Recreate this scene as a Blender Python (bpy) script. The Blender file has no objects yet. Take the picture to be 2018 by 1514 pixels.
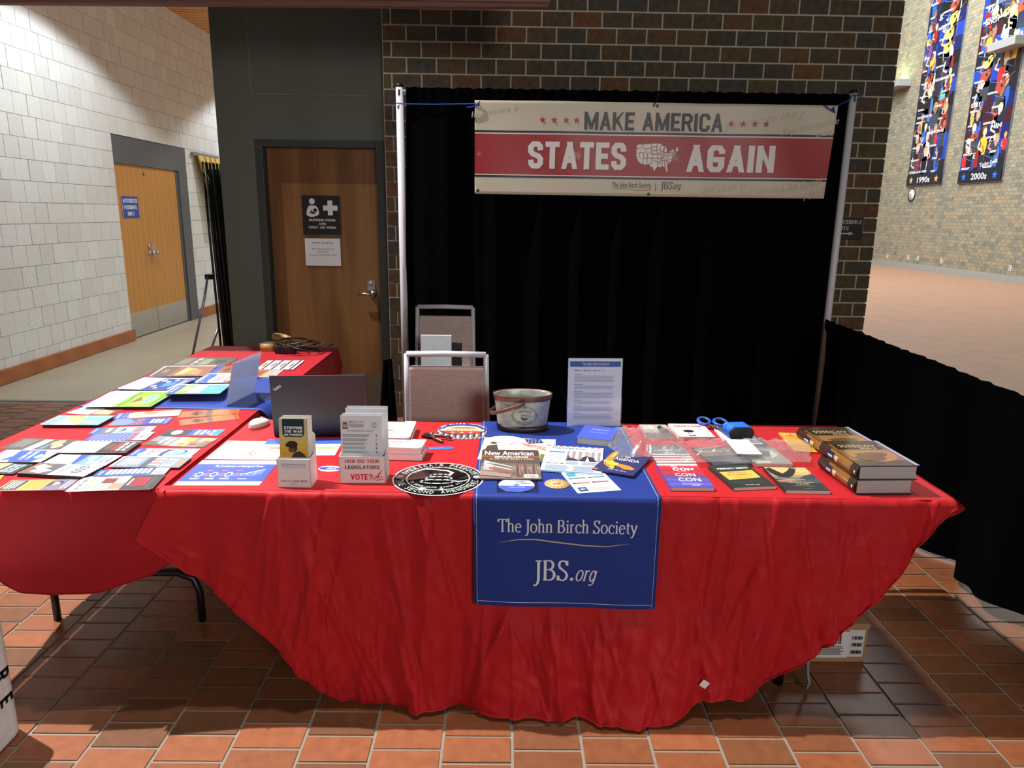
import bpy, bmesh, math, random
from math import sin, cos, pi, radians, sqrt, atan2, floor
from mathutils import Vector, Matrix, noise
random.seed(7)
scene = bpy.context.scene
COL = scene.collection

# ---------------------------------------------------------------- camera
FPX, PITCH, YAW, ROLL, EYE = 1410.0, radians(13.36), radians(0.62), radians(0.8), 1.6
IW, IH = 2018.0, 1514.0
fw = Vector((sin(YAW)*cos(PITCH), cos(YAW)*cos(PITCH), -sin(PITCH)))
r0 = Vector((cos(YAW), -sin(YAW), 0)); u0 = r0.cross(fw)
rt = r0*cos(ROLL) + u0*sin(ROLL); up = u0*cos(ROLL) - r0*sin(ROLL)
CAMP = Vector((0, 0, EYE))
cd = bpy.data.cameras.new('camera'); co = bpy.data.objects.new('camera', cd); COL.objects.link(co)
co.matrix_world = Matrix(((rt.x, up.x, -fw.x, 0), (rt.y, up.y, -fw.y, 0), (rt.z, up.z, -fw.z, EYE), (0, 0, 0, 1)))
cd.sensor_fit = 'HORIZONTAL'; cd.sensor_width = 36.0; cd.lens = FPX/IW*36.0; cd.clip_start = .02; cd.clip_end = 200
scene.camera = co
def ray(px, py): return fw + rt*((px-1009)/FPX) - up*((py-757)/FPX)
def PZ(px, py, z):
    d = ray(px, py); return CAMP + d*((z-EYE)/d.z)
def PY(px, py, y):
    d = ray(px, py); return CAMP + d*(y/d.y)
def PX(px, py, x):
    d = ray(px, py); return CAMP + d*(x/d.x)
def project(p):
    v = Vector(p) - CAMP; z = v.dot(fw)
    return 1009 + FPX*v.dot(rt)/z, 757 - FPX*v.dot(up)/z, z

# ---------------------------------------------------------------- world, lights, exposure
vs = scene.view_settings
vs.view_transform = 'Standard'; vs.look = 'None'; vs.gamma = 1.0; vs.use_curve_mapping = False
vs.exposure = 0.0
w = bpy.data.worlds.new('world'); scene.world = w; w.use_nodes = True
w.node_tree.nodes['Background'].inputs[0].default_value = (1.0, .97, .92, 1)
w.node_tree.nodes['Background'].inputs[1].default_value = .05
def lamp(name, kind, loc, target, energy, color=(1, 1, 1), **kw):
    l = bpy.data.lights.new(name, kind); o = bpy.data.objects.new(name, l); COL.objects.link(o)
    o.location = loc
    if target is not None:
        o.rotation_euler = (Vector(target) - Vector(loc)).to_track_quat('-Z', 'Y').to_euler()
    l.energy = energy; l.color = color
    for k, v in kw.items(): setattr(l, k, v)
    return o
# high lobby lamps, out of the frame
lamp('lobby_lamp', 'SPOT', (-4.3, 3.45, 8.2), (-1.0, 2.5, .4), 6600, (1, .97, .94), shadow_soft_size=.05, spot_size=radians(52), spot_blend=1.0)
lamp('lobby_lamp_b', 'SPOT', (.5, 2.45, 8.2), (-.1, 2.5, 0), 900, (1, .95, .87), shadow_soft_size=.12, spot_size=radians(34), spot_blend=.7)
# added area fill from behind the camera
lamp('front_fill', 'AREA', (2.5, -4.0, 2.7), (.1, 3.0, 1.0), 160, (1, .96, .92), shape='RECTANGLE', size=1.6, size_y=1.4)
# corridor downlights washing the block wall
for yy in (7.3, 13.2):
    lamp('corridor_lamp', 'SPOT', (-3.0, yy, 4.15), (-3.35, yy, 0), 285, (.88, .96, 1), shadow_soft_size=.06, spot_size=radians(128), spot_blend=.18)
# large area light added over the tall hall for its daylight; no skylight built
lamp('hall_daylight', 'AREA', (6.5, 20.0, 12.0), (11.5, 21.5, 0), 5200, (.90, .98, 1), shape='RECTANGLE', size=9, size_y=14)

# ---------------------------------------------------------------- colours and materials
def lin(c): return tuple(((v/255)/12.92 if v/255 <= .04045 else ((v/255+.055)/1.055)**2.4) for v in c[:3])
def rgba(c): return (*lin(c), 1.0)
def nodes(name):
    m = bpy.data.materials.new(name); m.use_nodes = True
    nt = m.node_tree; return m, nt, nt.nodes['Principled BSDF']
def N(nt, t, **kw):
    n = nt.nodes.new(t)
    for k, v in kw.items():
        if k.startswith('i_'):
            n.inputs[k[2:].replace('_', ' ')].default_value = v
        else: setattr(n, k, v)
    return n
def L(nt, a, b): nt.links.new(a, b)
def mix_color(nt, fac, a, b, mode='MIX'):
    m = N(nt, 'ShaderNodeMix', data_type='RGBA', blend_type=mode)
    for s, v in ((0, fac), (6, a), (7, b)):
        if hasattr(v, 'node'): L(nt, v, m.inputs[s])
        else: m.inputs[s].default_value = v
    return m.outputs[2]
def mat(name, c, rough=.6, var=.12, scale=18.0, bump=0.0, bscale=None, metal=0.0, stretch=(1, 1, 1), sheen=0.0, spec=.5, coat=0.0):
    m, nt, b = nodes(name)
    tc = N(nt, 'ShaderNodeTexCoord'); mp = N(nt, 'ShaderNodeMapping'); mp.inputs['Scale'].default_value = stretch
    L(nt, tc.outputs['Object'], mp.inputs[0])
    nz = N(nt, 'ShaderNodeTexNoise'); nz.inputs['Scale'].default_value = scale; nz.inputs['Detail'].default_value = 4
    L(nt, mp.outputs[0], nz.inputs['Vector'])
    l = lin(c); lo = tuple(v*(1-var) for v in l)+(1,); hi = tuple(min(1, v*(1+var)) for v in l)+(1,)
    L(nt, mix_color(nt, nz.outputs['Fac'], lo, hi), b.inputs['Base Color'])
    b.inputs['Roughness'].default_value = rough; b.inputs['Metallic'].default_value = metal
    b.inputs['Specular IOR Level'].default_value = spec
    if sheen: b.inputs['Sheen Weight'].default_value = sheen
    if coat: b.inputs['Coat Weight'].default_value = coat
    if bump:
        nb = N(nt, 'ShaderNodeTexNoise'); nb.inputs['Scale'].default_value = bscale or scale*4; nb.inputs['Detail'].default_value = 5
        L(nt, mp.outputs[0], nb.inputs['Vector'])
        bp = N(nt, 'ShaderNodeBump'); bp.inputs['Strength'].default_value = bump; bp.inputs['Distance'].default_value = .01
        L(nt, nb.outputs['Fac'], bp.inputs['Height']); L(nt, bp.outputs[0], b.inputs['Normal'])
    return m
def piece_mat(name, cols, src, rough=.75, spot=.35, bump=.25):
    """masonry piece: one ramp colour per piece, speckled; src 'obj' or 'island'"""
    m, nt, b = nodes(name)
    rnd = N(nt, 'ShaderNodeObjectInfo').outputs['Random'] if src == 'obj' else N(nt, 'ShaderNodeNewGeometry').outputs['Random Per Island']
    cr = N(nt, 'ShaderNodeValToRGB'); cr.color_ramp.interpolation = 'LINEAR' 
    e = cr.color_ramp.elements
    while len(e) < len(cols): e.new(.5)
    for i, c in enumerate(cols):
        e[i].position = i/(len(cols)-1); e[i].color = rgba(c)
    L(nt, rnd, cr.inputs[0])
    tc = N(nt, 'ShaderNodeNewGeometry')
    nz = N(nt, 'ShaderNodeTexNoise'); nz.inputs['Scale'].default_value = 26; nz.inputs['Detail'].default_value = 6
    L(nt, tc.outputs['Position'], nz.inputs['Vector'])
    mr = N(nt, 'ShaderNodeMapRange'); mr.inputs[1].default_value = .3; mr.inputs[2].default_value = .75; mr.inputs[3].default_value = 1-spot; mr.inputs[4].default_value = 1+spot*.6
    L(nt, nz.outputs['Fac'], mr.inputs[0])
    L(nt, mix_color(nt, 1.0, cr.outputs[0], mr.outputs[0], 'MULTIPLY'), b.inputs['Base Color'])
    b.inputs['Roughness'].default_value = rough
    bp = N(nt, 'ShaderNodeBump'); bp.inputs['Strength'].default_value = bump; bp.inputs['Distance'].default_value = .004
    L(nt, nz.outputs['Fac'], bp.inputs['Height']); L(nt, bp.outputs[0], b.inputs['Normal'])
    return m
def wood_mat(name, c1, c2, scale=6.0, axis=(12, 12, 1), rough=.45, dist=6.0):
    m, nt, b = nodes(name)
    tc = N(nt, 'ShaderNodeTexCoord'); mp = N(nt, 'ShaderNodeMapping'); mp.inputs['Scale'].default_value = axis
    L(nt, tc.outputs['Object'], mp.inputs[0])
    nz = N(nt, 'ShaderNodeTexNoise'); nz.inputs['Scale'].default_value = scale; nz.inputs['Detail'].default_value = 7; nz.inputs['Distortion'].default_value = dist*.12
    L(nt, mp.outputs[0], nz.inputs['Vector'])
    wv = N(nt, 'ShaderNodeTexWave'); wv.wave_type = 'RINGS'; wv.inputs['Scale'].default_value = scale*.16; wv.inputs['Distortion'].default_value = dist; wv.inputs['Detail'].default_value = 3
    L(nt, mp.outputs[0], wv.inputs['Vector'])
    f = mix_color(nt, .45, nz.outputs['Fac'], wv.outputs['Fac'])
    L(nt, mix_color(nt, f, rgba(c1), rgba(c2)), b.inputs['Base Color'])
    b.inputs['Roughness'].default_value = rough
    return m
def print_mat(name, rough=.45):
    m, nt, b = nodes(name)
    at = N(nt, 'ShaderNodeAttribute'); at.attribute_name = 'Col'
    nz = N(nt, 'ShaderNodeTexNoise'); nz.inputs['Scale'].default_value = 40
    mr = N(nt, 'ShaderNodeMapRange'); mr.inputs[3].default_value = .93; mr.inputs[4].default_value = 1.04
    L(nt, nz.outputs['Fac'], mr.inputs[0])
    L(nt, mix_color(nt, 1.0, at.outputs['Color'], mr.outputs[0], 'MULTIPLY'), b.inputs['Base Color'])
    b.inputs['Roughness'].default_value = rough
    return m
def clear_mat(name, tint=(252, 253, 255), rough=.05, alpha=.12):
    m, nt, b = nodes(name)
    out = nt.nodes['Material Output']
    tr = N(nt, 'ShaderNodeBsdfTransparent'); tr.inputs[0].default_value = rgba(tint)
    gl = N(nt, 'ShaderNodeBsdfGlossy'); gl.inputs['Roughness'].default_value = rough
    lw = N(nt, 'ShaderNodeLayerWeight'); lw.inputs[0].default_value = .35
    nz = N(nt, 'ShaderNodeTexNoise'); nz.inputs['Scale'].default_value = 9
    mr = N(nt, 'ShaderNodeMapRange'); mr.inputs[3].default_value = alpha*.5; mr.inputs[4].default_value = alpha*1.6
    L(nt, nz.outputs['Fac'], mr.inputs[0])
    ad = N(nt, 'ShaderNodeMath', operation='ADD', use_clamp=True); mu = N(nt, 'ShaderNodeMath', operation='MULTIPLY'); mu.inputs[1].default_value = .2
    L(nt, lw.outputs['Fresnel'], mu.inputs[0]); L(nt, mu.outputs[0], ad.inputs[0]); L(nt, mr.outputs[0], ad.inputs[1])
    mx = N(nt, 'ShaderNodeMixShader'); L(nt, ad.outputs[0], mx.inputs[0]); L(nt, tr.outputs[0], mx.inputs[1]); L(nt, gl.outputs[0], mx.inputs[2])
    L(nt, mx.outputs[0], out.inputs[0])
    return m
def fabric_mat(name, c, rough=.75, sheen=.3, bump=.35, wrinkle=9.0, weave=True, spec=.25):
    m, nt, b = nodes(name)
    tc = N(nt, 'ShaderNodeTexCoord')
    nz = N(nt, 'ShaderNodeTexNoise'); nz.inputs['Scale'].default_value = wrinkle; nz.inputs['Detail'].default_value = 3; nz.inputs['Distortion'].default_value = 1.2
    L(nt, tc.outputs['Object'], nz.inputs['Vector'])
    vo = N(nt, 'ShaderNodeTexVoronoi'); vo.feature = 'DISTANCE_TO_EDGE'; vo.inputs['Scale'].default_value = wrinkle*.45
    mpv = N(nt, 'ShaderNodeMapping'); mpv.inputs['Scale'].default_value = (1.6, 1.6, .55)
    nzv = N(nt, 'ShaderNodeVectorMath', operation='MULTIPLY_ADD'); nzv.inputs[1].default_value = (.25, .25, .25)
    L(nt, nz.outputs['Color'], nzv.inputs[0]); L(nt, tc.outputs['Object'], nzv.inputs[2]); L(nt, nzv.outputs[0], mpv.inputs[0]); L(nt, mpv.outputs[0], vo.inputs['Vector'])
    mn = N(nt, 'ShaderNodeMath', operation='MINIMUM'); mn.inputs[1].default_value = .14; L(nt, vo.outputs['Distance'], mn.inputs[0])
    ad = N(nt, 'ShaderNodeMath', operation='MULTIPLY_ADD'); ad.inputs[1].default_value = 2.2; L(nt, mn.outputs[0], ad.inputs[0]); L(nt, nz.outputs['Fac'], ad.inputs[2])
    bp = N(nt, 'ShaderNodeBump'); bp.inputs['Strength'].default_value = bump; bp.inputs['Distance'].default_value = .02
    L(nt, ad.outputs[0], bp.inputs['Height']); L(nt, bp.outputs[0], b.inputs['Normal'])
    l = lin(c); L(nt, mix_color(nt, nz.outputs['Fac'], tuple(v*.88 for v in l)+(1,), tuple(min(1, v*1.1) for v in l)+(1,)), b.inputs['Base Color'])
    b.inputs['Roughness'].default_value = rough; b.inputs['Sheen Weight'].default_value = sheen; b.inputs['Specular IOR Level'].default_value = spec
    return m
def trans_mat(name, c, amount=.45):
    m, nt, b = nodes(name)
    out = nt.nodes['Material Output']; tl = N(nt, 'ShaderNodeBsdfTranslucent'); tl.inputs[0].default_value = rgba(c)
    nz = N(nt, 'ShaderNodeTexNoise'); nz.inputs['Scale'].default_value = 8
    L(nt, mix_color(nt, nz.outputs['Fac'], tuple(v*.97 for v in lin(c))+(1,), rgba(c)), b.inputs['Base Color']); b.inputs['Roughness'].default_value = .6
    mx = N(nt, 'ShaderNodeMixShader'); mx.inputs[0].default_value = amount
    L(nt, b.outputs[0], mx.inputs[1]); L(nt, tl.outputs[0], mx.inputs[2]); L(nt, mx.outputs[0], out.inputs[0])
    return m
def bag_mat(name):
    m, nt, b = nodes(name)
    out = nt.nodes['Material Output']
    tr = N(nt, 'ShaderNodeBsdfTransparent'); df = N(nt, 'ShaderNodeBsdfDiffuse'); df.inputs[0].default_value = rgba((236, 238, 242)); tl = N(nt, 'ShaderNodeBsdfTranslucent'); tl.inputs[0].default_value = rgba((236, 238, 242))
    gl = N(nt, 'ShaderNodeBsdfGlossy'); gl.inputs['Roughness'].default_value = .14
    nz = N(nt, 'ShaderNodeTexNoise'); nz.inputs['Scale'].default_value = 30; nz.inputs['Detail'].default_value = 4
    mr = N(nt, 'ShaderNodeMapRange'); mr.inputs[1].default_value = .3; mr.inputs[2].default_value = .8; mr.inputs[3].default_value = .03; mr.inputs[4].default_value = .26
    L(nt, nz.outputs['Fac'], mr.inputs[0])
    h = N(nt, 'ShaderNodeMixShader'); h.inputs[0].default_value = .5; L(nt, df.outputs[0], h.inputs[1]); L(nt, tl.outputs[0], h.inputs[2])
    a = N(nt, 'ShaderNodeMixShader'); L(nt, mr.outputs[0], a.inputs[0]); L(nt, tr.outputs[0], a.inputs[1]); L(nt, h.outputs[0], a.inputs[2])
    g = N(nt, 'ShaderNodeMixShader'); g.inputs[0].default_value = .07; L(nt, a.outputs[0], g.inputs[1]); L(nt, gl.outputs[0], g.inputs[2])
    L(nt, g.outputs[0], out.inputs[0]); return m

PRINT = print_mat('printed_ink', .42)
PRINT_MATTE = print_mat('printed_matte', .75)
PAPER = mat('paper', (232, 232, 230), .55, .04, 6)
PAGES = mat('book_pages', (205, 190, 180), .8, .16, 140, stretch=(.3, .3, 6))
BLACKMETAL = mat('black_metal', (16, 16, 17), .35, .2, 10)
CHROME = mat('brushed_steel', (190, 190, 188), .3, .08, 40, metal=1)
GREYMETAL = mat('grey_metal', (165, 166, 172), .32, .05, 12, metal=.75)
PALEPAINT = mat('pale_grey_paint', (196, 198, 206), .42, .04, 12)
CLEAR = clear_mat('clear_acrylic', alpha=.02)
BAG = bag_mat('clear_plastic_bag')
BLACKCLOTH = fabric_mat('black_drape', (9, 9, 11), 1.0, .0, .15, 3, spec=.0)
RED = fabric_mat('red_tablecloth', (177, 17, 26), .62, .05, .10, 7)
REDB = fabric_mat('deep_red_tablecloth', (163, 14, 27), .7, .05, .08, 5)
BLUE = fabric_mat('blue_runner', (22, 48, 128), .55, .05, .06, 5)
WHITEP = mat('white_plastic', (228, 224, 224), .4, .03, 8)
BLACKP = mat('black_plastic', (18, 18, 20), .45, .15, 14)
CARD = mat('cardboard', (160, 124, 84), .85, .14, 22)

# ---------------------------------------------------------------- mesh helpers
def tag(o, label=None, cat=None, group=None, kind=None):
    if label: o['label'] = label
    if cat: o['category'] = cat
    if group: o['group'] = group
    if kind: o['kind'] = kind
    return o
def link(name, me, m=None, parent=None, loc=None):
    o = bpy.data.objects.new(name, me); COL.objects.link(o)
    if m is not None and me is not None:
        for mm in (m if isinstance(m, (list, tuple)) else [m]): me.materials.append(mm)
    if parent: o.parent = parent
    if loc is not None: o.location = loc
    return o
def thing(name, label, cat, loc=(0, 0, 0), rz=0.0, group=None):
    o = bpy.data.objects.new(name, None); COL.objects.link(o); o.empty_display_size = .05
    o.location = loc; o.rotation_euler = (0, 0, rz)
    return tag(o, label, cat, group)
class MB:
    def __init__(s): s.v = []; s.f = []; s.mi = []; s.sm = []
    def add(s, vs, fs, mi=0, smooth=False):
        k = len(s.v); s.v += [tuple(v) for v in vs]
        for f in fs: s.f.append([i+k for i in f]); s.mi.append(mi); s.sm.append(smooth)
        return s
    def box(s, a, b, mi=0):
        (x0, y0, z0), (x1, y1, z1) = a, b
        return s.add([(x0, y0, z0), (x1, y0, z0), (x1, y1, z0), (x0, y1, z0), (x0, y0, z1), (x1, y0, z1), (x1, y1, z1), (x0, y1, z1)],
                     [(3, 2, 1, 0), (4, 5, 6, 7), (0, 1, 5, 4), (1, 2, 6, 5), (2, 3, 7, 6), (3, 0, 4, 7)], mi)
    def tube(s, pts, r, n=10, mi=0, close=False):
        pts = [Vector(p) for p in pts]; m = len(pts); vs = []; fs = []
        ref = Vector((0, 0, 1))
        for i, p in enumerate(pts):
            t = (pts[(i+1) % m]-pts[i-1]) if close else (pts[min(i+1, m-1)]-pts[max(i-1, 0)])
            t.normalize()
            if abs(t.dot(ref)) > .97: ref = Vector((1, 0, 0)) if abs(t.x) < .9 else Vector((0, 1, 0))
            a = t.cross(ref).normalized(); b = t.cross(a).normalized(); ref = a.cross(t) if False else ref
            rr = r[i] if isinstance(r, (list, tuple)) else r
            for k in range(n):
                an = 2*pi*k/n; vs.append(p + (a*cos(an)+b*sin(an))*rr)
        for i in range(m if close else m-1):
            j = (i+1) % m
            for k in range(n): fs.append((i*n+k, i*n+(k+1) % n, j*n+(k+1) % n, j*n+k))
        if not close: fs += [tuple(range(n-1, -1, -1)), tuple((m-1)*n+k for k in range(n))]
        return s.add(vs, fs, mi, True)
    def lathe(s, prof, n=24, c=(0, 0, 0), sx=1.0, sy=1.0, mi=0, cap=True):
        vs = []; fs = []
        for (r, z) in prof:
            for k in range(n):
                a = 2*pi*k/n; vs.append((c[0]+r*sx*cos(a), c[1]+r*sy*sin(a), c[2]+z))
        for i in range(len(prof)-1):
            for k in range(n): fs.append((i*n+k, i*n+(k+1) % n, (i+1)*n+(k+1) % n, (i+1)*n+k))
        if cap and prof[0][0] > 1e-6: fs.append(tuple(range(n-1, -1, -1)))
        if cap and prof[-1][0] > 1e-6: fs.append(tuple((len(prof)-1)*n+k for k in range(n)))
        return s.add(vs, fs, mi, True)
    def grid(s, fn, nu, nv, mi=0):
        vs = [fn(i/nu, j/nv) for j in range(nv+1) for i in range(nu+1)]
        fs = [(j*(nu+1)+i, j*(nu+1)+i+1, (j+1)*(nu+1)+i+1, (j+1)*(nu+1)+i) for j in range(nv) for i in range(nu)]
        return s.add(vs, fs, mi, True)
    def prism(s, poly, z0, z1, mi=0):
        n = len(poly)
        return s.add([(x, y, z0) for x, y in poly]+[(x, y, z1) for x, y in poly],
                     [tuple(range(n-1, -1, -1)), tuple(range(n, 2*n))]+[(i, (i+1) % n, n+(i+1) % n, n+i) for i in range(n)], mi)
    def xf(s, M, start=0):
        for i in range(start, len(s.v)): s.v[i] = tuple(M @ Vector(s.v[i]))
        return s
    def mesh(s, name):
        me = bpy.data.meshes.new(name); me.from_pydata(s.v, [], s.f)
        me.polygons.foreach_set('material_index', s.mi); me.polygons.foreach_set('use_smooth', s.sm); me.update(); return me
    def build(s, name, m, parent=None, loc=None, bevel=0, solid=0, recalc=False):
        me = s.mesh(name)
        if recalc:
            bm = bmesh.new(); bm.from_mesh(me); bmesh.ops.recalc_face_normals(bm, faces=bm.faces); bm.to_mesh(me); bm.free()
        o = link(name, me, m, parent, loc)
        if bevel:
            md = o.modifiers.new('bevel', 'BEVEL'); md.width = bevel; md.segments = 2; md.limit_method = 'ANGLE'
        if solid:
            md = o.modifiers.new('thick', 'SOLIDIFY'); md.thickness = solid; md.offset = 0
        return o
def box(name, a, b, m, parent=None, loc=None, bevel=0): return MB().box(a, b).build(name, m, parent, loc, bevel)

# ---------------------------------------------------------------- lettering and flat print
_txt = {}
def text_mesh(s, bold=0.0):
    key = (s, bold)
    if key not in _txt:
        cu = bpy.data.curves.new('t', 'FONT'); cu.body = s; cu.size = 1; cu.resolution_u = 2; cu.fill_mode = 'FRONT'; cu.offset = bold*.45
        o = bpy.data.objects.new('t', cu); me = bpy.data.meshes.new_from_object(o)
        vs = [(v.co.x, v.co.y) for v in me.vertices]; fs = [tuple(p.vertices) for p in me.polygons]
        bpy.data.objects.remove(o); bpy.data.curves.remove(cu); bpy.data.meshes.remove(me)
        _txt[key] = (vs, fs)
    return _txt[key]
_h = text_mesh('H')[0]; CAPH = max(v[1] for v in _h)
def arc(cx, cy, rx, ry, a0, a1, n=14): return [(cx+rx*cos(radians(a0+(a1-a0)*i/n)), cy+ry*sin(radians(a0+(a1-a0)*i/n))) for i in range(n+1)]
S_ = lambda x, y, w=.17: [(x-w/2, y), (x+w/2, y)]
SERIF = {
 'T': (.60, [[(.03, .66), (.57, .66)], [(.30, 0), (.30, .66)], S_(.30, .012, .22), [(.045, .66), (.03, .53)], [(.555, .66), (.57, .53)]]),
 'h': (.50, [[(.10, 0), (.10, .70)], [(.10, .33), (.15, .41), (.22, .45), (.29, .445), (.345, .40), (.36, .32), (.36, 0)], S_(.10, .012), S_(.36, .012), [(.02, .66), (.10, .70)]]),
 'n': (.50, [[(.10, 0), (.10, .44)], [(.10, .33), (.15, .41), (.22, .45), (.29, .445), (.345, .40), (.36, .32), (.36, 0)], S_(.10, .012), S_(.36, .012), [(.02, .41), (.10, .44)]]),
 'e': (.44, [[(.07, .255), (.37, .255)], arc(.22, .22, .165, .225, 9, 318, 20)]),
 'o': (.50, [arc(.24, .22, .185, .225, 0, 360, 24)]),
 'c': (.42, [arc(.23, .22, .18, .225, 42, 318, 20), [(.35, .40), (.36, .32)]]),
 'i': (.25, [[(.12, 0), (.12, .44)], S_(.12, .012), [(.04, .41), (.12, .44)], arc(.12, .60, .025, .025, 0, 360, 8)]),
 'r': (.36, [[(.10, 0), (.10, .44)], [(.10, .30), (.15, .40), (.22, .445), (.30, .42)], S_(.10, .012), [(.02, .41), (.10, .44)]]),
 't': (.31, [[(.14, .56), (.14, .10), (.17, .03), (.22, .01), (.28, .04)], [(.03, .43), (.28, .43)]]),
 'y': (.47, [[(.06, .44), (.24, .02)], [(.40, .44), (.24, .02), (.16, -.14), (.09, -.20), (.03, -.17)], S_(.07, .438), S_(.40, .438, .13)]),
 'J': (.31, [[(.18, .66), (.18, .02), (.15, -.10), (.08, -.17), (-.02, -.18)], S_(.18, .648, .24)]),
 'B': (.58, [[(.13, 0), (.13, .66)], [(.05, .648), (.26, .655)]+arc(.27, .51, .17, .15, 88, -90, 12)+[(.13, .355)], [(.13, .355), (.28, .355)]+arc(.29, .18, .20, .175, 88, -90, 12)+[(.05, .01)]]),
 'S': (.49, [[(.40, .54), (.36, .62), (.25, .665), (.13, .62), (.09, .52), (.13, .42), (.25, .345), (.37, .26), (.41, .16), (.36, .05), (.24, -.01), (.11, .03), (.06, .13)], [(.40, .66), (.40, .50)], [(.06, .0), (.06, .16)]]),
 '.': (.24, [arc(.11, .045, .03, .03, 0, 360, 8)]),
 'g': (.46, [arc(.21, .22, .15, .22, 0, 360, 18), [(.37, .44), (.37, 0), (.33, -.12), (.22, -.19), (.09, -.14)]]),
 ' ': (.22, [])}
def serif_mesh(s, thick=.095, thin=.036):
    key = ('serif', s, thick)
    if key in _txt: return _txt[key]
    vs = []; fs = []; x0 = 0
    for ch in s:
        adv, strokes = SERIF[ch]
        for st in strokes:
            tk = thick*(1.12 if ch.isupper() else 1.0); n = len(st); k = len(vs)
            for i, (x, y) in enumerate(st):
                a = st[max(i-1, 0)]; b = st[min(i+1, n-1)]; dx, dy = b[0]-a[0], b[1]-a[1]; d = sqrt(dx*dx+dy*dy) or 1
                wd = (thin + (tk-thin)*abs(dy/d)**1.3)/2; nx, ny = -dy/d*wd, dx/d*wd
                vs.append((x0+x+nx, y+ny)); vs.append((x0+x-nx, y-ny))
            for i in range(n-1): fs.append((k+2*i, k+2*i+1, k+2*i+3, k+2*i+2))
        x0 += adv
    _txt[key] = (vs, fs); return _txt[key]
R_ = [(0, .15), (0, .85), (.22, 1), (.78, 1), (1, .85), (1, .15), (.78, 0), (.22, 0), (0, .15)]
SANS = {'A': (.58, [[(0, -.1), (.5, 1.05)], [(1, -.1), (.5, 1.05)], [(.2, .28), (.8, .28)]]),
 'B': (.56, [[(0, 0), (0, 1)], [(0, 1), (.65, 1), (.92, .88), (.92, .64), (.65, .52), (0, .52)], [(.6, .52), (1, .40), (1, .12), (.7, 0), (0, 0)]]),
 'C': (.55, [[(1, .68), (1, .85), (.78, 1), (.22, 1), (0, .85), (0, .15), (.22, 0), (.78, 0), (1, .15), (1, .32)]]),
 'D': (.56, [[(0, 0), (0, 1), (.6, 1), (1, .8), (1, .2), (.6, 0), (0, 0)]]),
 'E': (.48, [[(0, 0), (0, 1)], [(0, 1), (1, 1)], [(0, .5), (.85, .5)], [(0, 0), (1, 0)]]),
 'F': (.46, [[(0, 0), (0, 1)], [(0, 1), (1, 1)], [(0, .5), (.85, .5)]]),
 'G': (.56, [[(1, .72), (1, .85), (.78, 1), (.22, 1), (0, .85), (0, .15), (.22, 0), (.78, 0), (1, .15), (1, .46), (.55, .46)]]),
 'H': (.56, [[(0, 0), (0, 1)], [(1, 0), (1, 1)], [(0, .5), (1, .5)]]), 'I': (.20, [[(.5, 0), (.5, 1)]]),
 'J': (.46, [[(1, 1), (1, .15), (.78, 0), (.22, 0), (0, .15), (0, .3)]]),
 'K': (.56, [[(0, 0), (0, 1)], [(1.05, 1.1), (.05, .4)], [(.32, .62), (1.08, -.1)]]), 'L': (.46, [[(0, 0), (0, 1)], [(0, 0), (1, 0)]]),
 'M': (.72, [[(0, 0), (0, 1)], [(1, 0), (1, 1)], [(.02, 1.05), (.5, .05)], [(.98, 1.05), (.5, .05)]]),
 'N': (.57, [[(0, 0), (0, 1)], [(0, 1.05), (1, -.05)], [(1, 0), (1, 1)]]), 'O': (.56, [R_]),
 'P': (.54, [[(0, 0), (0, 1)], [(0, 1), (.7, 1), (1, .87), (1, .58), (.7, .45), (0, .45)]]), 'Q': (.56, [R_, [(.55, .3), (1.05, -.1)]]),
 'R': (.56, [[(0, 0), (0, 1)], [(0, 1), (.7, 1), (1, .87), (1, .62), (.7, .49), (0, .49)], [(.6, .49), (1.02, -.1)]]),
 'S': (.54, [[(1, .72), (.95, .9), (.75, 1), (.25, 1), (0, .87), (0, .67), (.22, .55), (.78, .45), (1, .33), (1, .13), (.75, 0), (.25, 0), (.05, .1), (0, .28)]]),
 'T': (.50, [[(0, 1), (1, 1)], [(.5, 0), (.5, 1)]]), 'U': (.56, [[(0, 1), (0, .15), (.22, 0), (.78, 0), (1, .15), (1, 1)]]),
 'V': (.56, [[(0, 1.1), (.5, -.05)], [(1, 1.1), (.5, -.05)]]), 'W': (.84, [[(0, 1.1), (.25, -.05)], [(.5, 1.0), (.25, -.05)], [(.5, 1.0), (.75, -.05)], [(1, 1.1), (.75, -.05)]]),
 'X': (.56, [[(0, -.1), (1, 1.1)], [(0, 1.1), (1, -.1)]]), 'Y': (.56, [[(0, 1.1), (.5, .45)], [(1, 1.1), (.5, .45)], [(.5, 0), (.5, .5)]]), 'Z': (.52, [[(0, 1), (1, 1)], [(1, .98), (0, .02)], [(0, 0), (1, 0)]]),
 '0': (.54, [R_]), '1': (.34, [[(.7, 0), (.7, 1)], [(.7, 1), (.1, .78)]]), '2': (.54, [[(0, .72), (.05, .9), (.25, 1), (.75, 1), (1, .85), (1, .66), (0, 0), (1, 0)]]),
 '9': (.54, [[(0, .2), (.22, 0), (.78, 0), (1, .15), (1, .85), (.78, 1), (.22, 1), (0, .85), (0, .6), (.22, .45), (1, .45)]]),
 '?': (.52, [[(0, .72), (.05, .9), (.25, 1), (.75, 1), (1, .85), (1, .66), (.5, .42), (.5, .24)], [(.5, .0), (.5, .02)]]), "'": (.2, [[(.5, 1), (.5, .72)]]), '/': (.4, [[(0, -.1), (1, 1.1)]]), ' ': (.26, [])}
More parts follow.
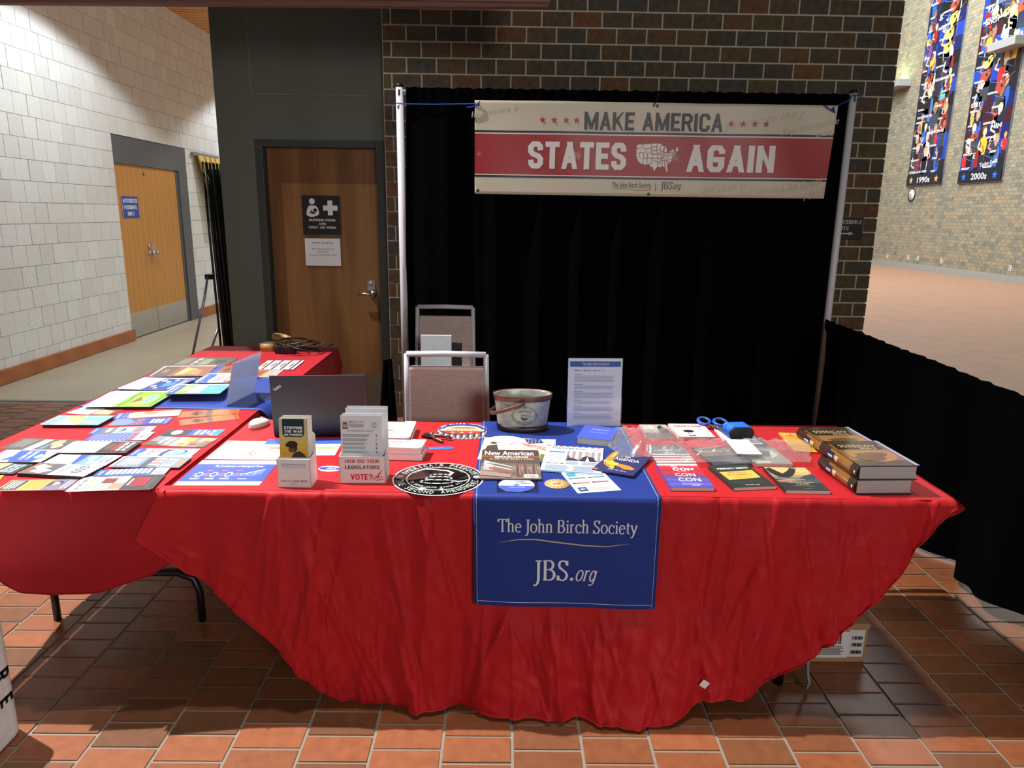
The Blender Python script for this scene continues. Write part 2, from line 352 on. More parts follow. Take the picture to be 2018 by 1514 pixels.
def sans_mesh(t, th):
    key = ('sans', t, th)
    if key in _txt: return _txt[key]
    vs = []; fs = []; x0 = 0; a = th/2
    for ch in t:
        w_, sts = SANS[ch]
        for st in sts:
            closed = st[0] == st[-1] and len(st) > 2
            P = [Vector((x0+a+x*(w_-2*a), a+y*(1-2*a))) for x, y in st]
            if not closed and len(P) > 1:
                P[0] = P[0]-(P[1]-P[0]).normalized()*(a if P[0].y < a*1.5 or P[0].y > 1-a*1.5 or st[0][1] == st[1][1] else 0)
                P[-1] = P[-1]+(P[-1]-P[-2]).normalized()*(a if P[-1].y < a*1.5 or P[-1].y > 1-a*1.5 or st[-1][1] == st[-2][1] else 0)
            n = len(P); k = len(vs)
            for i in range(n):
                d1 = (P[i]-P[i-1]) if i > 0 else ((P[0]-P[-2]) if closed else P[1]-P[0])
                d2 = (P[i+1]-P[i]) if i < n-1 else ((P[1]-P[0]) if closed else d1)
                d1 = d1.normalized(); d2 = d2.normalized(); n1 = Vector((-d1.y, d1.x)); n2 = Vector((-d2.y, d2.x)); m_ = n1+n2
                m_ = m_.normalized() if m_.length > 1e-4 else n1
                q = a/max(.5, m_.dot(n1))
                for sg_ in (1, -1):
                    e = P[i]+m_*q*sg_; vs.append((min(max(e.x, x0), x0+w_), min(max(e.y, 0), 1)))
            for i in range(n-1): fs.append((k+2*i+1, k+2*i+3, k+2*i+2, k+2*i))
        x0 += w_+.075
    _txt[key] = (vs, fs); return _txt[key]
class Pr:
    """flat print in a local frame: x right, y up, drawn layer on layer"""
    def __init__(s, w, h, dz=.00005): s.w, s.h, s.dz, s.z = w, h, dz, 0.0; s.clip = None; s.v = []; s.f = []; s.c = []
    def _add(s, pts, fs, col):
        k = len(s.v); s.z += s.dz
        if s.clip: pts = [(min(max(x, s.clip[0]), s.clip[2]), min(max(y, s.clip[1]), s.clip[3])) for x, y in pts]
        s.v += [(x, y, s.z) for x, y in pts]
        l = rgba(col)
        for f in fs: s.f.append(tuple(i+k for i in f)); s.c.append(l)
        return s
    def rect(s, x0, y0, x1, y1, col): return s._add([(x0*s.w, y0*s.h), (x1*s.w, y0*s.h), (x1*s.w, y1*s.h), (x0*s.w, y1*s.h)], [(0, 1, 2, 3)], col)
    def poly(s, pts, col):
        p = [(x*s.w, y*s.h) for x, y in pts]
        from mathutils.geometry import tessellate_polygon
        t = tessellate_polygon([[Vector((x, y, 0)) for x, y in p]])
        fs = []
        for a, b, c in t:
            ar = (p[b][0]-p[a][0])*(p[c][1]-p[a][1])-(p[b][1]-p[a][1])*(p[c][0]-p[a][0])
            fs.append((a, b, c) if ar > 0 else (a, c, b))
        return s._add(p, fs, col)
    def ell(s, cx, cy, rx, ry, col, n=20, a0=0, a1=360):
        pts = [(cx+rx*cos(radians(a0+(a1-a0)*i/n)), cy+ry*sin(radians(a0+(a1-a0)*i/n))) for i in range(n+(a1-a0 < 360))]
        return s._add([(x*s.w, y*s.h) for x, y in pts], [tuple(range(len(pts)))], col)
    def ring(s, cx, cy, rx, ry, t, col, n=40):
        pts = []
        for i in range(n):
            a = 2*pi*i/n; pts.append(((cx+rx*cos(a))*s.w, (cy+ry*sin(a))*s.h)); pts.append(((cx+(rx-t)*cos(a))*s.w, (cy+(ry-t)*sin(a))*s.h))
        return s._add(pts, [(2*i, (2*i+2) % (2*n), (2*i+3) % (2*n), 2*i+1) for i in range(n)], col)
    def line(s, pts, wd, col):
        p = [Vector((x*s.w, y*s.h)) for x, y in pts]; n = len(p); vs = []
        for i in range(n):
            d = (p[min(i+1, n-1)]-p[max(i-1, 0)]); d = d.normalized() if d.length else Vector((1, 0)); q = Vector((-d.y, d.x))*(wd[i] if isinstance(wd, list) else wd)/2
            vs += [tuple(p[i]+q), tuple(p[i]-q)]
        return s._add(vs, [(2*i+1, 2*i+3, 2*i+2, 2*i) for i in range(n-1)], col)
    def text(s, t, x, y, h, col, w=None, al='c', bold=.0, shear=0.0, serif=False, rot=0.0, arch=0.0):
        """x, y, h, w in fractions of the sheet (h of its height); y is the baseline"""
        if t == '~': return s.blur(x, y, h, col, w or .3, al, rot)
        sans = not serif and bold >= .02 and all(ch in SANS for ch in t)
        vs, fs = serif_mesh(t) if serif else sans_mesh(t, .13+min(bold, .06)*1.3) if sans else text_mesh(t, bold)
        if not vs: return s
        cap = .66 if serif else 1.0 if sans else CAPH
        mn = min(v[0] for v in vs); mx = max(v[0] for v in vs)
        k = h*s.h/cap; kx = (w*s.w/(mx-mn)) if w else k
        off = {'c': -(mn+mx)/2, 'l': -mn, 'r': -mx}[al]
        out = []
        for a, b in vs:
            X = (a+off)*kx + b*k*shear; Y = b*k
            if arch: Y += arch*s.h*(1-(2*X/((mx-mn)*kx))**2)
            if rot: X, Y = X*cos(rot)-Y*sin(rot), X*sin(rot)+Y*cos(rot)
            out.append((x*s.w+X, y*s.h+Y))
        return s._add(out, fs, col)
    def blur(s, x, y, h, col, w, al='c', rot=0.0):
        """a line of lettering that cannot be read in the photograph: uneven upright strokes"""
        n = max(5, min(16, int(w*s.w/(h*s.h*.55)))); x0 = x-{'c': w/2, 'l': 0, 'r': w}[al]; pts = []; fs = []
        for i in range(n):
            if n > 8 and i % 5 == 4: continue
            a = (x0+w*i/n-x)*s.w; b = a+w*s.w/n*random.uniform(.62, .82); hh = h*s.h*random.choice((1, 1, .8)); k = len(pts)
            for X, Y in ((a, 0), (b, 0), (b, hh), (a, hh)): pts.append((x*s.w+X*cos(rot)-Y*sin(rot), y*s.h+X*sin(rot)+Y*cos(rot)))
            fs.append((k, k+1, k+2, k+3))
        return s._add(pts, fs, col)
    def star(s, x, y, r, col, n=5):
        pts = [(x+(r if i % 2 == 0 else r*.42)*cos(pi/2+i*pi/n)/s.w, y+(r if i % 2 == 0 else r*.42)*sin(pi/2+i*pi/n)/s.h) for i in range(2*n)]
        return s.poly(pts, col)
    def greek(s, x0, y0, x1, y1, n, col, fill=.5, ragged=.2):
        """small print too fine to read"""
        pts = []; fs = []
        for i in range(n):
            yb = y1-(i+1)*(y1-y0)/n; hh = (y1-y0)/n*fill; xe = x1-(x1-x0)*ragged*random.random()
            k = len(pts); pts += [(x0*s.w, yb*s.h), (xe*s.w, yb*s.h), (xe*s.w, (yb+hh)*s.h), (x0*s.w, (yb+hh)*s.h)]; fs.append((k, k+1, k+2, k+3))
        return s._add(pts, fs, col)
    def bands(s, x0, y0, x1, y1, cols, vert=False):
        n = len(cols)
        for i, c in enumerate(cols):
            if vert: s.rect(x0+(x1-x0)*i/n, y0, x0+(x1-x0)*(i+1)/n, y1, c)
            else: s.rect(x0, y0+(y1-y0)*i/n, x1, y0+(y1-y0)*(i+1)/n, c)
        return s
    def build(s, parent, name='print', m=None, M=None):
        me = bpy.data.meshes.new(name); me.from_pydata(s.v, [], s.f)
        at = me.color_attributes.new('Col', 'FLOAT_COLOR', 'CORNER'); buf = []
        for f, c in zip(s.f, s.c): buf += list(c)*len(f)
        at.data.foreach_set('color', buf); me.update()
        o = link(name, me, m or PRINT, parent)
        if M is not None: o.matrix_local = M
        return o
def upright(origin, z_tilt=0.0):
    """local frame of a print standing in the X-Z plane facing the camera (-Y)"""
    return Matrix.Translation(origin) @ Matrix.Rotation(pi/2, 4, 'X')
# ================================================================ SETTING
def structure(o): o['kind'] = 'structure'; return o
def stuff(o): o['kind'] = 'stuff'; return o
def inframe(p, mg=40):
    x, y, z = project(p); return z > 0 and -mg < x < IW+mg and -mg < y < IH+mg
def inpoly(x, y, P):
    c = False; j = len(P)-1
    for i in range(len(P)):
        if (P[i][1] > y) != (P[j][1] > y) and x < (P[j][0]-P[i][0])*(y-P[i][1])/(P[j][1]-P[i][1])+P[i][0]: c = not c
        j = i
    return c

# ---- floor: grout bed with quarry tiles laid in columns, concrete in the corridor, same tiles in paler colours far away
GROUT = mat('grout', (128, 118, 104), .85, .15, 60, bump=.2)
TILE_COLS = [(124, 74, 45), (143, 82, 50), (112, 71, 45), (147, 86, 54), (103, 67, 43), (136, 78, 48), (119, 75, 49)]
TILE_O = piece_mat('quarry_tile', TILE_COLS, 'obj', .38, .18, .08)
TILE_I = piece_mat('quarry_tile_rest', TILE_COLS, 'island', .38, .18, .08)
def far_tile_mat():
    m, nt, b = nodes('far_quarry_tile')
    g = N(nt, 'ShaderNodeNewGeometry'); mp = N(nt, 'ShaderNodeMapping'); mp.inputs['Rotation'].default_value = (0, 0, pi/2)
    L(nt, g.outputs['Position'], mp.inputs[0])
    br = N(nt, 'ShaderNodeTexBrick'); br.offset = .5
    br.inputs['Color1'].default_value = rgba((164, 116, 90)); br.inputs['Color2'].default_value = rgba((150, 106, 82)); br.inputs['Mortar'].default_value = rgba((150, 138, 120))  # same floor as nearby; glare of the bright hall put into paler colours
    br.inputs['Scale'].default_value = 1; br.inputs['Brick Width'].default_value = .113; br.inputs['Row Height'].default_value = .2155; br.inputs['Mortar Size'].default_value = .005
    L(nt, mp.outputs[0], br.inputs['Vector']); L(nt, br.outputs['Color'], b.inputs['Base Color']); b.inputs['Roughness'].default_value = .42
    bp = N(nt, 'ShaderNodeBump'); bp.inputs['Strength'].default_value = .3; bp.inputs['Distance'].default_value = .003; bp.invert = True
    L(nt, br.outputs['Fac'], bp.inputs['Height']); L(nt, bp.outputs[0], b.inputs['Normal'])
    return m
fl = structure(MB().box((-7, -3, -.12), (5.2, 5.93, -.004)).build('floor', GROUT))
TW, TH, JT = .2155, .113, .011
tile_me = MB().box((-(TW-JT)/2, -(TH-JT)/2, -.02), ((TW-JT)/2, (TH-JT)/2, 0)).mesh('tile'); tile_me.materials.append(TILE_O)
hidden_px = [(-50, 960), (-50, 1120), (10, 1155), (200, 1165), (300, 1140), (330, 1010), (280, 1015), (400, 1150), (500, 1245), (600, 1335), (680, 1390), (850, 1392), (1290, 1435), (1480, 1365), (1600, 1285), (1780, 1120), (1870, 1000), (1655, 842), (740, 830), (640, 690), (400, 690)]
cand = []; rest = MB()
for i in range(-26, 24):
    xc = .036 + (i+.5)*TW
    for j in range(-5, 37):
        yc = 1.82 + (j+.5)*TH + (.056 if i % 2 == 0 else 0)
        if xc < -4.64 and yc > 5.3 or yc > 5.86: continue
        if xc > 5.1 or xc < -6.9: continue
        px, py, d = project((xc, yc, 0))
        vis = -30 < px < IW+30 and -30 < py < IH+30 and not inpoly(px, py, hidden_px) and not (xc > 2.1) and yc < 5.2
        cand.append((not vis, d, xc, yc))
cand.sort()
for n, (nv, d, xc, yc) in enumerate(cand):
    if n < 300 and not nv:
        o = link('tile', tile_me, None, fl, (xc, yc, random.uniform(-.0012, .0008)))
    else:
        z = random.uniform(-.0012, .0008)
        rest.box((xc-(TW-JT)/2, yc-(TH-JT)/2, -.02), (xc+(TW-JT)/2, yc+(TH-JT)/2, z))
stuff(rest.build('tiles_beyond', TILE_I, fl))
CONC = mat('polished_concrete', (176, 164, 142), .42, .16, 2.2, bump=.05)
structure(box('floor_corridor', (-4.75, 5.93, -.12), (-.5, 24, 0), CONC))
box('threshold_strip', (-4.64, 5.90, -.02), (-2.06, 5.945, .002), mat('threshold', (140, 134, 122), .6), bpy.data.objects['floor_corridor'])
structure(box('floor_far_hall', (-.5, 5.93, -.12), (14, 40, -.001), far_tile_mat()))
structure(box('floor_far_side', (5.2, -3, -.12), (14, 5.93, -.001), bpy.data.materials['far_quarry_tile']))

# ---- back wall of dark brick
MORTAR = mat('mortar', (196, 186, 162), .9, .12, 60, bump=.3)
BR_COLS = [(86, 76, 58), (72, 70, 60), (94, 78, 54), (78, 75, 66), (118, 78, 48), (88, 82, 58), (82, 72, 60), (74, 75, 66), (98, 80, 54), (88, 78, 62), (112, 76, 48), (80, 76, 58)]
BRICK_O = piece_mat('dark_brick', BR_COLS, 'obj', .8, .35, .3)
BRICK_I = piece_mat('dark_brick_rest', BR_COLS, 'island', .8, .35, .3)
YB = 5.30; BXL, BXR = -.862, 2.687
wb = structure(box('wall_back', (BXL, YB+.0025, 0), (BXR-.01, YB+.42, 4.2), MORTAR))
bw, bh, jt = .2055, .1028, .011
zj = PY(1520, 28.6, YB).z; xj = PY(1516, 14, YB).x
fullm = MB().box((-(bw-jt)/2, 0, -(bh-jt)/2), ((bw-jt)/2, .05, (bh-jt)/2)).mesh('brick'); fullm.materials.append(BRICK_O)
rest = MB(); nb = 0
k0 = -int(zj/bh)-1
for k in range(k0, 14):
    zc = zj + (k+.5)*bh
    if zc < .05 or zc > 4.15: continue
    ph = 0 if k % 2 == 0 else .5
    i = -int((xj-BXL)/bw)-3
    while True:
        xl = xj + (i+ph)*bw; xr = xl + bw; i += 1
        if xl > BXR-.02: break
        a, b = max(xl+jt/2, BXL+.004), min(xr-jt/2, BXR)
        if b-a < .03: continue
        c = ((a+b)/2, YB, zc); px, py, _ = project(c)
        hid = (800 < px < 1640 and py > 200) or py < -40 or py > 850 or (px > 1640 and py > 665)
        y0 = YB + random.uniform(-.0015, .0015)
        if hid or nb >= 300: rest.box((a, y0, zc-(bh-jt)/2), (b, YB+.05, zc+(bh-jt)/2))
        else:
            nb += 1; o = link('brick', fullm, None, wb, ((a+b)/2, y0, zc)); o.scale = ((b-a)/(bw-jt), 1, 1)
stuff(rest.build('bricks_behind', BRICK_I, wb))

# ---- charcoal painted wall with the nursing room door
CHAR = mat('charcoal_paint', (78, 82, 73), .55, .06, 30, bump=.04)
YD = 5.38; DL, DR, DT = -1.79, -.94, 2.09; WL = -2.062
m = MB(); m.box((WL, YD, 0), (DL-.015, YD+.30, 4.3)).box((DL-.015, YD, DT), (DR+.015, YD+.30, 4.3)).box((DR+.015, YD, 0), (BXL+.02, YD+.30, 4.3))
wd = structure(m.build('wall_back_left', CHAR))
sm = mat('seam_filler', (112, 112, 104), .8)
s1 = MB(); s1.box((-1.80, YD-.0015, 2.80), (-1.796, YD, 4.2)).box((-1.806, YD-.0015, 2.40), (-1.802, YD, 2.8)).box((-1.806, YD-.0015, 2.394), (-.96, YD, 2.398))
s1.build('panel_seam', sm, wd)
OAKD = wood_mat('oak_veneer', (96, 62, 30), (146, 104, 58), 5, (5, 5, .42), .42, 9)
d2 = structure(thing('door_2', None, None)); 
MB().box((DL+.045, YD+.07, .01), (DR, YD+.115, DT-.045)).build('door_leaf', OAKD, d2, bevel=.002)
FR = mat('charcoal_frame', (48, 50, 47), .45, .05, 10)
MB().box((DL-.015, YD-.008, 0), (DL+.04, YD+.13, DT-.045)).box((DR, YD-.008, 0), (DR+.055, YD+.13, DT-.045)).box((DL-.015, YD-.008, DT-.0449), (DR+.055, YD+.13, DT+.01)).build('door_frame', FR, d2, bevel=.003)
MB().box((DL+.06, YD+.066, .02), (DR-.015, YD+.07, .375)).build('kick_plate', mat('dull_steel', (120, 112, 96), .5, .08, 20, metal=.6), d2)
LV = PY(737, 579, YD+.07); LK = PY(732, 563, YD+.07)
h = MB().lathe([(.032, 0), (.032, .008), (.022, .014), (.022, .03)], 20).xf(Matrix.Translation(LV+Vector((-.004, 0, 0))) @ Matrix.Rotation(pi/2, 4, 'X'))
h.tube([LV+Vector((-.004, -.045, 0)), LV+Vector((-.05, -.05, .001)), LV+Vector((-.11, -.047, .003))], [.013, .011, .009], 10).tube([LV+Vector((-.004, 0, 0)), LV+Vector((-.004, -.048, 0))], .011, 10)
h.build('lever_handle', CHROME, d2)
kp = MB().prism([(-.027, -.035), (.027, -.035), (.027, .015)]+[(.027*cos(radians(a)), .015+.027*sin(radians(a))) for a in range(15, 180, 15)]+[(-.027, .015)], 0, .008).xf(Matrix.Translation(LK) @ Matrix.Rotation(pi/2, 4, 'X'))
kpo = kp.build('lock_plate', CHROME, d2)
MB().lathe([(.016, 0), (.016, .014), (.010, .016)], 16).xf(Matrix.Translation(LK+Vector((0, -.008, .012))) @ Matrix.Rotation(pi/2, 4, 'X')).build('lock_cylinder', GREYMETAL, kpo)

# signs on that door
def board(name, label, cat, x0, z0, x1, z1, y, t, m, bevel=.001):
    o = thing(name, label, cat, (x0, y, z0)); MB().box((0, -t, 0), (x1-x0, 0, z1-z0)).build('panel', m, o, bevel=bevel); return o, x1-x0, z1-z0
BLKSIGN = mat('black_sign_plastic', (20, 20, 19), .45, .1, 20)
sg, W_, H_ = board('door_sign', 'black nursing room and first aid room sign with white pictograms', 'sign', -1.507, 1.432, -1.229, 1.714, YD+.066, .004, BLKSIGN)
p = Pr(W_, H_, .0002); WH = (214, 214, 208)
p.ell(.27, .85, .075, .075, WH)
p.poly([(.19, .745), (.35, .745), (.41, .70), (.45, .58), (.44, .52), (.37, .475), (.33, .47), (.30, .455), (.22, .455), (.13, .48), (.11, .53), (.13, .64)], WH)
p.ell(.345, .625, .05, .05, (20, 20, 19)).poly([(.19, .565), (.24, .60), (.23, .64), (.255, .635), (.275, .59), (.32, .575), (.35, .55), (.33, .525), (.27, .535)], (20, 20, 19))
p.rect(.68, .50, .81, .875, WH).rect(.56, .62, .94, .75, WH)
for t, y, wd_ in (('NURSING ROOM', .345, .70), ('AND', .25, .19), ('FIRST AID ROOM', .155, .72)): p.text(t, .52, y, .062, WH, wd_, bold=.02)
p.build(sg, 'lettering', PRINT_MATTE, Matrix.Translation((0, -.0045, 0)) @ Matrix.Rotation(pi/2, 4, 'X'))
nt_, W_, H_ = board('paper_notice', 'white paper notice in a clear sleeve below the black door sign', 'notice', -1.50, 1.204, -1.237, 1.404, YD+.066, .0015, PAPER, 0)
p = Pr(W_, H_, .0002); g = (70, 68, 70)
p.text('Welcome - Nursing Room', .5, .82, .05, (40, 38, 40), .62, bold=.02).text('For assistance please call', .5, .60, .045, g, .60).text('605-394-4115', .5, .49, .045, g, .32).text('or visit our administration office', .5, .38, .045, g, .80)
p.build(nt_, 'lettering', PRINT_MATTE, Matrix.Translation((0, -.0018, 0)) @ Matrix.Rotation(pi/2, 4, 'X'))
MB().grid(lambda u, v: (-.004+u*(W_+.008), -.004-.002*sin(u*9)*sin(v*7), -.004+v*(H_+.03)), 12, 8).build('clear_sleeve', CLEAR, nt_)

# accessible route sign on the brick
sg, W_, H_ = board('route_sign', 'black accessible route sign with white arrow on dark brick', 'sign', 2.27, 1.452, 2.588, 1.612, YB-.001, .005, BLKSIGN)
p = Pr(W_, H_, .0002); p.text('ACCESSIBLE', .955, .70, .17, WH, .66, al='r', bold=.02).text('ROUTE', .68, .42, .17, WH, .39, al='r', bold=.02)
p.rect(.12, .245, .70, .295, WH).poly([(.69, .19), (.80, .27), (.69, .35)], WH)
p.build(sg, 'lettering', PRINT_MATTE, Matrix.Translation((0, -.0055, 0)) @ Matrix.Rotation(pi/2, 4, 'X'))

# ---- left wall of white painted block
BLOCKP = [(220, 219, 216), (226, 225, 222), (214, 213, 210), (223, 221, 217)]
BLK_O = piece_mat('white_block', BLOCKP, 'obj', .65, .05, .25); BLK_I = piece_mat('white_block_rest', BLOCKP, 'island', .65, .05, .25)
XL = -4.645; D1A, D1B, D1T = 8.86, 10.84, 2.45; HC = 4.27
jm = mat('block_joint', (86, 80, 76), .9, .1, 30)
m = MB(); m.box((XL-.3, 5.0, 0), (XL-.012, D1A, HC)).box((XL-.3, D1A, D1T), (XL-.012, D1B, HC)).box((XL-.3, D1B, 0), (XL-.012, 20, HC))
wl = structure(m.build('wall_left', jm))
bm_ = MB().box((-.03, -.1035, -.0995), (0, .1035, .0995)).mesh('block'); bm_.materials.append(BLK_O)
cand = []
for k in range(-1, 21):
    z0 = .229 + k*.2026
    for i in range(-12, 64):
        y0 = 7.181 + (i + (.5 if (k % 2) == 0 else 0))*.2085
        for (a, b) in ((y0, y0+.2085),):
            za, zb = max(z0, .0)+.002, min(z0+.2026, HC)-.002
            if b < 5.1 or a > 20 or zb-za < .02: continue
            zm = (za+zb)/2
            if zm < D1T-.05:
                if a < D1A < b: b = D1A+.0 if (a+b)/2 < D1A+.15 else b
                if a < D1B < b and b > D1B: a = D1B
                if a >= D1A-.001 and b <= D1B+.001: continue
            cand.append((a+.0025, b-.0025, za, zb))
def vis(c):
    px, py, d = project((XL, (c[0]+c[1])/2, (c[2]+c[3])/2)); return not (-40 < px < 430 and -30 < py < 800), d
cand.sort(key=vis); rest = MB()
for n, c in enumerate(cand):
    ym, zm = (c[0]+c[1])/2, (c[2]+c[3])/2; dx = random.uniform(-.002, .001)
    if n < 300 and not vis(c)[0]:
        o = link('block', bm_, None, wl, (XL+dx, ym, zm)); o.scale = (1, (c[1]-c[0])/.207, (c[3]-c[2])/.199)
    else: rest.box((XL-.03, c[0], c[2]), (XL+dx, c[1], c[3]))
stuff(rest.build('blocks_beyond', BLK_I, wl))
BBW = wood_mat('cherry_baseboard', (150, 82, 40), (176, 104, 56), 6, (6, .8, 6), .45, 4)
for nm, a, b in (('baseboard_left', 5.0, D1A+.02), ('baseboard_left_far', D1B+.02, 20)):
    structure(MB().box((XL-.01, a, .004), (XL+.035, b, .138)).build(nm, BBW, bevel=.003))
structure(box('wall_corridor_end', (XL-.3, 20, 0), (-.5, 20.3, HC+.5), BLK_I))

# double doors in the left wall
d1 = structure(thing('door_1', None, None))
BIRCH = wood_mat('birch_door', (186, 124, 50), (204, 142, 66), 4, (4, 4, .5), .4, 4)
XD = XL-.03
GREYF = mat('grey_door_frame', (88, 90, 95), .45, .04, 10)
YM = 9.62; YE = 10.52
MB().box((XL-.16, D1A, 2.13), (XL-.005, D1B, D1T)).box((XL-.16, YE, 0), (XL-.02, YE+.06, 2.129)).box((XL-.20, YE+.061, 0), (XL-.0, D1B, 2.129)).box((XL-.16, D1A-.002, 0), (XL-.02, D1A+.02, 2.129)).build('door_frame', GREYF, d1, bevel=.002)
for a, b in ((D1A+.022, YM-.003), (YM+.003, YE)):
    lf = MB().box((XD-.045, a, .012), (XD, b, 2.128)).build('door_leaf', BIRCH, d1, bevel=.002)
    MB().box((XD, a+.006, .015), (XD+.003, b-.006, .325)).build('kick_plate', CHROME, lf)
kn = MB().lathe([(.034, 0), (.034, .008), (.014, .012), (.014, .035), (.03, .045), (.034, .06), (.024, .074)], 20)
for yy, nm in ((YM-.05, 'door_knob'), (YM+.055, 'door_knob')):
    o = link(nm, kn.mesh(nm), CHROME, d1, (XD, yy, 1.035)); o.rotation_euler = (0, pi/2, 0)
MB().box((XD, YM+.02, .99), (XD+.006, YM+.09, 1.15)).build('lock_plate', CHROME, d1, bevel=.002)
MB().lathe([(.03, 0), (.03, .012), (.02, .016)], 18).xf(Matrix.Translation((XD, YM-.05, 1.12)) @ Matrix.Rotation(pi/2, 4, 'Y')).build('deadbolt', CHROME, d1)
MB().box((XD, 9.60, 2.02), (XD+.003, 9.635, 2.05)).build('sensor_dot', mat('dark_brown', (50, 28, 16), .6), d1)
o = thing('door_sign', 'blue authorized personnel only sign on the light wooden double doors', 'sign', (XD+.002, 8.99, 1.49))
MB().box((0, 0, 0), (.004, .40, .26)).build('panel', mat('blue_sign', (38, 66, 160), .4, .05, 10), o)
p = Pr(.40, .26, .0003)
for t, y, wd_ in (('AUTHORIZED', .70, .88), ('PERSONNEL', .40, .80), ('ONLY', .10, .40)): p.text(t, .5, y, .19, (235, 238, 245), wd_, bold=.03)
p.rect(0, 0, .02, 1, (225, 230, 240))
# sheet faces +X, reads along +Y
p.build(o, 'lettering', PRINT_MATTE, Matrix(((0, 0, 1, .0045), (1, 0, 0, 0), (0, 1, 0, 0), (0, 0, 0, 1))))

# corridor ceiling of narrow cedar slats
cl = structure(box('ceiling', (XL-.3, 5.7, HC+.02), (-1.0, 20, HC+.2), mat('ceiling_backing', (60, 38, 22), .9)))
SL = wood_mat('cedar_slat', (190, 126, 66), (224, 164, 98), 5, (.6, 8, 8), .5, 3)
slm = MB().box((XL, -.045, -.012), (-1.2, .045, .02)).mesh('slat'); slm.materials.append(SL)
for i in range(64): link('slat', slm, None, cl, (0, 9.2+i*.105, HC+random.uniform(-.002, .002)))
box('ceiling_panel', (XL, 5.7, HC-.01), (-1.2, 9.1, HC+.02), SL, cl)

# ---- far hall: tall brick wall on the right
XR = 13.4
FB = [(136, 130, 112), (152, 143, 120), (122, 118, 108), (158, 146, 118), (160, 138, 112), (142, 136, 118), (128, 124, 112), (160, 150, 126), (122, 114, 102), (166, 146, 118), (138, 132, 116), (150, 142, 120)]
wr = structure(box('wall_right', (XR+.006, 12, 0), (XR+.4, 36, 11), mat('far_mortar', (170, 162, 144), .9, .1, 40)))
fb = MB()
for k in range(2, 92):
    z0 = k*.1028
    for i in range(50):
        y0 = 17.6 + (i+(k % 2)*.5)*.206
        a, b = y0+.005, y0+.201
        fb.add([(XR, a, z0+.005), (XR, b, z0+.005), (XR, b, z0+.098), (XR, a, z0+.098), (XR+.01, a, z0+.005), (XR+.01, b, z0+.005), (XR+.01, b, z0+.098), (XR+.01, a, z0+.098)],
               [(3, 2, 1, 0), (0, 1, 5, 4), (2, 3, 7, 6), (1, 2, 6, 5), (3, 0, 4, 7)])
stuff(fb.build('bricks', piece_mat('hall_brick', FB, 'island', .8, .25, .2), wr))
structure(box('baseboard_right', (XR-.02, 12, .0), (XR+.01, 36, .20), mat('grey_stone_base', (150, 148, 142), .6, .1, 8)))
structure(box('wall_far_end', (-.5, 34, 0), (14, 34.4, 11), mat('far_plaster', (170, 160, 140), .9)))

# hall posters, clock, outlets and wall uplights
FACE_R = Matrix(((0, 0, -1, 0), (-1, 0, 0, 0), (0, 1, 0, 0), (0, 0, 0, 1)))   # sheet facing -X, reading along -Y
def performer(p, x, y, s, skin, top, low, guitar=None, arm=0):
    a = p.w/p.h*s   # unit of height equal to a unit of width
    p.poly([(x-.26*s, y-.9*a), (x-.30*s, y), (x-.40*s, y+.5*a), (x-.34*s, y+.92*a), (x-.12*s, y+1.05*a), (x+.12*s, y+1.05*a), (x+.34*s, y+.92*a), (x+.40*s, y+.5*a), (x+.30*s, y), (x+.26*s, y-.9*a)], top)
    p.poly([(x-.26*s, y-.9*a), (x+.26*s, y-.9*a), (x+.28*s, y-.1*a), (x-.28*s, y-.1*a)], low)
    hair = random.choice([(50, 34, 28), (130, 92, 52), (30, 26, 28), (170, 140, 92), (60, 50, 50)])
    p.ell(x, y+1.40*a, .25*s, .31*a, hair, 14).ell(x+.03*s, y+1.33*a, .18*s, .25*a, skin, 14).poly([(x-.07*s, y+1.0*a), (x+.07*s, y+1.0*a), (x+.09*s, y+1.15*a), (x-.09*s, y+1.15*a)], skin)
    if arm: p.line([(x+.34*s*arm, y+.85*a), (x+.62*s*arm, y+.95*a), (x+.42*s*arm, y+1.35*a)], .13*s*p.w, skin)
    else: p.line([(x-.36*s, y+.8*a), (x-.46*s, y+.35*a), (x-.1*s, y+.2*a)], .12*s*p.w, skin)
    if guitar:
        p.ell(x-.12*s, y+.10*a, .27*s, .24*a, guitar, 14).ell(x+.10*s, y+.22*a, .18*s, .17*a, guitar, 12).line([(x+.1*s, y+.25*a), (x+.75*s, y+.62*a)], .06*s*p.w, (110, 70, 36)).ell(x+.02*s, y+.17*a, .07*s, .07*a, (50, 30, 16), 10)
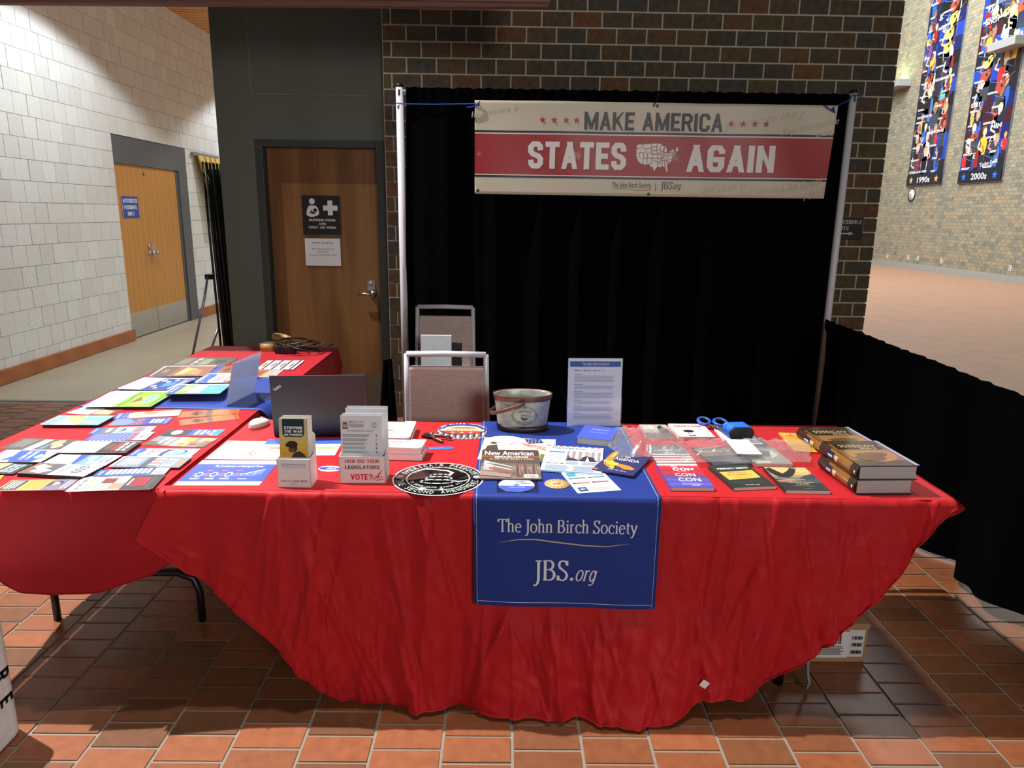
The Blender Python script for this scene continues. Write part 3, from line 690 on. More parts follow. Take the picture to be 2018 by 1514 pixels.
def hall_poster(label, y1, w, z0, z1, decade, star, seed, extra):
    random.seed(seed)
    o = thing('hall_poster', label, 'poster', (XR-.02, y1, z0), 0, 'tall concert posters on the far brick wall')
    h = z1-z0
    MB().box((-.012, -w, 0), (.018, 0, h)).build('panel', mat('poster_panel', (30, 32, 44), .5), o)
    MB().box((-.016, -w-.015, -.01), (.018, -w, h)).box((-.016, 0, -.01), (.018, .015, h)).box((-.016, -w-.015, -.02), (.018, .015, 0)).build('frame', GREYMETAL, o)
    p = Pr(w, h, .0007); p.clip = (0, 0, w, h); p.rect(0, 0, 1, 1, (30, 34, 56)); zc0 = p.z
    tops = [(40, 90, 200), (200, 40, 44), (80, 190, 200), (225, 228, 232), (120, 60, 140), (60, 62, 80), (230, 180, 60), (150, 30, 40), (70, 110, 180), (205, 205, 215)]
    skins = [(222, 178, 150), (200, 150, 120), (235, 200, 176), (150, 104, 80)]
    rows = 15
    for r in range(rows):
        yb = .055 + r*(.945/rows); hh = .945/rows
        cut = random.choice([.36, .5, .62])
        for a, b in ((0, cut), (cut, 1)):
            p.z = zc0; bgc = random.choice([(24, 26, 42), (20, 30, 90), (30, 60, 160), (60, 20, 30), (36, 38, 54), (18, 18, 26), (24, 26, 42), (30, 60, 160)])
            sk = random.uniform(-.02, .02)
            p.poly([(a, yb+sk*.2), (b, yb), (b, yb+hh), (a, yb+hh)], bgc)
            nf = random.choice([1, 1, 2])
            for q in range(nf):
                performer(p, a+(b-a)*((q+.5)/nf)+random.uniform(-.04, .04), yb+hh*random.uniform(.12, .3), min(.34, (b-a)*random.uniform(.46, .62)/nf**.4), random.choice(skins), random.choice(tops), random.choice([(30, 34, 60), (60, 60, 70), (20, 20, 24)]), random.choice([None, None, None, (220, 176, 90), (170, 70, 50), None]), random.choice([0, 1, -1, 0]))
            p.line([(a+.05, yb+hh*.95), (a+(b-a)*.6, yb+hh*.6)], .012, (90, 120, 200)); p.greek(a+.04, yb+.006, a+(b-a)*.5, yb+.016, 2, (225, 228, 236), .6, .3)
    p.z = zc0+.02
    for t, x, y, hh, wd_, rot in extra: p.text(t, x, y, hh, (240, 240, 245), wd_, bold=.02, rot=rot)
    p.rect(0, 0, 1, .055, (24, 26, 42)); p.text(decade, .5, .013, .027, (244, 244, 246), .36, bold=.03)
    p.star(.14, .027, .12, star).star(.86, .027, .12, star)
    p.build(o, 'print', PRINT, Matrix.Translation((-.014, 0, 0)) @ FACE_R)
    random.seed(7)
hall_poster('dark blue concert poster marked 1990s with orange stars, above the wall clock', 24.70, 1.96, 2.69, 8.9, '1990s', (240, 176, 84), 5,
            [('PEARL JAM 1999', .30, .062, .012, .5, 0), ('g', .37, .80, .03, .10, 0), ('1992', .40, .745, .012, .16, 0), ('SHANIA TWAIN 1998', .28, .335, .012, .42, 0), ('SHERYL CROW 1999', .70, .25, .014, .34, 0), ('NEIL DIAMOND 1996', .70, .50, .013, .5, 0)])
hall_poster('dark blue concert poster marked 2000s with blue stars on far brick wall', 21.90, 1.90, 2.66, 8.9, '2000s', (40, 110, 230), 11,
            [('CHER', .25, .68, .028, .3, 0), ('OZZY', .17, .335, .018, .22, 0), ('NIN', .72, .225, .022, .22, 0), ('Taylor Swift', .68, .072, .018, .4, .12), ('Snoop D', .85, .83, .02, .3, 0), ('E', .32, .105, .026, .06, 0)])
c = thing('wall_clock', 'round white wall clock with black rim below the 1990s poster', 'clock', (XR-.002, 24.36, 2.40))
MB().lathe([(.215, 0), (.215, .022), (.19, .026), (.18, .018)], 32, cap=False).xf(Matrix.Rotation(-pi/2, 4, 'Y')).build('rim', BLACKP, c)
MB().lathe([(.185, .01), (.185, .017)], 32).xf(Matrix.Rotation(-pi/2, 4, 'Y')).build('dial', WHITEP, c)
p = Pr(1, 1, .002)
for i in range(12): p.rect(.15*sin(i*pi/6)-.008, .15*cos(i*pi/6)-.008, .15*sin(i*pi/6)+.008, .15*cos(i*pi/6)+.008, (30, 30, 34))
p.build(c, 'hour_marks', PRINT, Matrix.Translation((-.0185, 0, 0)) @ FACE_R)['kind'] = 'stuff'; p = Pr(1, 1, .002)
p.line([(.02, -.01), (-.11, .012)], .014, (20, 20, 22)).line([(0, 0), (-.08, .0)], .02, (20, 20, 22))
p.build(c, 'hands', PRINT, Matrix.Translation((-.0185, 0, 0)) @ FACE_R)
for (px, py), lab in (((1749, 505), 'leftmost white outlet plate low on the far brick wall'), ((1790, 508), 'outlet plate with dark socket below the wall clock'), ((1809, 510), 'dark socket plate just right of the one below the wall clock'), ((1855, 515), 'white outlet plate below the left edge of the 2000s poster'), ((1991, 529), 'rightmost white outlet plate low on the far brick wall')):
    q = PX(px, py, XR); o = thing('outlet_plate', lab, 'outlet', (XR, q.y, q.z), 0, 'outlets on the far brick wall')
    MB().box((-.012, -.05, -.07), (0, .05, .07)).build('plate', WHITEP, o, bevel=.004)
    for dz in (-.03, .03): MB().box((-.015, -.02, dz-.018), (-.011, .02, dz+.018)).build('socket', BLACKP, o)
for (px, py, dy, sc, lab) in ((1785, 166, 0, 1.0, 'grey box wall uplight left of the 1990s poster'), (2016, 84, 0, 1.0, 'grey box wall uplight over the right edge of the 2000s poster')):
    q = PX(px, py, XR); o = thing('wall_uplight', lab, 'wall light', (XR, q.y, q.z), 0, 'uplights on the far brick wall')
    MB().box((-.45, -.35, -.11), (0, .75, .11)).build('housing', mat('uplight_grey', (150, 148, 146), .5), o, bevel=.01)
    MB().box((-.40, -.30, .108), (-.04, .70, .113)).build('lens', mat('uplight_lens', (225, 235, 200), .4), o)
    l = lamp('uplight_glow', 'AREA', (XR-.25, q.y+.2, q.z+.13), (XR-.12, q.y+.2, q.z+2), 26, (.82, 1, .5), shape='RECTANGLE', size=.3, size_y=.9)
# ================================================================ BACKDROP
YP = 4.75; PLX, PRX = -.672, 2.158
WPOLE = mat('white_aluminium_pole', (226, 226, 232), .4, .04, 10)
for x, zt, lab in ((PLX, 2.355, 'white drape upright at the left end of the black backdrop'), (PRX, 2.36, 'white drape upright at the right end of the black backdrop')):
    o = thing('drape_upright', lab, 'drape pole', (x, YP, 0), 0, 'uprights of the backdrop')
    MB().tube([(0, 0, .01), (0, 0, zt)], .024, 14).build('pole', WPOLE, o)
    MB().box((-.2, -.2, 0), (.2, .2, .01)).build('base_plate', BLACKMETAL, o)
    MB().box((-.006, -.027, zt-.05), (.006, -.023, zt-.015)).build('slot', BLACKP, o)
    MB().lathe([(.022, zt), (.022, zt+.02)], 12).build('cap', BLACKP, o)
o = MB().tube([(PLX+.02, YP-.005, 2.325), (PRX-.02, YP-.005, 2.325)], .02, 10).build('drape_crossbar', GREYMETAL)
tag(o, 'crossbar carrying the black backdrop curtain between the two uprights', 'crossbar')
def fold(u, k, ph=0.0): return sin(u*k+ph)+.45*sin(u*k*2.13+1.7*ph+.8)+.3*sin(u*k*.37+2.1)
def back_curtain(u, v):
    x = PLX+.045 + u*(PRX-PLX-.085); z = .03 + v*(2.352-.03)
    spread = (1-v)
    amp = .018+.022*spread
    y = YP - .03 + amp*fold(x, 21+2*sin(x*2.2))
    if v > .955: y = YP - .038 + .004*sin(x*110)+.004*sin(x*53); z += .0025*sin(x*97)+.002*sin(x*41)
    if x < PLX+.25: x -= .07*spread*(1-(x-PLX)/.25)
    return (x, y, z)
o = MB().grid(back_curtain, 420, 44).build('backdrop_curtain', BLACKCLOTH); tag(o, 'tall black backdrop curtain gathered on its rod behind the banner', 'curtain')
def sx(y): return 2.146-.066*(4.75-y)
def side_curtain(u, v):
    y = 4.74 - u*3.3; z = .035 + (.02*sin(y*3.1)+.015*sin(y*7.7))*(1-v) + v*(.945-.035)
    x = sx(y) + (.004+.06*(1-v))*fold(y, 10.5, .6) + .03*(1-v)
    if v > .93: x = sx(y)+.005*sin(y*70); z += .002*sin(y*44)+.002*sin(y*8)
    return (x, y, z)
o = MB().grid(side_curtain, 300, 30).build('side_curtain', BLACKCLOTH); tag(o, 'low black side curtain running forward from the right upright', 'curtain')
o = MB().tube([(sx(4.72)+.04, 4.70, .895), (sx(1.44)+.04, 1.44, .895)], .015, 8).build('side_rail', GREYMETAL); tag(o, 'low rail inside the side curtain, hooked to the right upright', 'crossbar')
o = thing('drape_upright', 'short upright at the near end of the low side curtain', 'drape pole', (sx(1.42)+.02, 1.42, 0), 0, 'uprights of the backdrop')
MB().tube([(0, 0, .01), (0, 0, .95)], .022, 12).build('pole', WPOLE, o); MB().box((-.2, -.2, 0), (.2, .2, .01)).build('base_plate', BLACKMETAL, o)

# ---- banner
BX0, BX1, BZ0, BZ1, BY = -.201, 2.031, 1.722, 2.276, 4.665
BW, BH = BX1-BX0, BZ1-BZ0
bn = thing('banner', 'wide cream and red vinyl banner reading make america states again', 'banner', (BX0, BY, BZ0))
def bsurf(x, y, z=0): # gentle waves in the hung vinyl
    u, v = x/BW, y/BH
    return Vector((x - (.022*(1-v) if u > .9 else 0)*(u-.9)*10, -.006*sin(u*8.5)*(.4+v*.6) - .004*sin(u*23+v*3) + .012*(1-v)*sin(u*3.1) - z, y + .004*sin(u*3.1)*(v-.5)))
class BPr(Pr):
    def build(s, parent, name, m):
        s.v = [tuple(bsurf(x, y, z+.0016)) for x, y, z in s.v]; return Pr.build(s, parent, name, m)
MB().grid(lambda u, v: bsurf(u*BW, v*BH), 240, 30).build('vinyl_sheet', mat('cream_vinyl', (214, 206, 184), .45, .10, 3), bn, solid=.0015)
def gridrect(p, x0, y0, x1, y1, col, n=240):
    pts = []; fs = []
    for i in range(n+1):
        x = x0+(x1-x0)*i/n; pts += [(x*p.w, y0*p.h), (x*p.w, y1*p.h)]
    for i in range(n): fs.append((2*i, 2*i+2, 2*i+3, 2*i+1))
    return p._add(pts, fs, col)
p = BPr(BW, BH, .00005); NAVY = (28, 30, 58)
gridrect(p, 0, .215, 1, .655, (168, 30, 38))
for y in (.185, .665): gridrect(p, 0, y, 1, y+.022, NAVY)
gridrect(p, 0, .208, 1, .218, (240, 236, 224)); gridrect(p, 0, .65, 1, .66, (240, 236, 224))
INK = (196, 186, 166)
for t, x, y, h, wd_, r, sh in (('In a more p', .055, .86, .06, .13, .16, .3), ('gislative to the g', .80, .80, .09, .22, .17, .5), ('Representative', .93, .74, .07, .16, .22, .4), ('bein', .975, .68, .06, .05, .2, .4), ('State shall', .63, .04, .05, .10, .22, .4), ('mn shall b', .70, .05, .08, .13, .2, .4), ('for, elected, bo', .83, .05, .08, .16, .17, .4), ('heneci Requi', .91, .08, .09, .15, .25, .4), ('I Well', .965, .0, .1, .06, .25, .4)):
    p.text(t, x, y, h, INK, wd_, rot=r, shear=sh)
p.build(bn, 'printed_bands', PRINT)
def bp_(): 
    q_ = BPr(BW, BH, .00005); q_.z = .0022; return q_
p = bp_()
p.text('MAKE AMERICA', .495, .705, .19, (30, 28, 28), .385, bold=.03); p.build(bn, 'headline_lettering', PRINT)
for x, y in ((.187, .80), (.219, .80), (.252, .80), (.281, .80), (.71, .79), (.743, .79), (.775, .79), (.806, .79)): bp_().star(x, y, .022, (176, 26, 34)).build(bn, 'star', PRINT)
p = bp_(); p.text('STATES', .286, .285, .29, (238, 236, 232), .275, bold=.05).text('AGAIN', .716, .275, .29, (238, 236, 232), .245, bold=.05); p.build(bn, 'slogan_lettering', PRINT); p = bp_()
p.text('The John Birch Society', .443, .095, .055, (40, 40, 60), .112, serif=True).text('JBS.', .545, .085, .075, (40, 40, 60), .038, serif=True).text('org', .570, .085, .075, (40, 40, 60), .02, serif=True, shear=.25)
p.rect(.5105, .06, .512, .15, (60, 60, 70)); p.line([(.388, .075), (.42, .083), (.46, .065), (.498, .072)], .003, (140, 120, 100))
p.build(bn, 'logo_lettering', PRINT); p = bp_()
# map of the contiguous states
US = [(-124.7, 48.4), (-123, 48.3), (-122.8, 49), (-95.2, 49), (-94.6, 48.7), (-92, 48.3), (-89.6, 48), (-92, 46.8), (-90.5, 46.6), (-88, 47.4), (-87.5, 46.5), (-85, 46.7), (-84.4, 46.3), (-84.6, 45.9), (-87.2, 45.7), (-88, 44.6), (-87.3, 44.8), (-87.8, 43), (-87.6, 41.7), (-86.8, 41.8), (-86.2, 43), (-86.3, 44.6), (-85, 45.7), (-83.5, 45.2), (-83.4, 44.2), (-82.6, 43.9), (-82.5, 42.8), (-83.2, 41.8), (-81.5, 41.6), (-79, 42.7), (-79, 43.3), (-76.4, 43.5), (-76.3, 44.2), (-74.8, 45), (-71.4, 45.1), (-70.3, 46.2), (-69.2, 47.4), (-68, 47.2), (-67.6, 45.6), (-67, 44.8), (-69, 44), (-70.6, 43.1), (-70.8, 42.4), (-70, 41.7), (-71.8, 41.3), (-73.8, 40.9), (-74, 40), (-75.3, 38.8), (-75.9, 37.1), (-75.6, 35.3), (-78, 33.9), (-81, 32), (-81.3, 30.4), (-80.1, 27), (-80.4, 25.3), (-81.7, 26), (-82.8, 27.9), (-83.8, 29.9), (-85.2, 29.7), (-87.5, 30.3), (-89.5, 30.2), (-89.2, 29.2), (-91.2, 29.2), (-94, 29.6), (-95.2, 28.9), (-97.2, 27.6), (-97.3, 26), (-99.2, 26.5), (-100.7, 29), (-102.6, 29.7), (-103.2, 29), (-104.8, 30.4), (-106.5, 31.8), (-108.2, 31.8), (-108.2, 31.3), (-111, 31.3), (-114.8, 32.5), (-117.1, 32.5), (-118.5, 34), (-120.6, 34.6), (-122.4, 37.2), (-124, 39.5), (-124.4, 42.8), (-123.9, 46)]
def ll(lo, la): return (.4505+(lo+124.7)/57.7*.118, .265+(la-24.8)/24.6*.315-(abs((lo+96)/29)**2)*.02)
p.poly([ll(*q) for q in US], (238, 236, 232))
B_ = [[(-117, 49), (-117, 42)], [(-124, 42), (-111, 42)], [(-124, 46), (-117, 46)], [(-120, 42), (-120, 39), (-114.6, 35)], [(-114, 42), (-114, 37), (-114.6, 32.5)], [(-116, 49), (-114, 45), (-111, 44.5)], [(-111, 45), (-104, 45)], [(-111, 45), (-111, 41), (-102, 41)], [(-109, 41), (-109, 31.4)], [(-104, 49), (-104, 41)], [(-104, 46), (-96.5, 46)], [(-104, 43), (-96.5, 43)], [(-102, 41), (-102, 37)], [(-114, 37), (-94.6, 37)], [(-103, 37), (-103, 32), (-106.5, 32)], [(-100, 36.6), (-100, 34.5), (-94.4, 33.6)], [(-102, 40), (-95.3, 40)], [(-97, 49), (-96.5, 42.5), (-94.6, 39), (-94.6, 33), (-93.8, 29.7)], [(-96.5, 43.5), (-91.2, 43.5)], [(-95.7, 40.6), (-91.5, 40.6)], [(-92, 46.6), (-92.8, 45), (-91.2, 43.5), (-90.6, 42), (-91.4, 40), (-89.2, 37), (-90, 35), (-91.1, 33), (-91.5, 31)], [(-94.5, 36.5), (-89.5, 36.5), (-75.9, 36.5)], [(-94, 33), (-91, 33)], [(-90.3, 35), (-83, 35)], [(-88.2, 35), (-88.4, 30.3)], [(-85.5, 35), (-85, 31), (-82, 30.6)], [(-90.6, 42.5), (-87.6, 42.5)], [(-87.5, 41.7), (-87.6, 38), (-89, 37)], [(-84.8, 41.7), (-84.8, 39), (-87.6, 38)], [(-87, 41.7), (-83, 41.7)], [(-84.8, 39), (-82.5, 38.4), (-80.5, 40.6), (-80.5, 42)], [(-82, 37.5), (-80, 39), (-77.5, 39.5), (-75.5, 39.7)], [(-83, 35), (-80, 35), (-78.5, 33.9)], [(-83, 35), (-81, 32)], [(-80, 42), (-75, 42), (-75, 40)], [(-73.5, 45), (-73.4, 41)], [(-71.5, 45), (-72.5, 42.7), (-70.8, 42.8)], [(-71, 45), (-70.7, 43)]]
for b in B_: p.line([ll(*q) for q in b], .0035, (168, 30, 38))
p.build(bn, 'states_map', PRINT)
for x, z in ((.02, .53), (1.12, .535), (2.2, .53), (.02, .02), (1.1, .015)):
    q = bsurf(x, z); MB().lathe([(.009, 0), (.009, .004), (.004, .004)], 12).xf(Matrix.Translation((q.x, q.y, q.z)) @ Matrix.Rotation(pi/2, 4, 'X')).build('grommet', BLACKMETAL, bn)
CORD = mat('blue_cord', (30, 70, 170), .6, .1, 50)
q0 = Vector((BX0+.02, BY-.008, BZ1-.022))
o = MB().tube([(PLX-.03, YP-.027, 2.262), (PLX+.03, YP-.03, 2.255), (-.45, 4.69, 2.251), q0, q0+Vector((.012, -.006, .014)), q0+Vector((.006, -.008, -.004)), q0+Vector((-.03, -.010, -.018)), q0+Vector((-.07, -.010, -.024))], .0035, 6).build('tie_cord', CORD)
tag(o, 'blue cord tying the banner to the left upright', 'cord', 'cords tying the banner')
q0 = Vector((BX1-.03, BY-.010, BZ1-.012))
o = MB().tube([q0+Vector((-.06, -.012, .012)), q0+Vector((-.03, -.012, -.01)), q0+Vector((.01, -.012, -.03)), q0, (2.10, 4.69, 2.31), (PRX-.01, YP-.03, 2.352), (PRX+.05, YP-.03, 2.335), (PRX+.085, YP-.03, 2.29), (PRX+.095, YP-.03, 2.265)], .0035, 6).build('tie_cord', CORD)
tag(o, 'blue cord tying the banner to the right upright', 'cord', 'cords tying the banner')
q0 = PY(1290, 206, BY-.012)
o = MB().tube([q0+Vector((-.005, 0, -.012)), q0, q0+Vector((.008, -.004, .02)), q0+Vector((.012, -.05, .05)), q0+Vector((.015, .02, .075))], .0035, 6).build('zip_tie', BLACKP); tag(o, 'black tie holding the middle of the banner to the rod', 'tie')

# ---- hanging board at the very top of the view
hb = thing('hanging_board', 'brown wooden board hanging across the top left of the view', 'board', (0, 4.2, 0))
za = PY(0, 7, 4.2).z; zb = PY(1078, 17, 4.2).z; xr_ = PY(1079, 10, 4.2).x
BRN = wood_mat('brown_board', (96, 66, 58), (124, 88, 78), 3, (1, 8, 8), .6, 3)
m = MB(); m.prism([(-3.6, za-.01), (xr_, zb), (xr_+.02, zb+.03), (xr_+.02, zb+.35), (-3.6, zb+.35)], -.03, .03).xf(Matrix.Rotation(pi/2, 4, 'X')); m.build('plank', BRN, hb, bevel=.006)
MB().box((-3.6, -.045, zb+.018), (xr_+.012, -.03, zb+.05)).build('rail', BRN, hb, bevel=.004)
for x in (-3.2, xr_-.2): MB().tube([(x, 0, zb+.34), (x, 0, 9)], .006, 6).build('hanging_cable', BLACKMETAL, hb)

# ================================================================ CORRIDOR THINGS
# folded black stand beside the charcoal wall
fs = thing('folded_stand', 'bundle of folded black tubes standing on splayed grey legs', 'display stand', (-2.30, 6.0, 0))
for i in range(12):
    x = -.135+.0185*i; y = .02*sin(i*2.1)
    MB().tube([(x+.03+.006*i, y, .20), (x+.02+.003*i, y, .75), (x, y+.02, 1.35), (x, y, 1.975-.002*i)], .0105, 8).build('tube', BLACKMETAL, fs)
for i in range(4):
    x = -.13+.05*i; MB().grid(lambda u, v: (x+.055*u+.05*(1-v), .035+.008*sin(u*6+i), .22+v*1.70), 4, 12).build('folded_cloth', BLACKP, fs)
MB().tube([(-.165, -.02, 1.065), (-.19, -.05, .9), (-.33, -.35, .02)], .011, 8).build('leg', GREYMETAL, fs)
MB().tube([(-.12, -.02, .62), (-.16, -.10, .45), (-.24, -.30, .02)], .011, 8).build('leg', GREYMETAL, fs)
MB().tube([(.02, .05, .62), (.1, .25, .02)], .011, 8).build('leg', GREYMETAL, fs)
MB().box((-.185, -.03, 1.04), (-.13, .03, 1.08)).build('bracket', BLACKP, fs)
MB().tube([(-.115, -.03, 1.96), (-.12, -.035, 1.90), (-.112, -.03, 1.88), (-.085, -.03, 1.855), (-.085, -.03, 1.80), (-.115, -.03, 1.80), (-.12, -.03, 1.86)], .0025, 5).build('wire_clip', CHROME, fs)
# yellow straps on a wall rack
ys = thing('strap_rack', 'yellow straps hanging from a grey rail on the white block wall', 'wall rack', (XL+.002, 11.1, 2.43))
MB().box((0, -.05, -.05), (.05, .85, .0)).build('rail', GREYMETAL, ys, bevel=.004)
YEL = mat('yellow_strap', (206, 164, 20), .6, .1, 12)
for a, b, c in ((.02, .27, .62), (.28, .48, .75), (.50, .66, .8), (.68, .84, .95)):
    MB().grid(lambda u, v: (.05+.10*v+.01*sin(u*3), a+(b-a)*u+v*(c-a)*.55, -.04-1.0*v), 3, 8).build('strap', YEL, ys, solid=.004)

# ================================================================ TABLES AND CLOTHS
TZ = .745
TOPW = mat('table_top_plastic', (188, 184, 176), .55, .04, 20)
def folding_table(name_label, x0, x1, y0, y1, along_x):
    t = thing('folding_table', name_label, 'table', ((x0+x1)/2, (y0+y1)/2, 0), 0, 'folding tables under red cloths')
    w, d = (x1-x0)/2-.012, (y1-y0)/2-.012
    MB().box((-w, -d, TZ-.05), (w, d, TZ-.006)).build('table_top', TOPW, t, bevel=.01)
    for s in (-1, 1):
        m = MB()
        if along_x:
            c = s*(w-.42)
            m.tube([(c, -d+.10, .0), (c, -d+.10, .13), (c, -d+.12, .185), (c, -d+.18, .21), (c, d-.18, .21), (c, d-.12, .185), (c, d-.10, .13), (c, d-.10, .0)], .0145, 10)
            m.tube([(c, -.05, .21), (c, -.05, .70)], .013, 8).tube([(c, .05, .21), (c, .05, .70)], .013, 8)
        else:
            c = s*(d-.44)
            m.tube([(-w+.10, c, .0), (-w+.10, c, .13), (-w+.12, c, .185), (-w+.18, c, .21), (w-.18, c, .21), (w-.12, c, .185), (w-.10, c, .13), (w-.10, c, .0)], .0145, 10)
            m.tube([(-.05, c, .21), (-.05, c, .70)], .013, 8).tube([(.05, c, .21), (.05, c, .70)], .013, 8)
        m.build('leg_frame', BLACKMETAL, t)
        m = MB()
        if along_x: m.tube([(c, .0, .40), (c-s*.35, .0, .69)], .009, 8)
        else: m.tube([(0, c, .40), (0, c-s*.35, .69)], .009, 8)
        m.build('brace', BLACKMETAL, t)
    return t
MX0, MX1, MY0, MY1 = -1.045, 1.412, 2.095, 2.885
LX0, LX1, LY0, LY1 = -1.885, -1.085, 2.125, 4.56
folding_table('long folding table with black legs under the red cloth and blue runner', MX0, MX1, MY0, MY1, True)
folding_table('folding table on bent black tube legs under the left red cloth', LX0, LX1, LY0, LY1, False)
def interp(tab, x):
    if x <= tab[0][0]: return tab[0][1]
    for (a, b), (c, d) in zip(tab, tab[1:]):
        if x <= c: 
            t = (x-a)/(c-a) if c > a else 0; return b+(d-b)*t
    return tab[-1][1]
def crease(x, s=1.0):
    v = noise.noise(Vector((x*s, 3.7, 1.1))); return 1-abs(v)*2
HEM = [(-1.12, .672), (-1.045, .565), (-.954, .441), (-.805, .270), (-.649, .102), (-.60, .055), (-.52, .012), (-.3, .014), (0, .010), (.3, .008), (.5, .006), (.60, .02), (.66, .06), (.74, .065), (.835, .058), (.93, .135), (1.022, .211), (1.17, .37), (1.282, .515), (1.36, .655), (1.412, .722)]
FLARE = [(-1.1, .0), (-.6, .0), (-.3, .015), (0, .05), (.3, .08), (.5, .095), (.65, .04), (.8, .0), (1.4, .0)]
def edge_y(x): return 2.088 - .012*(x-.2)
random.seed(21)
CR = [(random.uniform(-1.0, 1.42), random.uniform(-.45, .45), random.uniform(.02, .055), random.choice((1, 1, -1))*random.uniform(.004, .011), random.uniform(-.1, .5), random.uniform(.15, .75), random.choice((1, -1))) for _ in range(190)]
random.seed(7)
def creases(x, d):
    t = 0.0
    for x0, sl, wd_, am, s0, ln, sg_ in CR:
        a = (d-s0)/ln
        if a <= 0 or a >= 1: continue
        q = sg_*(x-(x0+sl*(d-s0)))/wd_
        if -.22 < q < 1: t += am*(1-q if q >= 0 else 1+q/.22)*min(1, 4*a, 4*(1-a))
    return t
def front_drop(u, v):
    # v: 0 at the table edge, 1 at the hem
    x = MX0-.022 + u*(MX1+.004-MX0+.022); hz = interp(HEM, x)
    flap = v*max(0, (-.95-x)/.11); x -= .075*flap
    t = max(0, v-.04)/.96
    z = TZ+.001 - (TZ-hz)*t
    drop = max(0.0, TZ-z)
    r = min(1, drop/.02); y = edge_y(x) + .012*(1-sqrt(max(0, 1-(1-r)**2))) if r < 1 else edge_y(x)
    if v <= .04: return (x, edge_y(x)+.03*(1-v/.04)+.012, TZ+.001)
    xs = x + .10*drop*(x-.25)
    a = drop/.74
    f = .013*sin(xs*17.0+.7)+.009*sin(xs*29+2.0+1.5*drop)+.005*sin(xs*47+.4-2*drop)
    sharp = .012*(abs(sin(xs*11.5+1.3+drop*.8))**.6-.6) + .008*(abs(sin(xs*23+drop*2.2))**.7-.5)
    wr = .014*noise.noise(Vector((xs*5, drop*4, 2.2)))+.008*(1-2*abs(noise.noise(Vector((xs*8+drop*5, drop*9-xs*4, 7.1)))))+.005*(1-2*abs(noise.noise(Vector((xs*15-drop*9, drop*14, 1.1)))))
    msk = min(1, max(0, (abs(x-.20)-.30)/.07)) if drop < .36 else min(1, max(min(1, max(0, (abs(x-.20)-.30)/.07)), (drop-.36)/.10))
    y -= interp(FLARE, x)*max(0, (t-.35)/.65)**1.6 + ((f+sharp)*a**.8*1.15 + wr*.6*min(1, a*3) + creases(x, drop))*msk + .012*a
    return (x, min(y, edge_y(x)+.03)-.025*flap, z)
def rest_drop(m, pts, depth, seed):
    """plain hanging edges on the sides away from the view"""
    n = len(pts)-1
    def fn(u, v):
        i = min(int(u*n), n-1); t = u*n-i; a, b = Vector(pts[i]), Vector(pts[i+1]); p_ = a+(b-a)*t
        nrm = Vector(((b-a).y, -(b-a).x)).normalized(); d = depth(u)
        o_ = nrm*(.012+.02*v*sin(u*40+seed)+.01*v)
        return (p_.x+o_.x, p_.y+o_.y, TZ+.001-d*v)
    m.grid(fn, 80, 8)
m = MB()
m.grid(lambda u, v: (MX0-.012+u*(MX1+.016-MX0), edge_y(MX0+u*2.46)+.012+v*(MY1-2.1)+.0, TZ+.001+.0008*noise.noise(Vector((u*14, v*6, 0)))), 60, 20)
m.grid(front_drop, 420, 110)
rest_drop(m, [(MX1, MY0-.012), (MX1, MY1)], lambda u: .025+.30*sin(min(1, u)*pi), 1)
rest_drop(m, [(MX1, MY1), (MX0, MY1)], lambda u: .03+.55*max(0, sin(u*pi))**.5, 2)
rest_drop(m, [(MX0, MY1), (MX0, MY0)], lambda u: .03+.10*sin(u*pi)+.05*u, 3)
tc_ = thing('tablecloth', 'bright red cloth on the long table hanging to the floor in front', 'tablecloth', (0, 0, 0), 0, 'red tablecloths')
m.build('cloth', RED, tc_)
hp = [front_drop(i/200, 1.0) for i in range(201)]
MB().tube([(x, y-.001, z+.002) for x, y, z in hp], .0028, 5).build('hem', RED, tc_)
q = Vector(front_drop((.665-MX0)/(MX1-MX0), .93))
MB().box((-.012, -.004, -.012), (.012, -.001, .012)).xf(Matrix.Translation(q+Vector((0, -.004, .01))) @ Matrix.Rotation(.6, 4, 'Y')).build('care_tag', PAPER, tc_)

LH = [(-1.885, .70), (-1.80, .60), (-1.70, .50), (-1.62, .44), (-1.598, .42), (-1.546, .394), (-1.45, .386), (-1.285, .405), (-1.135, .451), (-1.06, .50)]
def lfront(u, v):
    x = LX0-.005+u*(LX1+.030-LX0+.005); hz = interp(LH, x)
    if v <= .05: return (x, LY0+.02*(1-v/.05)-.008+.01, TZ+.0005)
    t = (v-.05)/.95; z = TZ-(TZ-hz)*t; d = TZ-z
    return (x, LY0-.012-.02*min(1, d/.03)*.5-.010*sin(x*9+1)*d/.35-.006*sin(x*23)*d/.35-.02*d, z)
m = MB()
m.grid(lambda u, v: (LX0-.005+u*(LX1-LX0+.01), LY0+v*(LY1-LY0), TZ+.0005+.0006*noise.noise(Vector((u*5, v*14, 3)))), 20, 60)
m.grid(lfront, 120, 40)
def lright(u, v):
    y = LY0-.012+u*(LY1-LY0+.02); dep = .24+.03*sin(u*7) if u > .12 else .24*(.55+u/.12*.45)
    dep = dep*(1 if u < .93 else max(.3, 1-(u-.93)*8))
    d = dep*v; x = LX1+.006*min(1, d/.02)+.012*v*sin(y*9)+.008*v*sin(y*21)+.05*v*max(0, u-.6)
    return (x, y, TZ+.0005-d)
m.grid(lright, 120, 16)
def lleft(u, v):
    y = LY0+u*(LY1-LY0); d = (.10+.18*sin(u*pi))*v
    return (LX0-.008-.012*v-.012*v*sin(y*10), y, TZ+.0005-d)
m.grid(lleft, 80, 8)
m.grid(lambda u, v: (LX0+u*(LX1-LX0), LY1+.01+.015*v*sin(u*16), TZ+.0005-.28*v), 40, 8)
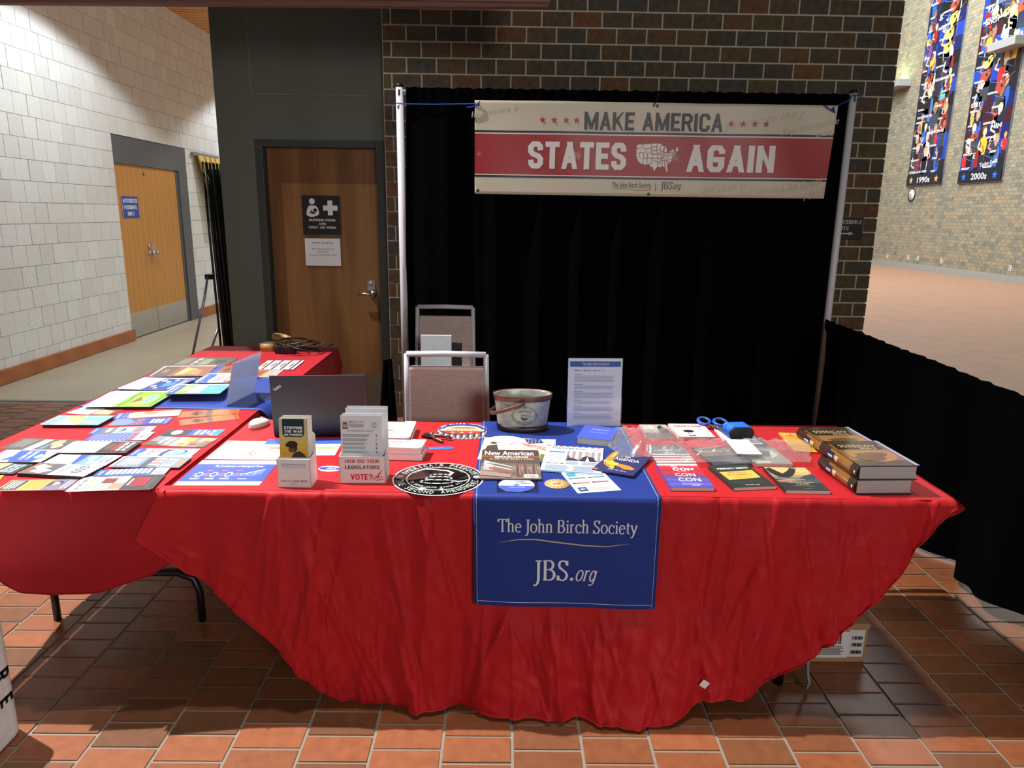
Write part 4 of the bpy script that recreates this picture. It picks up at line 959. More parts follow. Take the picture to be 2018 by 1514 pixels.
tl_ = thing('tablecloth', 'deep red cloth on the left table covered with pamphlets', 'tablecloth', (0, 0, 0), 0, 'red tablecloths')
m.build('cloth', REDB, tl_)
MB().tube([(x, y-.001, z+.001) for x, y, z in (lfront(i/100, 1.0) for i in range(101))], .002, 5).build('hem', REDB, tl_)

# ---- blue runner on the long table
RX0, RX1, RZ = -.094, .493, TZ+.0025
def runner(u, v):
    """strip from the back edge of the table forward, over the edge and down"""
    x = RX0+u*(RX1-RX0); yf = edge_y(x)-.008; R = .016; top = 2.900-(yf+R); s = v*(top+R*pi/2+.345)
    if s < top: return (x, 2.900-s, RZ)
    if s < top+R*pi/2:
        a = (s-top)/R; return (x, yf+R-R*sin(a), RZ-R*(1-cos(a)))
    d = s-top-R*pi/2; e = d/.345
    return (x+.005*e*(1-2*u), yf-.022*e-.006*sin(u*pi)*e-.004*sin(u*9)*e, RZ-R-d-.008*e*u)
rn = thing('table_runner', 'navy blue printed runner hanging over the front of the long table', 'table runner', (0, 0, 0), 0, 'blue runners')
MB().grid(runner, 30, 120).build('cloth', BLUE, rn, solid=.0012)
m = MB()
for uu in (.018, .982): m.tube([Vector(runner(uu, i/120))+Vector((0, -.0012, .0012)) for i in range(121)], .0007, 4)
m.tube([Vector(runner(i/40*.964+.018, .988))+Vector((0, -.0014, 0)) for i in range(41)], .0007, 4)
m.build('white_stitching', mat('white_thread', (200, 205, 225), .7), rn)
p = Pr(RX1-RX0, .30, .0002)   # printed drop, wrapped on the cloth below
p.text('The John Birch Society', .505, .735, .135, (216, 216, 226), .75, serif=True)
p.line([(.14, .62), (.24, .655), (.33, .66), (.45, .63), (.60, .60), (.72, .595), (.84, .63)], [.0005, .003, .004, .0045, .004, .003, .0005], (190, 168, 150))
p.text('JBS.', .435, .215, .215, (216, 216, 226), .22, serif=True).text('org', .605, .215, .17, (216, 216, 226), .108, serif=True, shear=.25)
vv = []
for x, y, z in p.v:
    u = min(1, max(0, x/p.w)); yf = edge_y(RX0+u*(RX1-RX0))-.008; tp_ = 2.900-(yf+.016)+.016*pi/2; v_ = (tp_+.32-y)/(tp_+.345)
    q = Vector(runner(u, v_)); vv.append((q.x, q.y-.0016-z, q.z))
p.v = vv; p.build(rn, 'lettering', PRINT_MATTE)

# ---- blue runner on the left table
rn2 = thing('table_runner', 'blue runner across the left table under booklets and clear stand', 'table runner', (0, 0, 0), 0, 'blue runners')
a0, a1 = PZ(150, 802, RZ), PZ(288, 742, RZ); b0 = PZ(500, 808, RZ); b1 = PZ(575, 746, RZ)
def runner2(u, v):
    A = a0+(a1-a0)*v; xe = LX1+.01
    yA, yB = A.y, (b0+(b1-b0)*v).y
    if u < .86: 
        s = u/.86; x = LX0+.01+(xe-LX0-.01)*s; return (x, yA+(yB-yA)*s, RZ)
    s = (u-.86)/.14; return (xe+.02*sin(min(1, s*2)*pi/2)+.03*s+.012*sin(v*14)*s, yB+.015*s, RZ-.13*s**1.3)
MB().grid(runner2, 60, 30).build('cloth', BLUE, rn2, solid=.0012)
PEDGE = mat('pale_blue_edge', (120, 150, 215), .6)
for v_ in (.02, .98): MB().tube([Vector(runner2(i/60, v_))+Vector((0, 0, .0012)) for i in range(61)], .001, 4).build('pale_edging', PEDGE, rn2)

# ================================================================ CHAIRS AND PRINTER
CHF = mat('grey_weave', (192, 174, 168), .85, .35, 90, bump=.3, bscale=200, stretch=(.35, 1, 2.2))
CHF2 = CHF
def chair(label, cx, yb, w, ztop, seat_dir, lean, side):
    t = thing('banquet_chair', label, 'chair', (cx, yb, 0), 0, 'grey padded banquet chairs')
    h = w/2; z0 = .46
    def bp(x, z, dy=0): return (x*(1+(1-(z-z0)/(ztop-z0))*side), (z-z0)*lean*-seat_dir+dy, z)
    zs = [0.0, .25, .46, .7, ztop-.012]
    for s in (-1, 1):
        MB().tube([bp(s*h, .46) if False else (s*h*(1+side), seat_dir*-.06, 0.0), (s*h*(1+side), 0, .44), bp(s*h, .62), bp(s*h, .8), bp(s*h, ztop)], .0125, 8).build('back_leg', PALEPAINT, t)
        MB().tube([(s*(h-.0), seat_dir*.42, 0), (s*h, seat_dir*.40, .43)], .0125, 8).build('front_leg', PALEPAINT, t)
    m = MB(); a = bp(-h, ztop); b = bp(h, ztop); m.tube([a, ((a[0]+b[0])/2, a[1], ztop+.003), b], .0135, 8); m.build('top_rail', PALEPAINT, t)
    m = MB().box((-h+.008, -.022, .53), (h-.008, .022, ztop-.055)); m.v = [tuple(bp(x*(1.0), z, y)) for x, y, z in m.v]; m.build('backrest', CHF, t, bevel=.012)
    m = MB().box((-h-.01, min(-.0, seat_dir*.43), .42), (h+.01, max(0, seat_dir*.43), .485)); m.build('seat', CHF2, t, bevel=.02)
    return t
chair('grey padded chair with pale metal frame pushed up behind the table', -.262, 3.20, .355, .985, 1, .10, .05)
chair('grey padded chair standing by the backdrop with a printer on it', -.375, 4.42, .345, 1.03, -1, .06, .06)
pr = thing('printer', 'black inkjet printer holding white paper on the rear chair', 'printer', (-.36, 4.12, .487))
MB().box((-.19, -.16, 0), (.19, .10, .15)).build('body', BLACKP, pr, bevel=.015)
MB().box((-.18, -.158, .15), (.18, .06, .165)).build('lid', mat('printer_lid', (30, 30, 32), .3), pr, bevel=.006)
m = MB().box((-.155, .05, .12), (.105, .062, .37)); m.build('paper_support', BLACKP, pr, bevel=.008)
for x in (-.10, .06): MB().box((x, .035, .18), (x+.012, .05, .215)).build('paper_guide', WHITEP, pr)
o = MB().box((-.135, .03, .15), (.045, .047, .415)).xf(Matrix.Translation((-.36, 4.12, .487))).build('paper_stack', mat('blue_white_paper', (205, 216, 222), .7), None); tag(o, 'white paper standing in the printer feed on the rear chair', 'paper')
o = thing('storage_bag', 'black fabric bag slumped against the left drape upright', 'bag', (-.74, 4.30, 0))
def bag(u, v):
    a = u*2*pi; r = (.10*(1-v*.75)+.02*sin(a*3+v*4))*(.9 if v > 0 else .85); return (r*cos(a)*.8+.03*v, r*sin(a), v*.72)
MB().grid(bag, 24, 10).build('body', BLACKCLOTH, o); MB().tube([(-.10, -.1, .45), (-.13, -.12, .52), (-.11, -.12, .58)], .006, 6).build('strap_buckle', CHROME, o)

# ================================================================ FLOOR THINGS
bx = thing('cardboard_box', 'cardboard shipping box with white labels under the table right end', 'box', (1.345, 2.335, 0))
MB().box((-.36, 0, 0), (0, .28, .148)).build('body', CARD, bx, bevel=.002)
MB().box((-.365, -.004, .138), (.003, .284, .16)).build('lid', CARD, bx, bevel=.002)
p = Pr(.19, .115, .0001); p.rect(0, 0, .70, .93, (214, 212, 210)).rect(.70, .04, 1.0, 1, (206, 204, 202))
for i in range(9): p.rect(.30+.028*i, .50, .31+.028*i+.008*(i % 3), .82, (40, 40, 40))
for r_, yy in enumerate((.66, .42, .16)):
    for i in range(8): p.rect(.76+.026*i, yy, .77+.026*i+.006*(i % 3), yy+.12, (36, 36, 36))
p.greek(.05, .12, .62, .46, 6, (110, 108, 106)).greek(.06, .60, .26, .86, 3, (120, 118, 116)).rect(.06, .22, .14, .36, (90, 90, 90))
p.build(bx, 'shipping_label', PRINT_MATTE, Matrix.Translation((-.20, -.0006, .018)) @ Matrix.Rotation(pi/2, 4, 'X'))
post = thing('white_block', 'white painted low block with black lettering at the lower left', 'block', (-1.80, 1.78, 0))
WP = mat('white_masonry_paint', (236, 239, 243), .6, .04, 20, bump=.35, bscale=30)
def rrect(x0, y0, x1, y1, r):
    q_ = []
    for cx, cy, a0 in ((x1-r, y1-r, 0), (x0+r, y1-r, 90), (x0+r, y0+r, 180), (x1-r, y0+r, 270)):
        q_ += [(cx+r*cos(radians(a0+k*15)), cy+r*sin(radians(a0+k*15))) for k in range(7)]
    return q_
post.location = (-1.80, 1.45, 0)
MB().prism(rrect(-.30, -.42, .300, .515, .05), 0, .455).build('block', WP, post, bevel=.012)
p = Pr(1, 1, .0002); p.text('E', 0, 0, .055, (14, 14, 15), bold=.05).text('R', -.085, 0, .055, (14, 14, 15), bold=.05)
p.build(post, 'lettering', PRINT_MATTE, Matrix(((0, 0, 1, .3005), (0, 1, 0, .425), (-1, 0, 0, .145), (0, 0, 0, 1))))
o = MB().tube([(1.06, 2.20, .20), (1.065, 2.18, .06), (1.07, 2.17, .03), (1.06, 2.165, .012)], .006, 6).build('loose_cord', mat('pale_cord', (120, 124, 120), .6)); tag(o, 'pale cord dangling beside the right table leg', 'cord')
# ================================================================ THINGS ON THE TABLES
Z0 = TZ+.0015
def frame(quad, z):
    """real rectangle on the table plane from its bottom-left, bottom-right, top-right, top-left corners"""
    P = [PZ(x, y, z) for x, y in quad]
    ux = (P[1]-P[0]+P[2]-P[3])/2; uy = (P[3]-P[0]+P[2]-P[1])/2; c = (P[0]+P[1]+P[2]+P[3])/4
    w, h = ux.length, uy.length
    a = atan2(ux.y, ux.x); b = atan2(uy.y, uy.x)-pi/2
    while b-a > pi: b -= 2*pi
    while b-a < -pi: b += 2*pi
    return c, (a+b)/2, w, h
def sheet(name, label, cat, quad, t, col, draw, z=Z0, group=None, m=None, under=0, udz=.0025, pages=None, curl=0.0, ulabel=None, zq=None):
    """printed flat item: t thickness, draw(p) its print; under = further copies below it"""
    base = z
    for k in range(under):
        c, an, w, h = frame(quad, base)
        o = MB().box((-w/2, -h/2, 0), (w/2, h/2, udz*.8)).build(name, mat(name+'_edge', random.choice([(222, 222, 224), (200, 200, 206), (150, 150, 160)]), .6), None, (c.x+random.uniform(-.006, .006), c.y+random.uniform(-.006, .006), base))
        o.rotation_euler = (0, 0, an+random.uniform(-.05, .05)); tag(o, ('lowest ', 'second lowest ', 'third lowest ', 'fourth lowest ', 'fifth lowest ', 'sixth lowest ', 'seventh lowest ')[k]+ulabel, cat, 'copies under the '+label[:60]); base += udz
    c, an, w, h = frame(quad, (base+t) if zq is None else zq)
    o = thing(name, label, cat, (c.x, c.y, base), an, group)
    if curl:
        def fn(u, v): return (-w/2+u*w, -h/2+v*h, t+curl*(2*u-1)**2*.5+curl*v*v*.3)
        MB().grid(fn, 10, 6).build('paper', m or mat(name+'_paper', col, .5, .04), o, solid=max(t*.6, .0006))
    elif pages:
        MB().box((-w/2+.001, -h/2+.0005, .001), (w/2-.001, h/2-.001, t-.001)).build('pages', pages, o)
        cm = m or mat(name+'_cover', col, .4, .04)
        MB().box((-w/2, -h/2, t-.001), (w/2, h/2, t)).build('front_cover', cm, o)
        MB().box((-w/2, -h/2, 0), (w/2, h/2, .001)).build('back_cover', cm, o)
        MB().box((-w/2-.0008, -h/2, 0), (-w/2, h/2, t)).build('spine', cm, o)
    else: MB().box((-w/2, -h/2, 0), (w/2, h/2, t)).build('paper', m or mat(name+'_paper', col, .5, .04), o)
    if draw:
        p = Pr(w, h); draw(p)
        if curl:
            p.v = [(x, y, z_+t+.0009+curl*(2*x/w-1)**2*.5+curl*(y/h)**2*.3) for x, y, z_ in p.v]
            p.build(o, 'print', PRINT, Matrix.Translation((-w/2, -h/2, 0)))
        else: p.build(o, 'print', PRINT, Matrix.Translation((-w/2, -h/2, t+.0001)))
    return o
def side(NL, NR, FR, FL): return [FL, NL, NR, FR]     # printed to be read from the left side of the table
def front(NL, NR, FR, FL): return [NL, NR, FR, FL]
W = (246, 246, 246); K = (24, 24, 26); NB = (36, 62, 150)
PAM = 'pamphlets spread on the left table'
def jbs_foot(p, y=.14, c=(44, 84, 180)):
    p.poly([(0, 0), (1, 0), (1, y+.03), (.7, y-.02), (.35, y+.04), (0, y)], c); p.text('The John Birch Society', .5, .035, .045, W, .7, serif=True)
# --- left table
def d_farm(p):
    p.rect(0, 0, 1, 1, (232, 160, 90)).rect(.05, .03, .95, .28, (60, 62, 76)); p.greek(.12, .06, .88, .25, 4, (220, 220, 226))
    p.greek(.08, .34, .92, .62, 9, (215, 142, 74), .45)
    p.rect(0, .64, 1, 1, (120, 116, 140)).ell(.38, .78, .2, .07, (60, 66, 98)).ell(.42, .74, .16, .07, (206, 160, 120)).poly([(.2, .64), (.7, .64), (.6, .71), (.3, .71)], (70, 74, 100)); p.text('STOPPING THE WAR', .5, .89, .035, W, .8).text('ON FARMERS', .5, .95, .03, W, .7)
sheet('pamphlet', 'orange pamphlet with farmer portrait at front left corner of table', 'pamphlet', side((-2.3, 965), (124.9, 967.7), (151, 946.9), (23.8, 943.9)), .0012, W, d_farm, group=PAM)
def d_news(p):
    p.text('~', .5, .05, .05, (60, 64, 90), .8).greek(.55, .14, .95, .42, 10, (120, 120, 124))
    p.rect(.05, .14, .5, .3, (206, 160, 130)).rect(.08, .2, .45, .34, (150, 170, 190)).rect(.12, .30, .5, .46, (120, 50, 50)).rect(.5, .44, .95, .6, (190, 140, 110)).greek(.55, .44, .95, .58, 5, (130, 128, 128))
    p.rect(.0, .60, 1, 1, (62, 60, 66)).rect(.15, .68, .75, .86, (176, 36, 44)).rect(.2, .64, .7, .66, W).greek(.2, .70, .7, .84, 4, (120, 20, 30)).rect(.05, .9, .95, .905, (150, 150, 155))
sheet('pamphlet', 'white news style pamphlet with dark and red panel at table front edge', 'pamphlet', side((137.8, 966.5), (298.4, 965.3), (324.5, 936.8), (161.6, 941.5)), .0012, W, d_news, group=PAM, under=3, udz=.0016, ulabel='pamphlet under the white news style pamphlet at the table front')
def d_lined(p):
    p.rect(0, 0, 1, 1, (52, 84, 150)); p.text('The John Birch Society', .5, .05, .05, W, .6, serif=True)
    for i in range(9): p.rect(.06, .15+i*.07, .8, .20+i*.07, (228, 230, 236))
    p.rect(.0, .80, 1, 1, (210, 226, 236)); p.text('~', .3, .86, .1, (60, 90, 140), .2, bold=.02); p.greek(.5, .84, .95, .97, 4, (70, 100, 150))
sheet('pamphlet', 'blue pamphlet with rows of white text panels behind white news pamphlet', 'pamphlet', side((184.2, 938), (322.2, 935.6), (337.6, 921.3), (196.1, 926)), .0012, W, d_lined, group=PAM, z=Z0+.0045)
def d_flag(p):
    p.rect(0, 0, 1, 1, (120, 132, 148)); p.greek(.1, .06, .9, .36, 6, (212, 216, 222), .5)
    p.rect(.05, .40, 1, .52, (70, 78, 100))
    for i in range(3): p.rect(.12+i*.28, .50, .28+i*.28, .66, (226, 224, 224)); p.rect(.26+i*.28, .48, .34+i*.28, .64, (160, 90, 76))
    p.rect(.2, .70, .9, .86, (200, 204, 208)).greek(.28, .72, .82, .84, 3, (90, 96, 104)); p.poly([(.2, .88), (.35, .93), (.5, .88), (.65, .95), (.8, .88), (.9, .97), (.3, .98)], (190, 130, 88))
sheet('pamphlet', 'grey pamphlet with flag brush strokes near the table right edge', 'pamphlet', side((215.1, 921.3), (353, 920.5), (378, 901.7), (249.6, 899.9)), .0012, W, d_flag, group=PAM, under=3, udz=.0025, ulabel='pamphlet stacked under the grey flag brush pamphlet')
def d_truth(p):
    jbs_foot(p); p.rect(0, .16, 1, 1, (226, 232, 238)); jbs_foot(p)
    p.text('~', .5, .26, .07, (60, 70, 90), .7, bold=.02).text('~', .5, .36, .045, (150, 80, 70), .7).text('~', .5, .44, .04, (40, 50, 80), .3)
    p.ell(.45, .68, .38, .17, (130, 190, 228)).ring(.45, .68, .40, .18, .05, (40, 84, 190)).poly([(.1, .5), (.9, .46), (.95, .54), (.5, .52), (.2, .6)], (40, 60, 110)).ell(.6, .60, .2, .06, (226, 150, 150))
sheet('pamphlet', 'white and blue pamphlet with a blue globe picture', 'pamphlet', side((252, 898.7), (374.3, 901.7), (394.4, 885.4), (272.2, 883.2)), .0012, W, d_truth, group=PAM)
def d_food(p):
    p.rect(0, 0, 1, 1, (130, 120, 112)).rect(0, 0, 1, .3, (120, 132, 142)).rect(.55, .0, 1, .28, (100, 80, 66))
    p.text('~', .45, .18, .06, W, .7, bold=.02).text('~', .5, .30, .06, W, .7, bold=.02).rect(.0, .42, 1, .55, (190, 196, 200))
    for i in range(7): p.ell(.12+.11*(i % 4)+.03*(i//4), .58+.07*(i//4), .07, .045, (150, 190, 60))
    p.ell(.7, .76, .14, .06, (160, 40, 44)).rect(.55, .50, .98, .68, (226, 180, 110)).ell(.75, .58, .1, .05, (214, 96, 50)).rect(0, .78, .5, 1, (180, 150, 120)).rect(.3, .88, 1, 1, (110, 90, 76))
sheet('pamphlet', 'grey pamphlet with a photo of market vegetables near the table edge', 'pamphlet', side((282, 876.6), (399.4, 882.3), (428.3, 865.3), (312.8, 859)), .0012, W, d_food, group=PAM)
def d_save(p):
    p.rect(0, 0, 1, 1, (42, 40, 44)).rect(0, .45, 1, 1, (44, 70, 170)).rect(0, .88, 1, 1, (60, 130, 220)).ell(.5, .22, .33, .09, W); p.greek(.3, .17, .7, .27, 3, (60, 60, 70))
    p.text('~', .5, .55, .06, W, .7, bold=.03).text('~', .5, .65, .06, W, .7, bold=.03).text('~', .5, .74, .05, W, .4, bold=.03).text('~', .5, .82, .06, (220, 214, 80), .8, bold=.03)
sheet('pamphlet', 'black and blue hang tag pamphlet with yellow headline', 'pamphlet', side((316.6, 857.8), (428.3, 860.3), (443.3, 846.5), (332.9, 845.9)), .0012, W, d_save, group=PAM)
def d_phone(p):
    p.rect(0, 0, 1, .74, (84, 96, 160)); 
    for i in range(9): p.ell(.93, .1+i*.068, .035, .018, W); p.rect(.08, .07+i*.072, .82, .11+i*.072, (120, 134, 190))
    p.rect(0, .70, 1, .78, (190, 80, 90)).rect(0, .78, 1, 1, W); p.text('~', .5, .80, .03, (90, 90, 100), .5).ring(.5, .91, .3, .06, .03, (90, 90, 96)).rect(.3, .88, .7, .95, (170, 176, 200))
sheet('pamphlet', 'purple and white perforated card with phone picture on left table', 'pamphlet', side((167.6, 869), (282.9, 869), (307.9, 851.1), (181.8, 855.9)), .0012, W, d_phone, group=PAM, z=Z0+.0016)
def d_tower(p):
    p.rect(0, 0, 1, 1, (150, 190, 226)); jbs_foot(p, .18, (60, 96, 190)); p.rect(0, .16, 1, .38, (110, 108, 104)); p.text('~', .5, .24, .07, (220, 226, 220), .7, bold=.02)
    p.poly([(.2, .5), (.8, .46), (.7, .54), (.4, .56)], (90, 84, 70)).rect(.1, .72, .9, .80, (180, 140, 150))
    for i in range(6): p.rect(.1+i*.14, .68, .16+i*.14, .86, (110, 70, 80))
sheet('pamphlet', 'sky blue pamphlet with grey headline band behind the purple card', 'pamphlet', side((172.3, 855.9), (296, 851.1), (309.1, 840.4), (190.2, 842.8)), .0012, W, d_tower, group=PAM)
def d_chain(p):
    p.rect(0, 0, 1, 1, (60, 82, 150)).poly([(0, 0), (1, 0), (1, .3), (.6, .4), (0, .25)], (110, 130, 190))
    for i in range(5): p.ring(.12+i*.19, .44+.04*(i % 2), .11, .06, .03, (176, 110, 76))
    p.rect(0, .58, 1, 1, (40, 60, 170)); 
    for i in range(3): p.text('~', .5, .66+i*.08, .06, W, .6, bold=.03)
    p.greek(.05, .92, .95, .98, 2, (150, 160, 210))
sheet('pamphlet', 'blue pamphlet with rusty chain links and white headline', 'pamphlet', side((215.1, 838), (329.3, 836.9), (340, 823.8), (229.4, 825.6)), .0012, W, d_chain, group=PAM)
def d_hands(p):
    p.rect(0, 0, 1, 1, (206, 170, 140)); jbs_foot(p, .14, (60, 90, 180)); p.rect(0, .14, 1, .24, (90, 100, 150)); p.text('~', .5, .20, .09, W, .6, bold=.03)
    p.poly([(.1, .35), (.9, .4), (.8, .9), (.5, .95), (.3, .7)], (232, 206, 180)).poly([(.0, .45), (.4, .38), (.6, .6), (.3, .66)], (190, 120, 90)).rect(.5, .86, 1, 1, (240, 236, 230))
sheet('pamphlet', 'pamphlet with cupped hands photo beside the blue runner', 'pamphlet', side((227, 823.8), (351.7, 821.4), (355.5, 808.2), (231.8, 814.3)), .0012, W, d_hands, group=PAM)
def d_fire(p):
    p.rect(0, 0, 1, 1, (134, 84, 48)).rect(.05, .05, .95, .45, (150, 98, 58)).ring(.5, .3, .3, .1, .05, (110, 62, 34)).rect(0, .46, 1, .54, (96, 80, 60)).rect(0, .54, 1, 1, (214, 84, 36))
    for i in range(4): p.poly([(.1+.2*i, .56), (.25+.2*i, .58), (.2+.2*i, .9)], (240, 130, 60)); p.line([(0, .62+.1*i), (1, .66+.1*i)], .0015, (120, 40, 20))
    p.text('~', .5, .25, .08, (90, 52, 28), .6, bold=.02)
sheet('bookmark', 'brown and orange burnt edge bookmark nearer the front', 'bookmark', side((356.7, 840.2), (469.7, 825), (470, 815), (351.7, 828)), .0008, W, d_fire, group='burnt edge bookmarks')
sheet('bookmark', 'brown and orange burnt edge bookmark nearer the blue runner', 'bookmark', side((350, 826.5), (468, 814), (475, 806.8), (354, 809)), .0008, W, d_fire, group='burnt edge bookmarks')
def d_fold(p):
    p.rect(0, 0, 1, .2, (120, 160, 220)).rect(0, .2, 1, 1, (226, 230, 236)); p.poly([(0, .3), (1, .55), (1, 1), (0, 1)], (120, 170, 226)).poly([(0, .2), (.6, .3), (1, .62), (.5, .64), (0, .5)], (222, 196, 116)).poly([(.35, .3), (1, .2), (1, .6)], W).greek(.45, .70, .9, .86, 5, (170, 200, 240))
sheet('leaflet', 'fanned stack of pale blue and yellow leaflets at table left edge', 'leaflet', side((83.2, 836.9), (192.7, 838), (222.4, 821.4), (116.5, 819)), .001, W, d_fold, group=PAM, under=4, udz=.003, ulabel='leaflet under the fanned stack at the table left edge')
def d_open(c):
    def f(p):
        p.rect(0, 0, 1, .06, (150, 150, 160)).rect(0, .06, 1, .55, W); p.greek(.08, .10, .45, .52, 12, (176, 176, 178)).greek(.54, .10, .92, .52, 12, (176, 176, 178)); p.rect(0, .55, 1, 1, c)
    return f
def d_open1(p):
    d_open((120, 70, 70))(p); p.poly([(.2, .58), (.9, .6), (.8, .95), (.3, .9)], (220, 186, 130))
sheet('booklet', 'open booklet lying along the near edge of the blue runner', 'booklet', side((126, 816), (208, 817.8), (253.2, 806.5), (158.2, 803.6)), .0015, W, d_open1, group=PAM)
def d_dark(p):
    p.rect(0, 0, 1, 1, (86, 82, 80)); p.greek(.1, .08, .9, .34, 6, (150, 146, 142), .4); p.rect(.05, .42, 1, .58, (180, 178, 176)); p.text('~', .5, .46, .08, W, .7, bold=.02); p.ell(.3, .75, .25, .1, (190, 150, 120)).ell(.6, .85, .2, .08, (210, 170, 140)).rect(.5, .64, .9, .72, (110, 130, 150))
sheet('pamphlet', 'grey open pamphlet with white headline at far left of table', 'pamphlet', side((-5, 884), (113, 888.6), (152.2, 867.8), (52.3, 863)), .0012, W, d_dark, group=PAM)
def d_kids(p):
    d_open((52, 50, 52))(p)
    p.ell(.45, .64, .3, .05, (110, 70, 60)).rect(.1, .72, .8, .77, (200, 50, 50)); p.text('~', .48, .80, .055, W, .75, bold=.03).text('~', .48, .89, .055, W, .75, bold=.03)
sheet('booklet', 'white page and black cover booklet with red stripe and white headline', 'booklet', side((114.2, 891.6), (248.4, 892.8), (274.6, 871.4), (152.2, 869.6)), .0015, W, d_kids, group=PAM, under=4, udz=.0025, ulabel='booklet stacked under the black cover booklet with red stripe')
def d_nasty(p):
    p.rect(0, 0, 1, 1, (226, 230, 240)).poly([(0, .25), (.5, .3), (.9, .18), (.8, .35), (1, .4), (1, .82), (.6, .9), (0, .75)], (52, 90, 220)); p.text('~', .45, .48, .07, W, .7, bold=.03, rot=.1).text('~', .45, .60, .07, W, .7, bold=.03, rot=.1).poly([(.3, .76), (.6, .72), (.7, .8), (.5, .9)], W)
sheet('pamphlet', 'white and bright blue splash pamphlet lying on the dark magazine', 'pamphlet', side((-12, 909), (73.7, 911.8), (114.2, 892.8), (10.7, 884.4)), .0012, W, d_nasty, group=PAM, under=3, udz=.0035, ulabel='pamphlet under the bright blue splash pamphlet')
def d_sky(p):
    p.rect(0, 0, 1, .45, W); p.greek(.08, .06, .92, .36, 12, (176, 178, 182)); p.poly([(0, .35), (1, .45), (1, .58), (0, .5)], (56, 76, 190)).rect(0, .5, 1, .78, (110, 150, 220)).ell(.3, .62, .2, .06, (160, 190, 236)).ell(.7, .68, .2, .05, (160, 190, 236)).rect(0, .76, 1, 1, (214, 224, 240)); p.text('~', .5, .80, .06, (60, 80, 150), .6, serif=False).text('~', .5, .89, .06, (60, 80, 150), .6)
sheet('booklet', 'booklet with sky blue clouds cover between black and dark booklets', 'booklet', side((90, 914), (201, 919), (240, 900), (114.2, 894)), .0015, W, d_sky, group=PAM, under=2, udz=.0025, ulabel='booklet under the sky blue clouds booklet')
def d_god(p):
    p.rect(0, 0, 1, 1, (92, 88, 98)).rect(0, 0, 1, .28, (120, 96, 84)); p.poly([(.1, .1), (.4, .06), (.6, .2), (.3, .3)], (236, 226, 216)).poly([(.45, .2), (.8, .12), (.9, .3), (.6, .4)], (236, 226, 216)).rect(0, .45, 1, 1, (196, 198, 206)); p.text('GOD', .42, .70, .14, (60, 60, 66), .62, bold=.02).greek(.1, .52, .9, .60, 3, (90, 90, 98)).greek(.1, .88, .9, .95, 2, (130, 130, 140))
sheet('magazine', 'thick dark magazine with grey lettering at the front of left table', 'magazine', side((39.2, 930.8), (160.5, 941.5), (204.5, 919), (76, 911.8)), .012, (40, 36, 40), d_god, group=PAM, pages=mat('dark_pages', (60, 52, 52), .7, .4, 120))
def d_teal(p):
    p.rect(0, 0, 1, .45, (222, 196, 130)).rect(0, .40, 1, 1, (38, 66, 74)); 
    for i, t in enumerate(('STOPPING', 'THE WAR', 'ON FARMERS')): p.text(t, .5, .50+i*.14, .10, W, .8, bold=.03)
sheet('pamphlet', 'dark teal pamphlet with white headline at far left front', 'pamphlet', side((-36, 930), (22.6, 934.4), (60.6, 916.5), (0, 910.6)), .0012, W, d_teal, group=PAM, under=3, udz=.002, ulabel='pamphlet under the dark teal pamphlet at far left front')
sheet('pamphlet', 'yellow cornered pamphlet just visible at the far left table edge', 'pamphlet', side((-34, 951), (-3, 946), (11, 936), (-22, 939)), .0012, W, lambda p: p.rect(0, 0, 1, 1, (230, 176, 60)), group=PAM)
ZR = RZ+.001
def d_green(p):
    p.rect(0, 0, 1, .42, W); p.greek(.08, .05, .92, .38, 14, (196, 198, 198)); p.rect(0, .42, 1, 1, (122, 176, 56)).ell(.55, .72, .42, .18, (150, 200, 70))
    p.poly([(.3, .6), (.8, .58), (.6, .72), (.5, .66)], (120, 84, 50)).rect(.25, .74, .75, .86, (130, 190, 226)); p.text('~', .5, .77, .05, (70, 120, 170), .4); p.line([(.05, .5), (.3, .46), (.6, .52), (.95, .48)], .006, (60, 100, 36)).line([(.05, .93), (.95, .95)], .006, (70, 110, 40))
sheet('booklet', 'stack of green nature booklets with white flap on the blue runner', 'booklet', side((171, 801.5), (298.7, 801.5), (340.8, 774.2), (223, 770.5)), .0015, W, d_green, z=ZR, group=PAM, under=4, udz=.003, ulabel='booklet under the green nature booklet')
def d_cells(p):
    p.rect(0, 0, 1, .42, W); p.greek(.08, .05, .92, .38, 14, (196, 198, 200)); p.rect(0, .42, 1, 1, (42, 60, 130))
    for x, y, r in ((.2, .5, .1), (.3, .62, .08), (.7, .52, .09), (.85, .62, .07), (.6, .7, .06), (.15, .72, .08)): p.ell(x, y, r, r*.5, (170, 186, 226), 12)
    p.poly([(.4, .62), (.8, .66), (.6, .84), (.3, .8)], (60, 130, 210)).rect(.1, .86, .9, .9, (190, 194, 206)).rect(.1, .93, .8, .95, (190, 194, 206))
sheet('booklet', 'dark blue booklet with pale cell shapes on the far side of the runner', 'booklet', side((235.5, 766.8), (335.8, 769.3), (385.4, 748.2), (283.8, 744.5)), .0015, W, d_cells, z=ZR, group=PAM, under=2, udz=.004, ulabel='booklet under the dark blue cells booklet')
def d_2030(p):
    p.rect(0, 0, 1, 1, (80, 150, 226)); jbs_foot(p, .16, (52, 84, 180)); p.rect(0, .15, 1, .36, (130, 160, 76)); p.text('~', .5, .22, .05, W, .5).text('~', .5, .29, .05, W, .4); p.rect(.05, .36, .95, .60, (150, 200, 236)).poly([(.3, .45), (.6, .42), (.7, .56), (.4, .6)], (210, 230, 244)).text('~', .4, .70, .08, (140, 180, 236), .3)
sheet('booklet', 'thick stack of sky blue booklets with green band on the blue runner', 'booklet', side((331, 774.8), (433, 777), (450.8, 759.2), (351.2, 759.2)), .002, W, d_2030, z=ZR, group=PAM, under=7, udz=.005, ulabel='booklet in the thick sky blue stack on the runner')
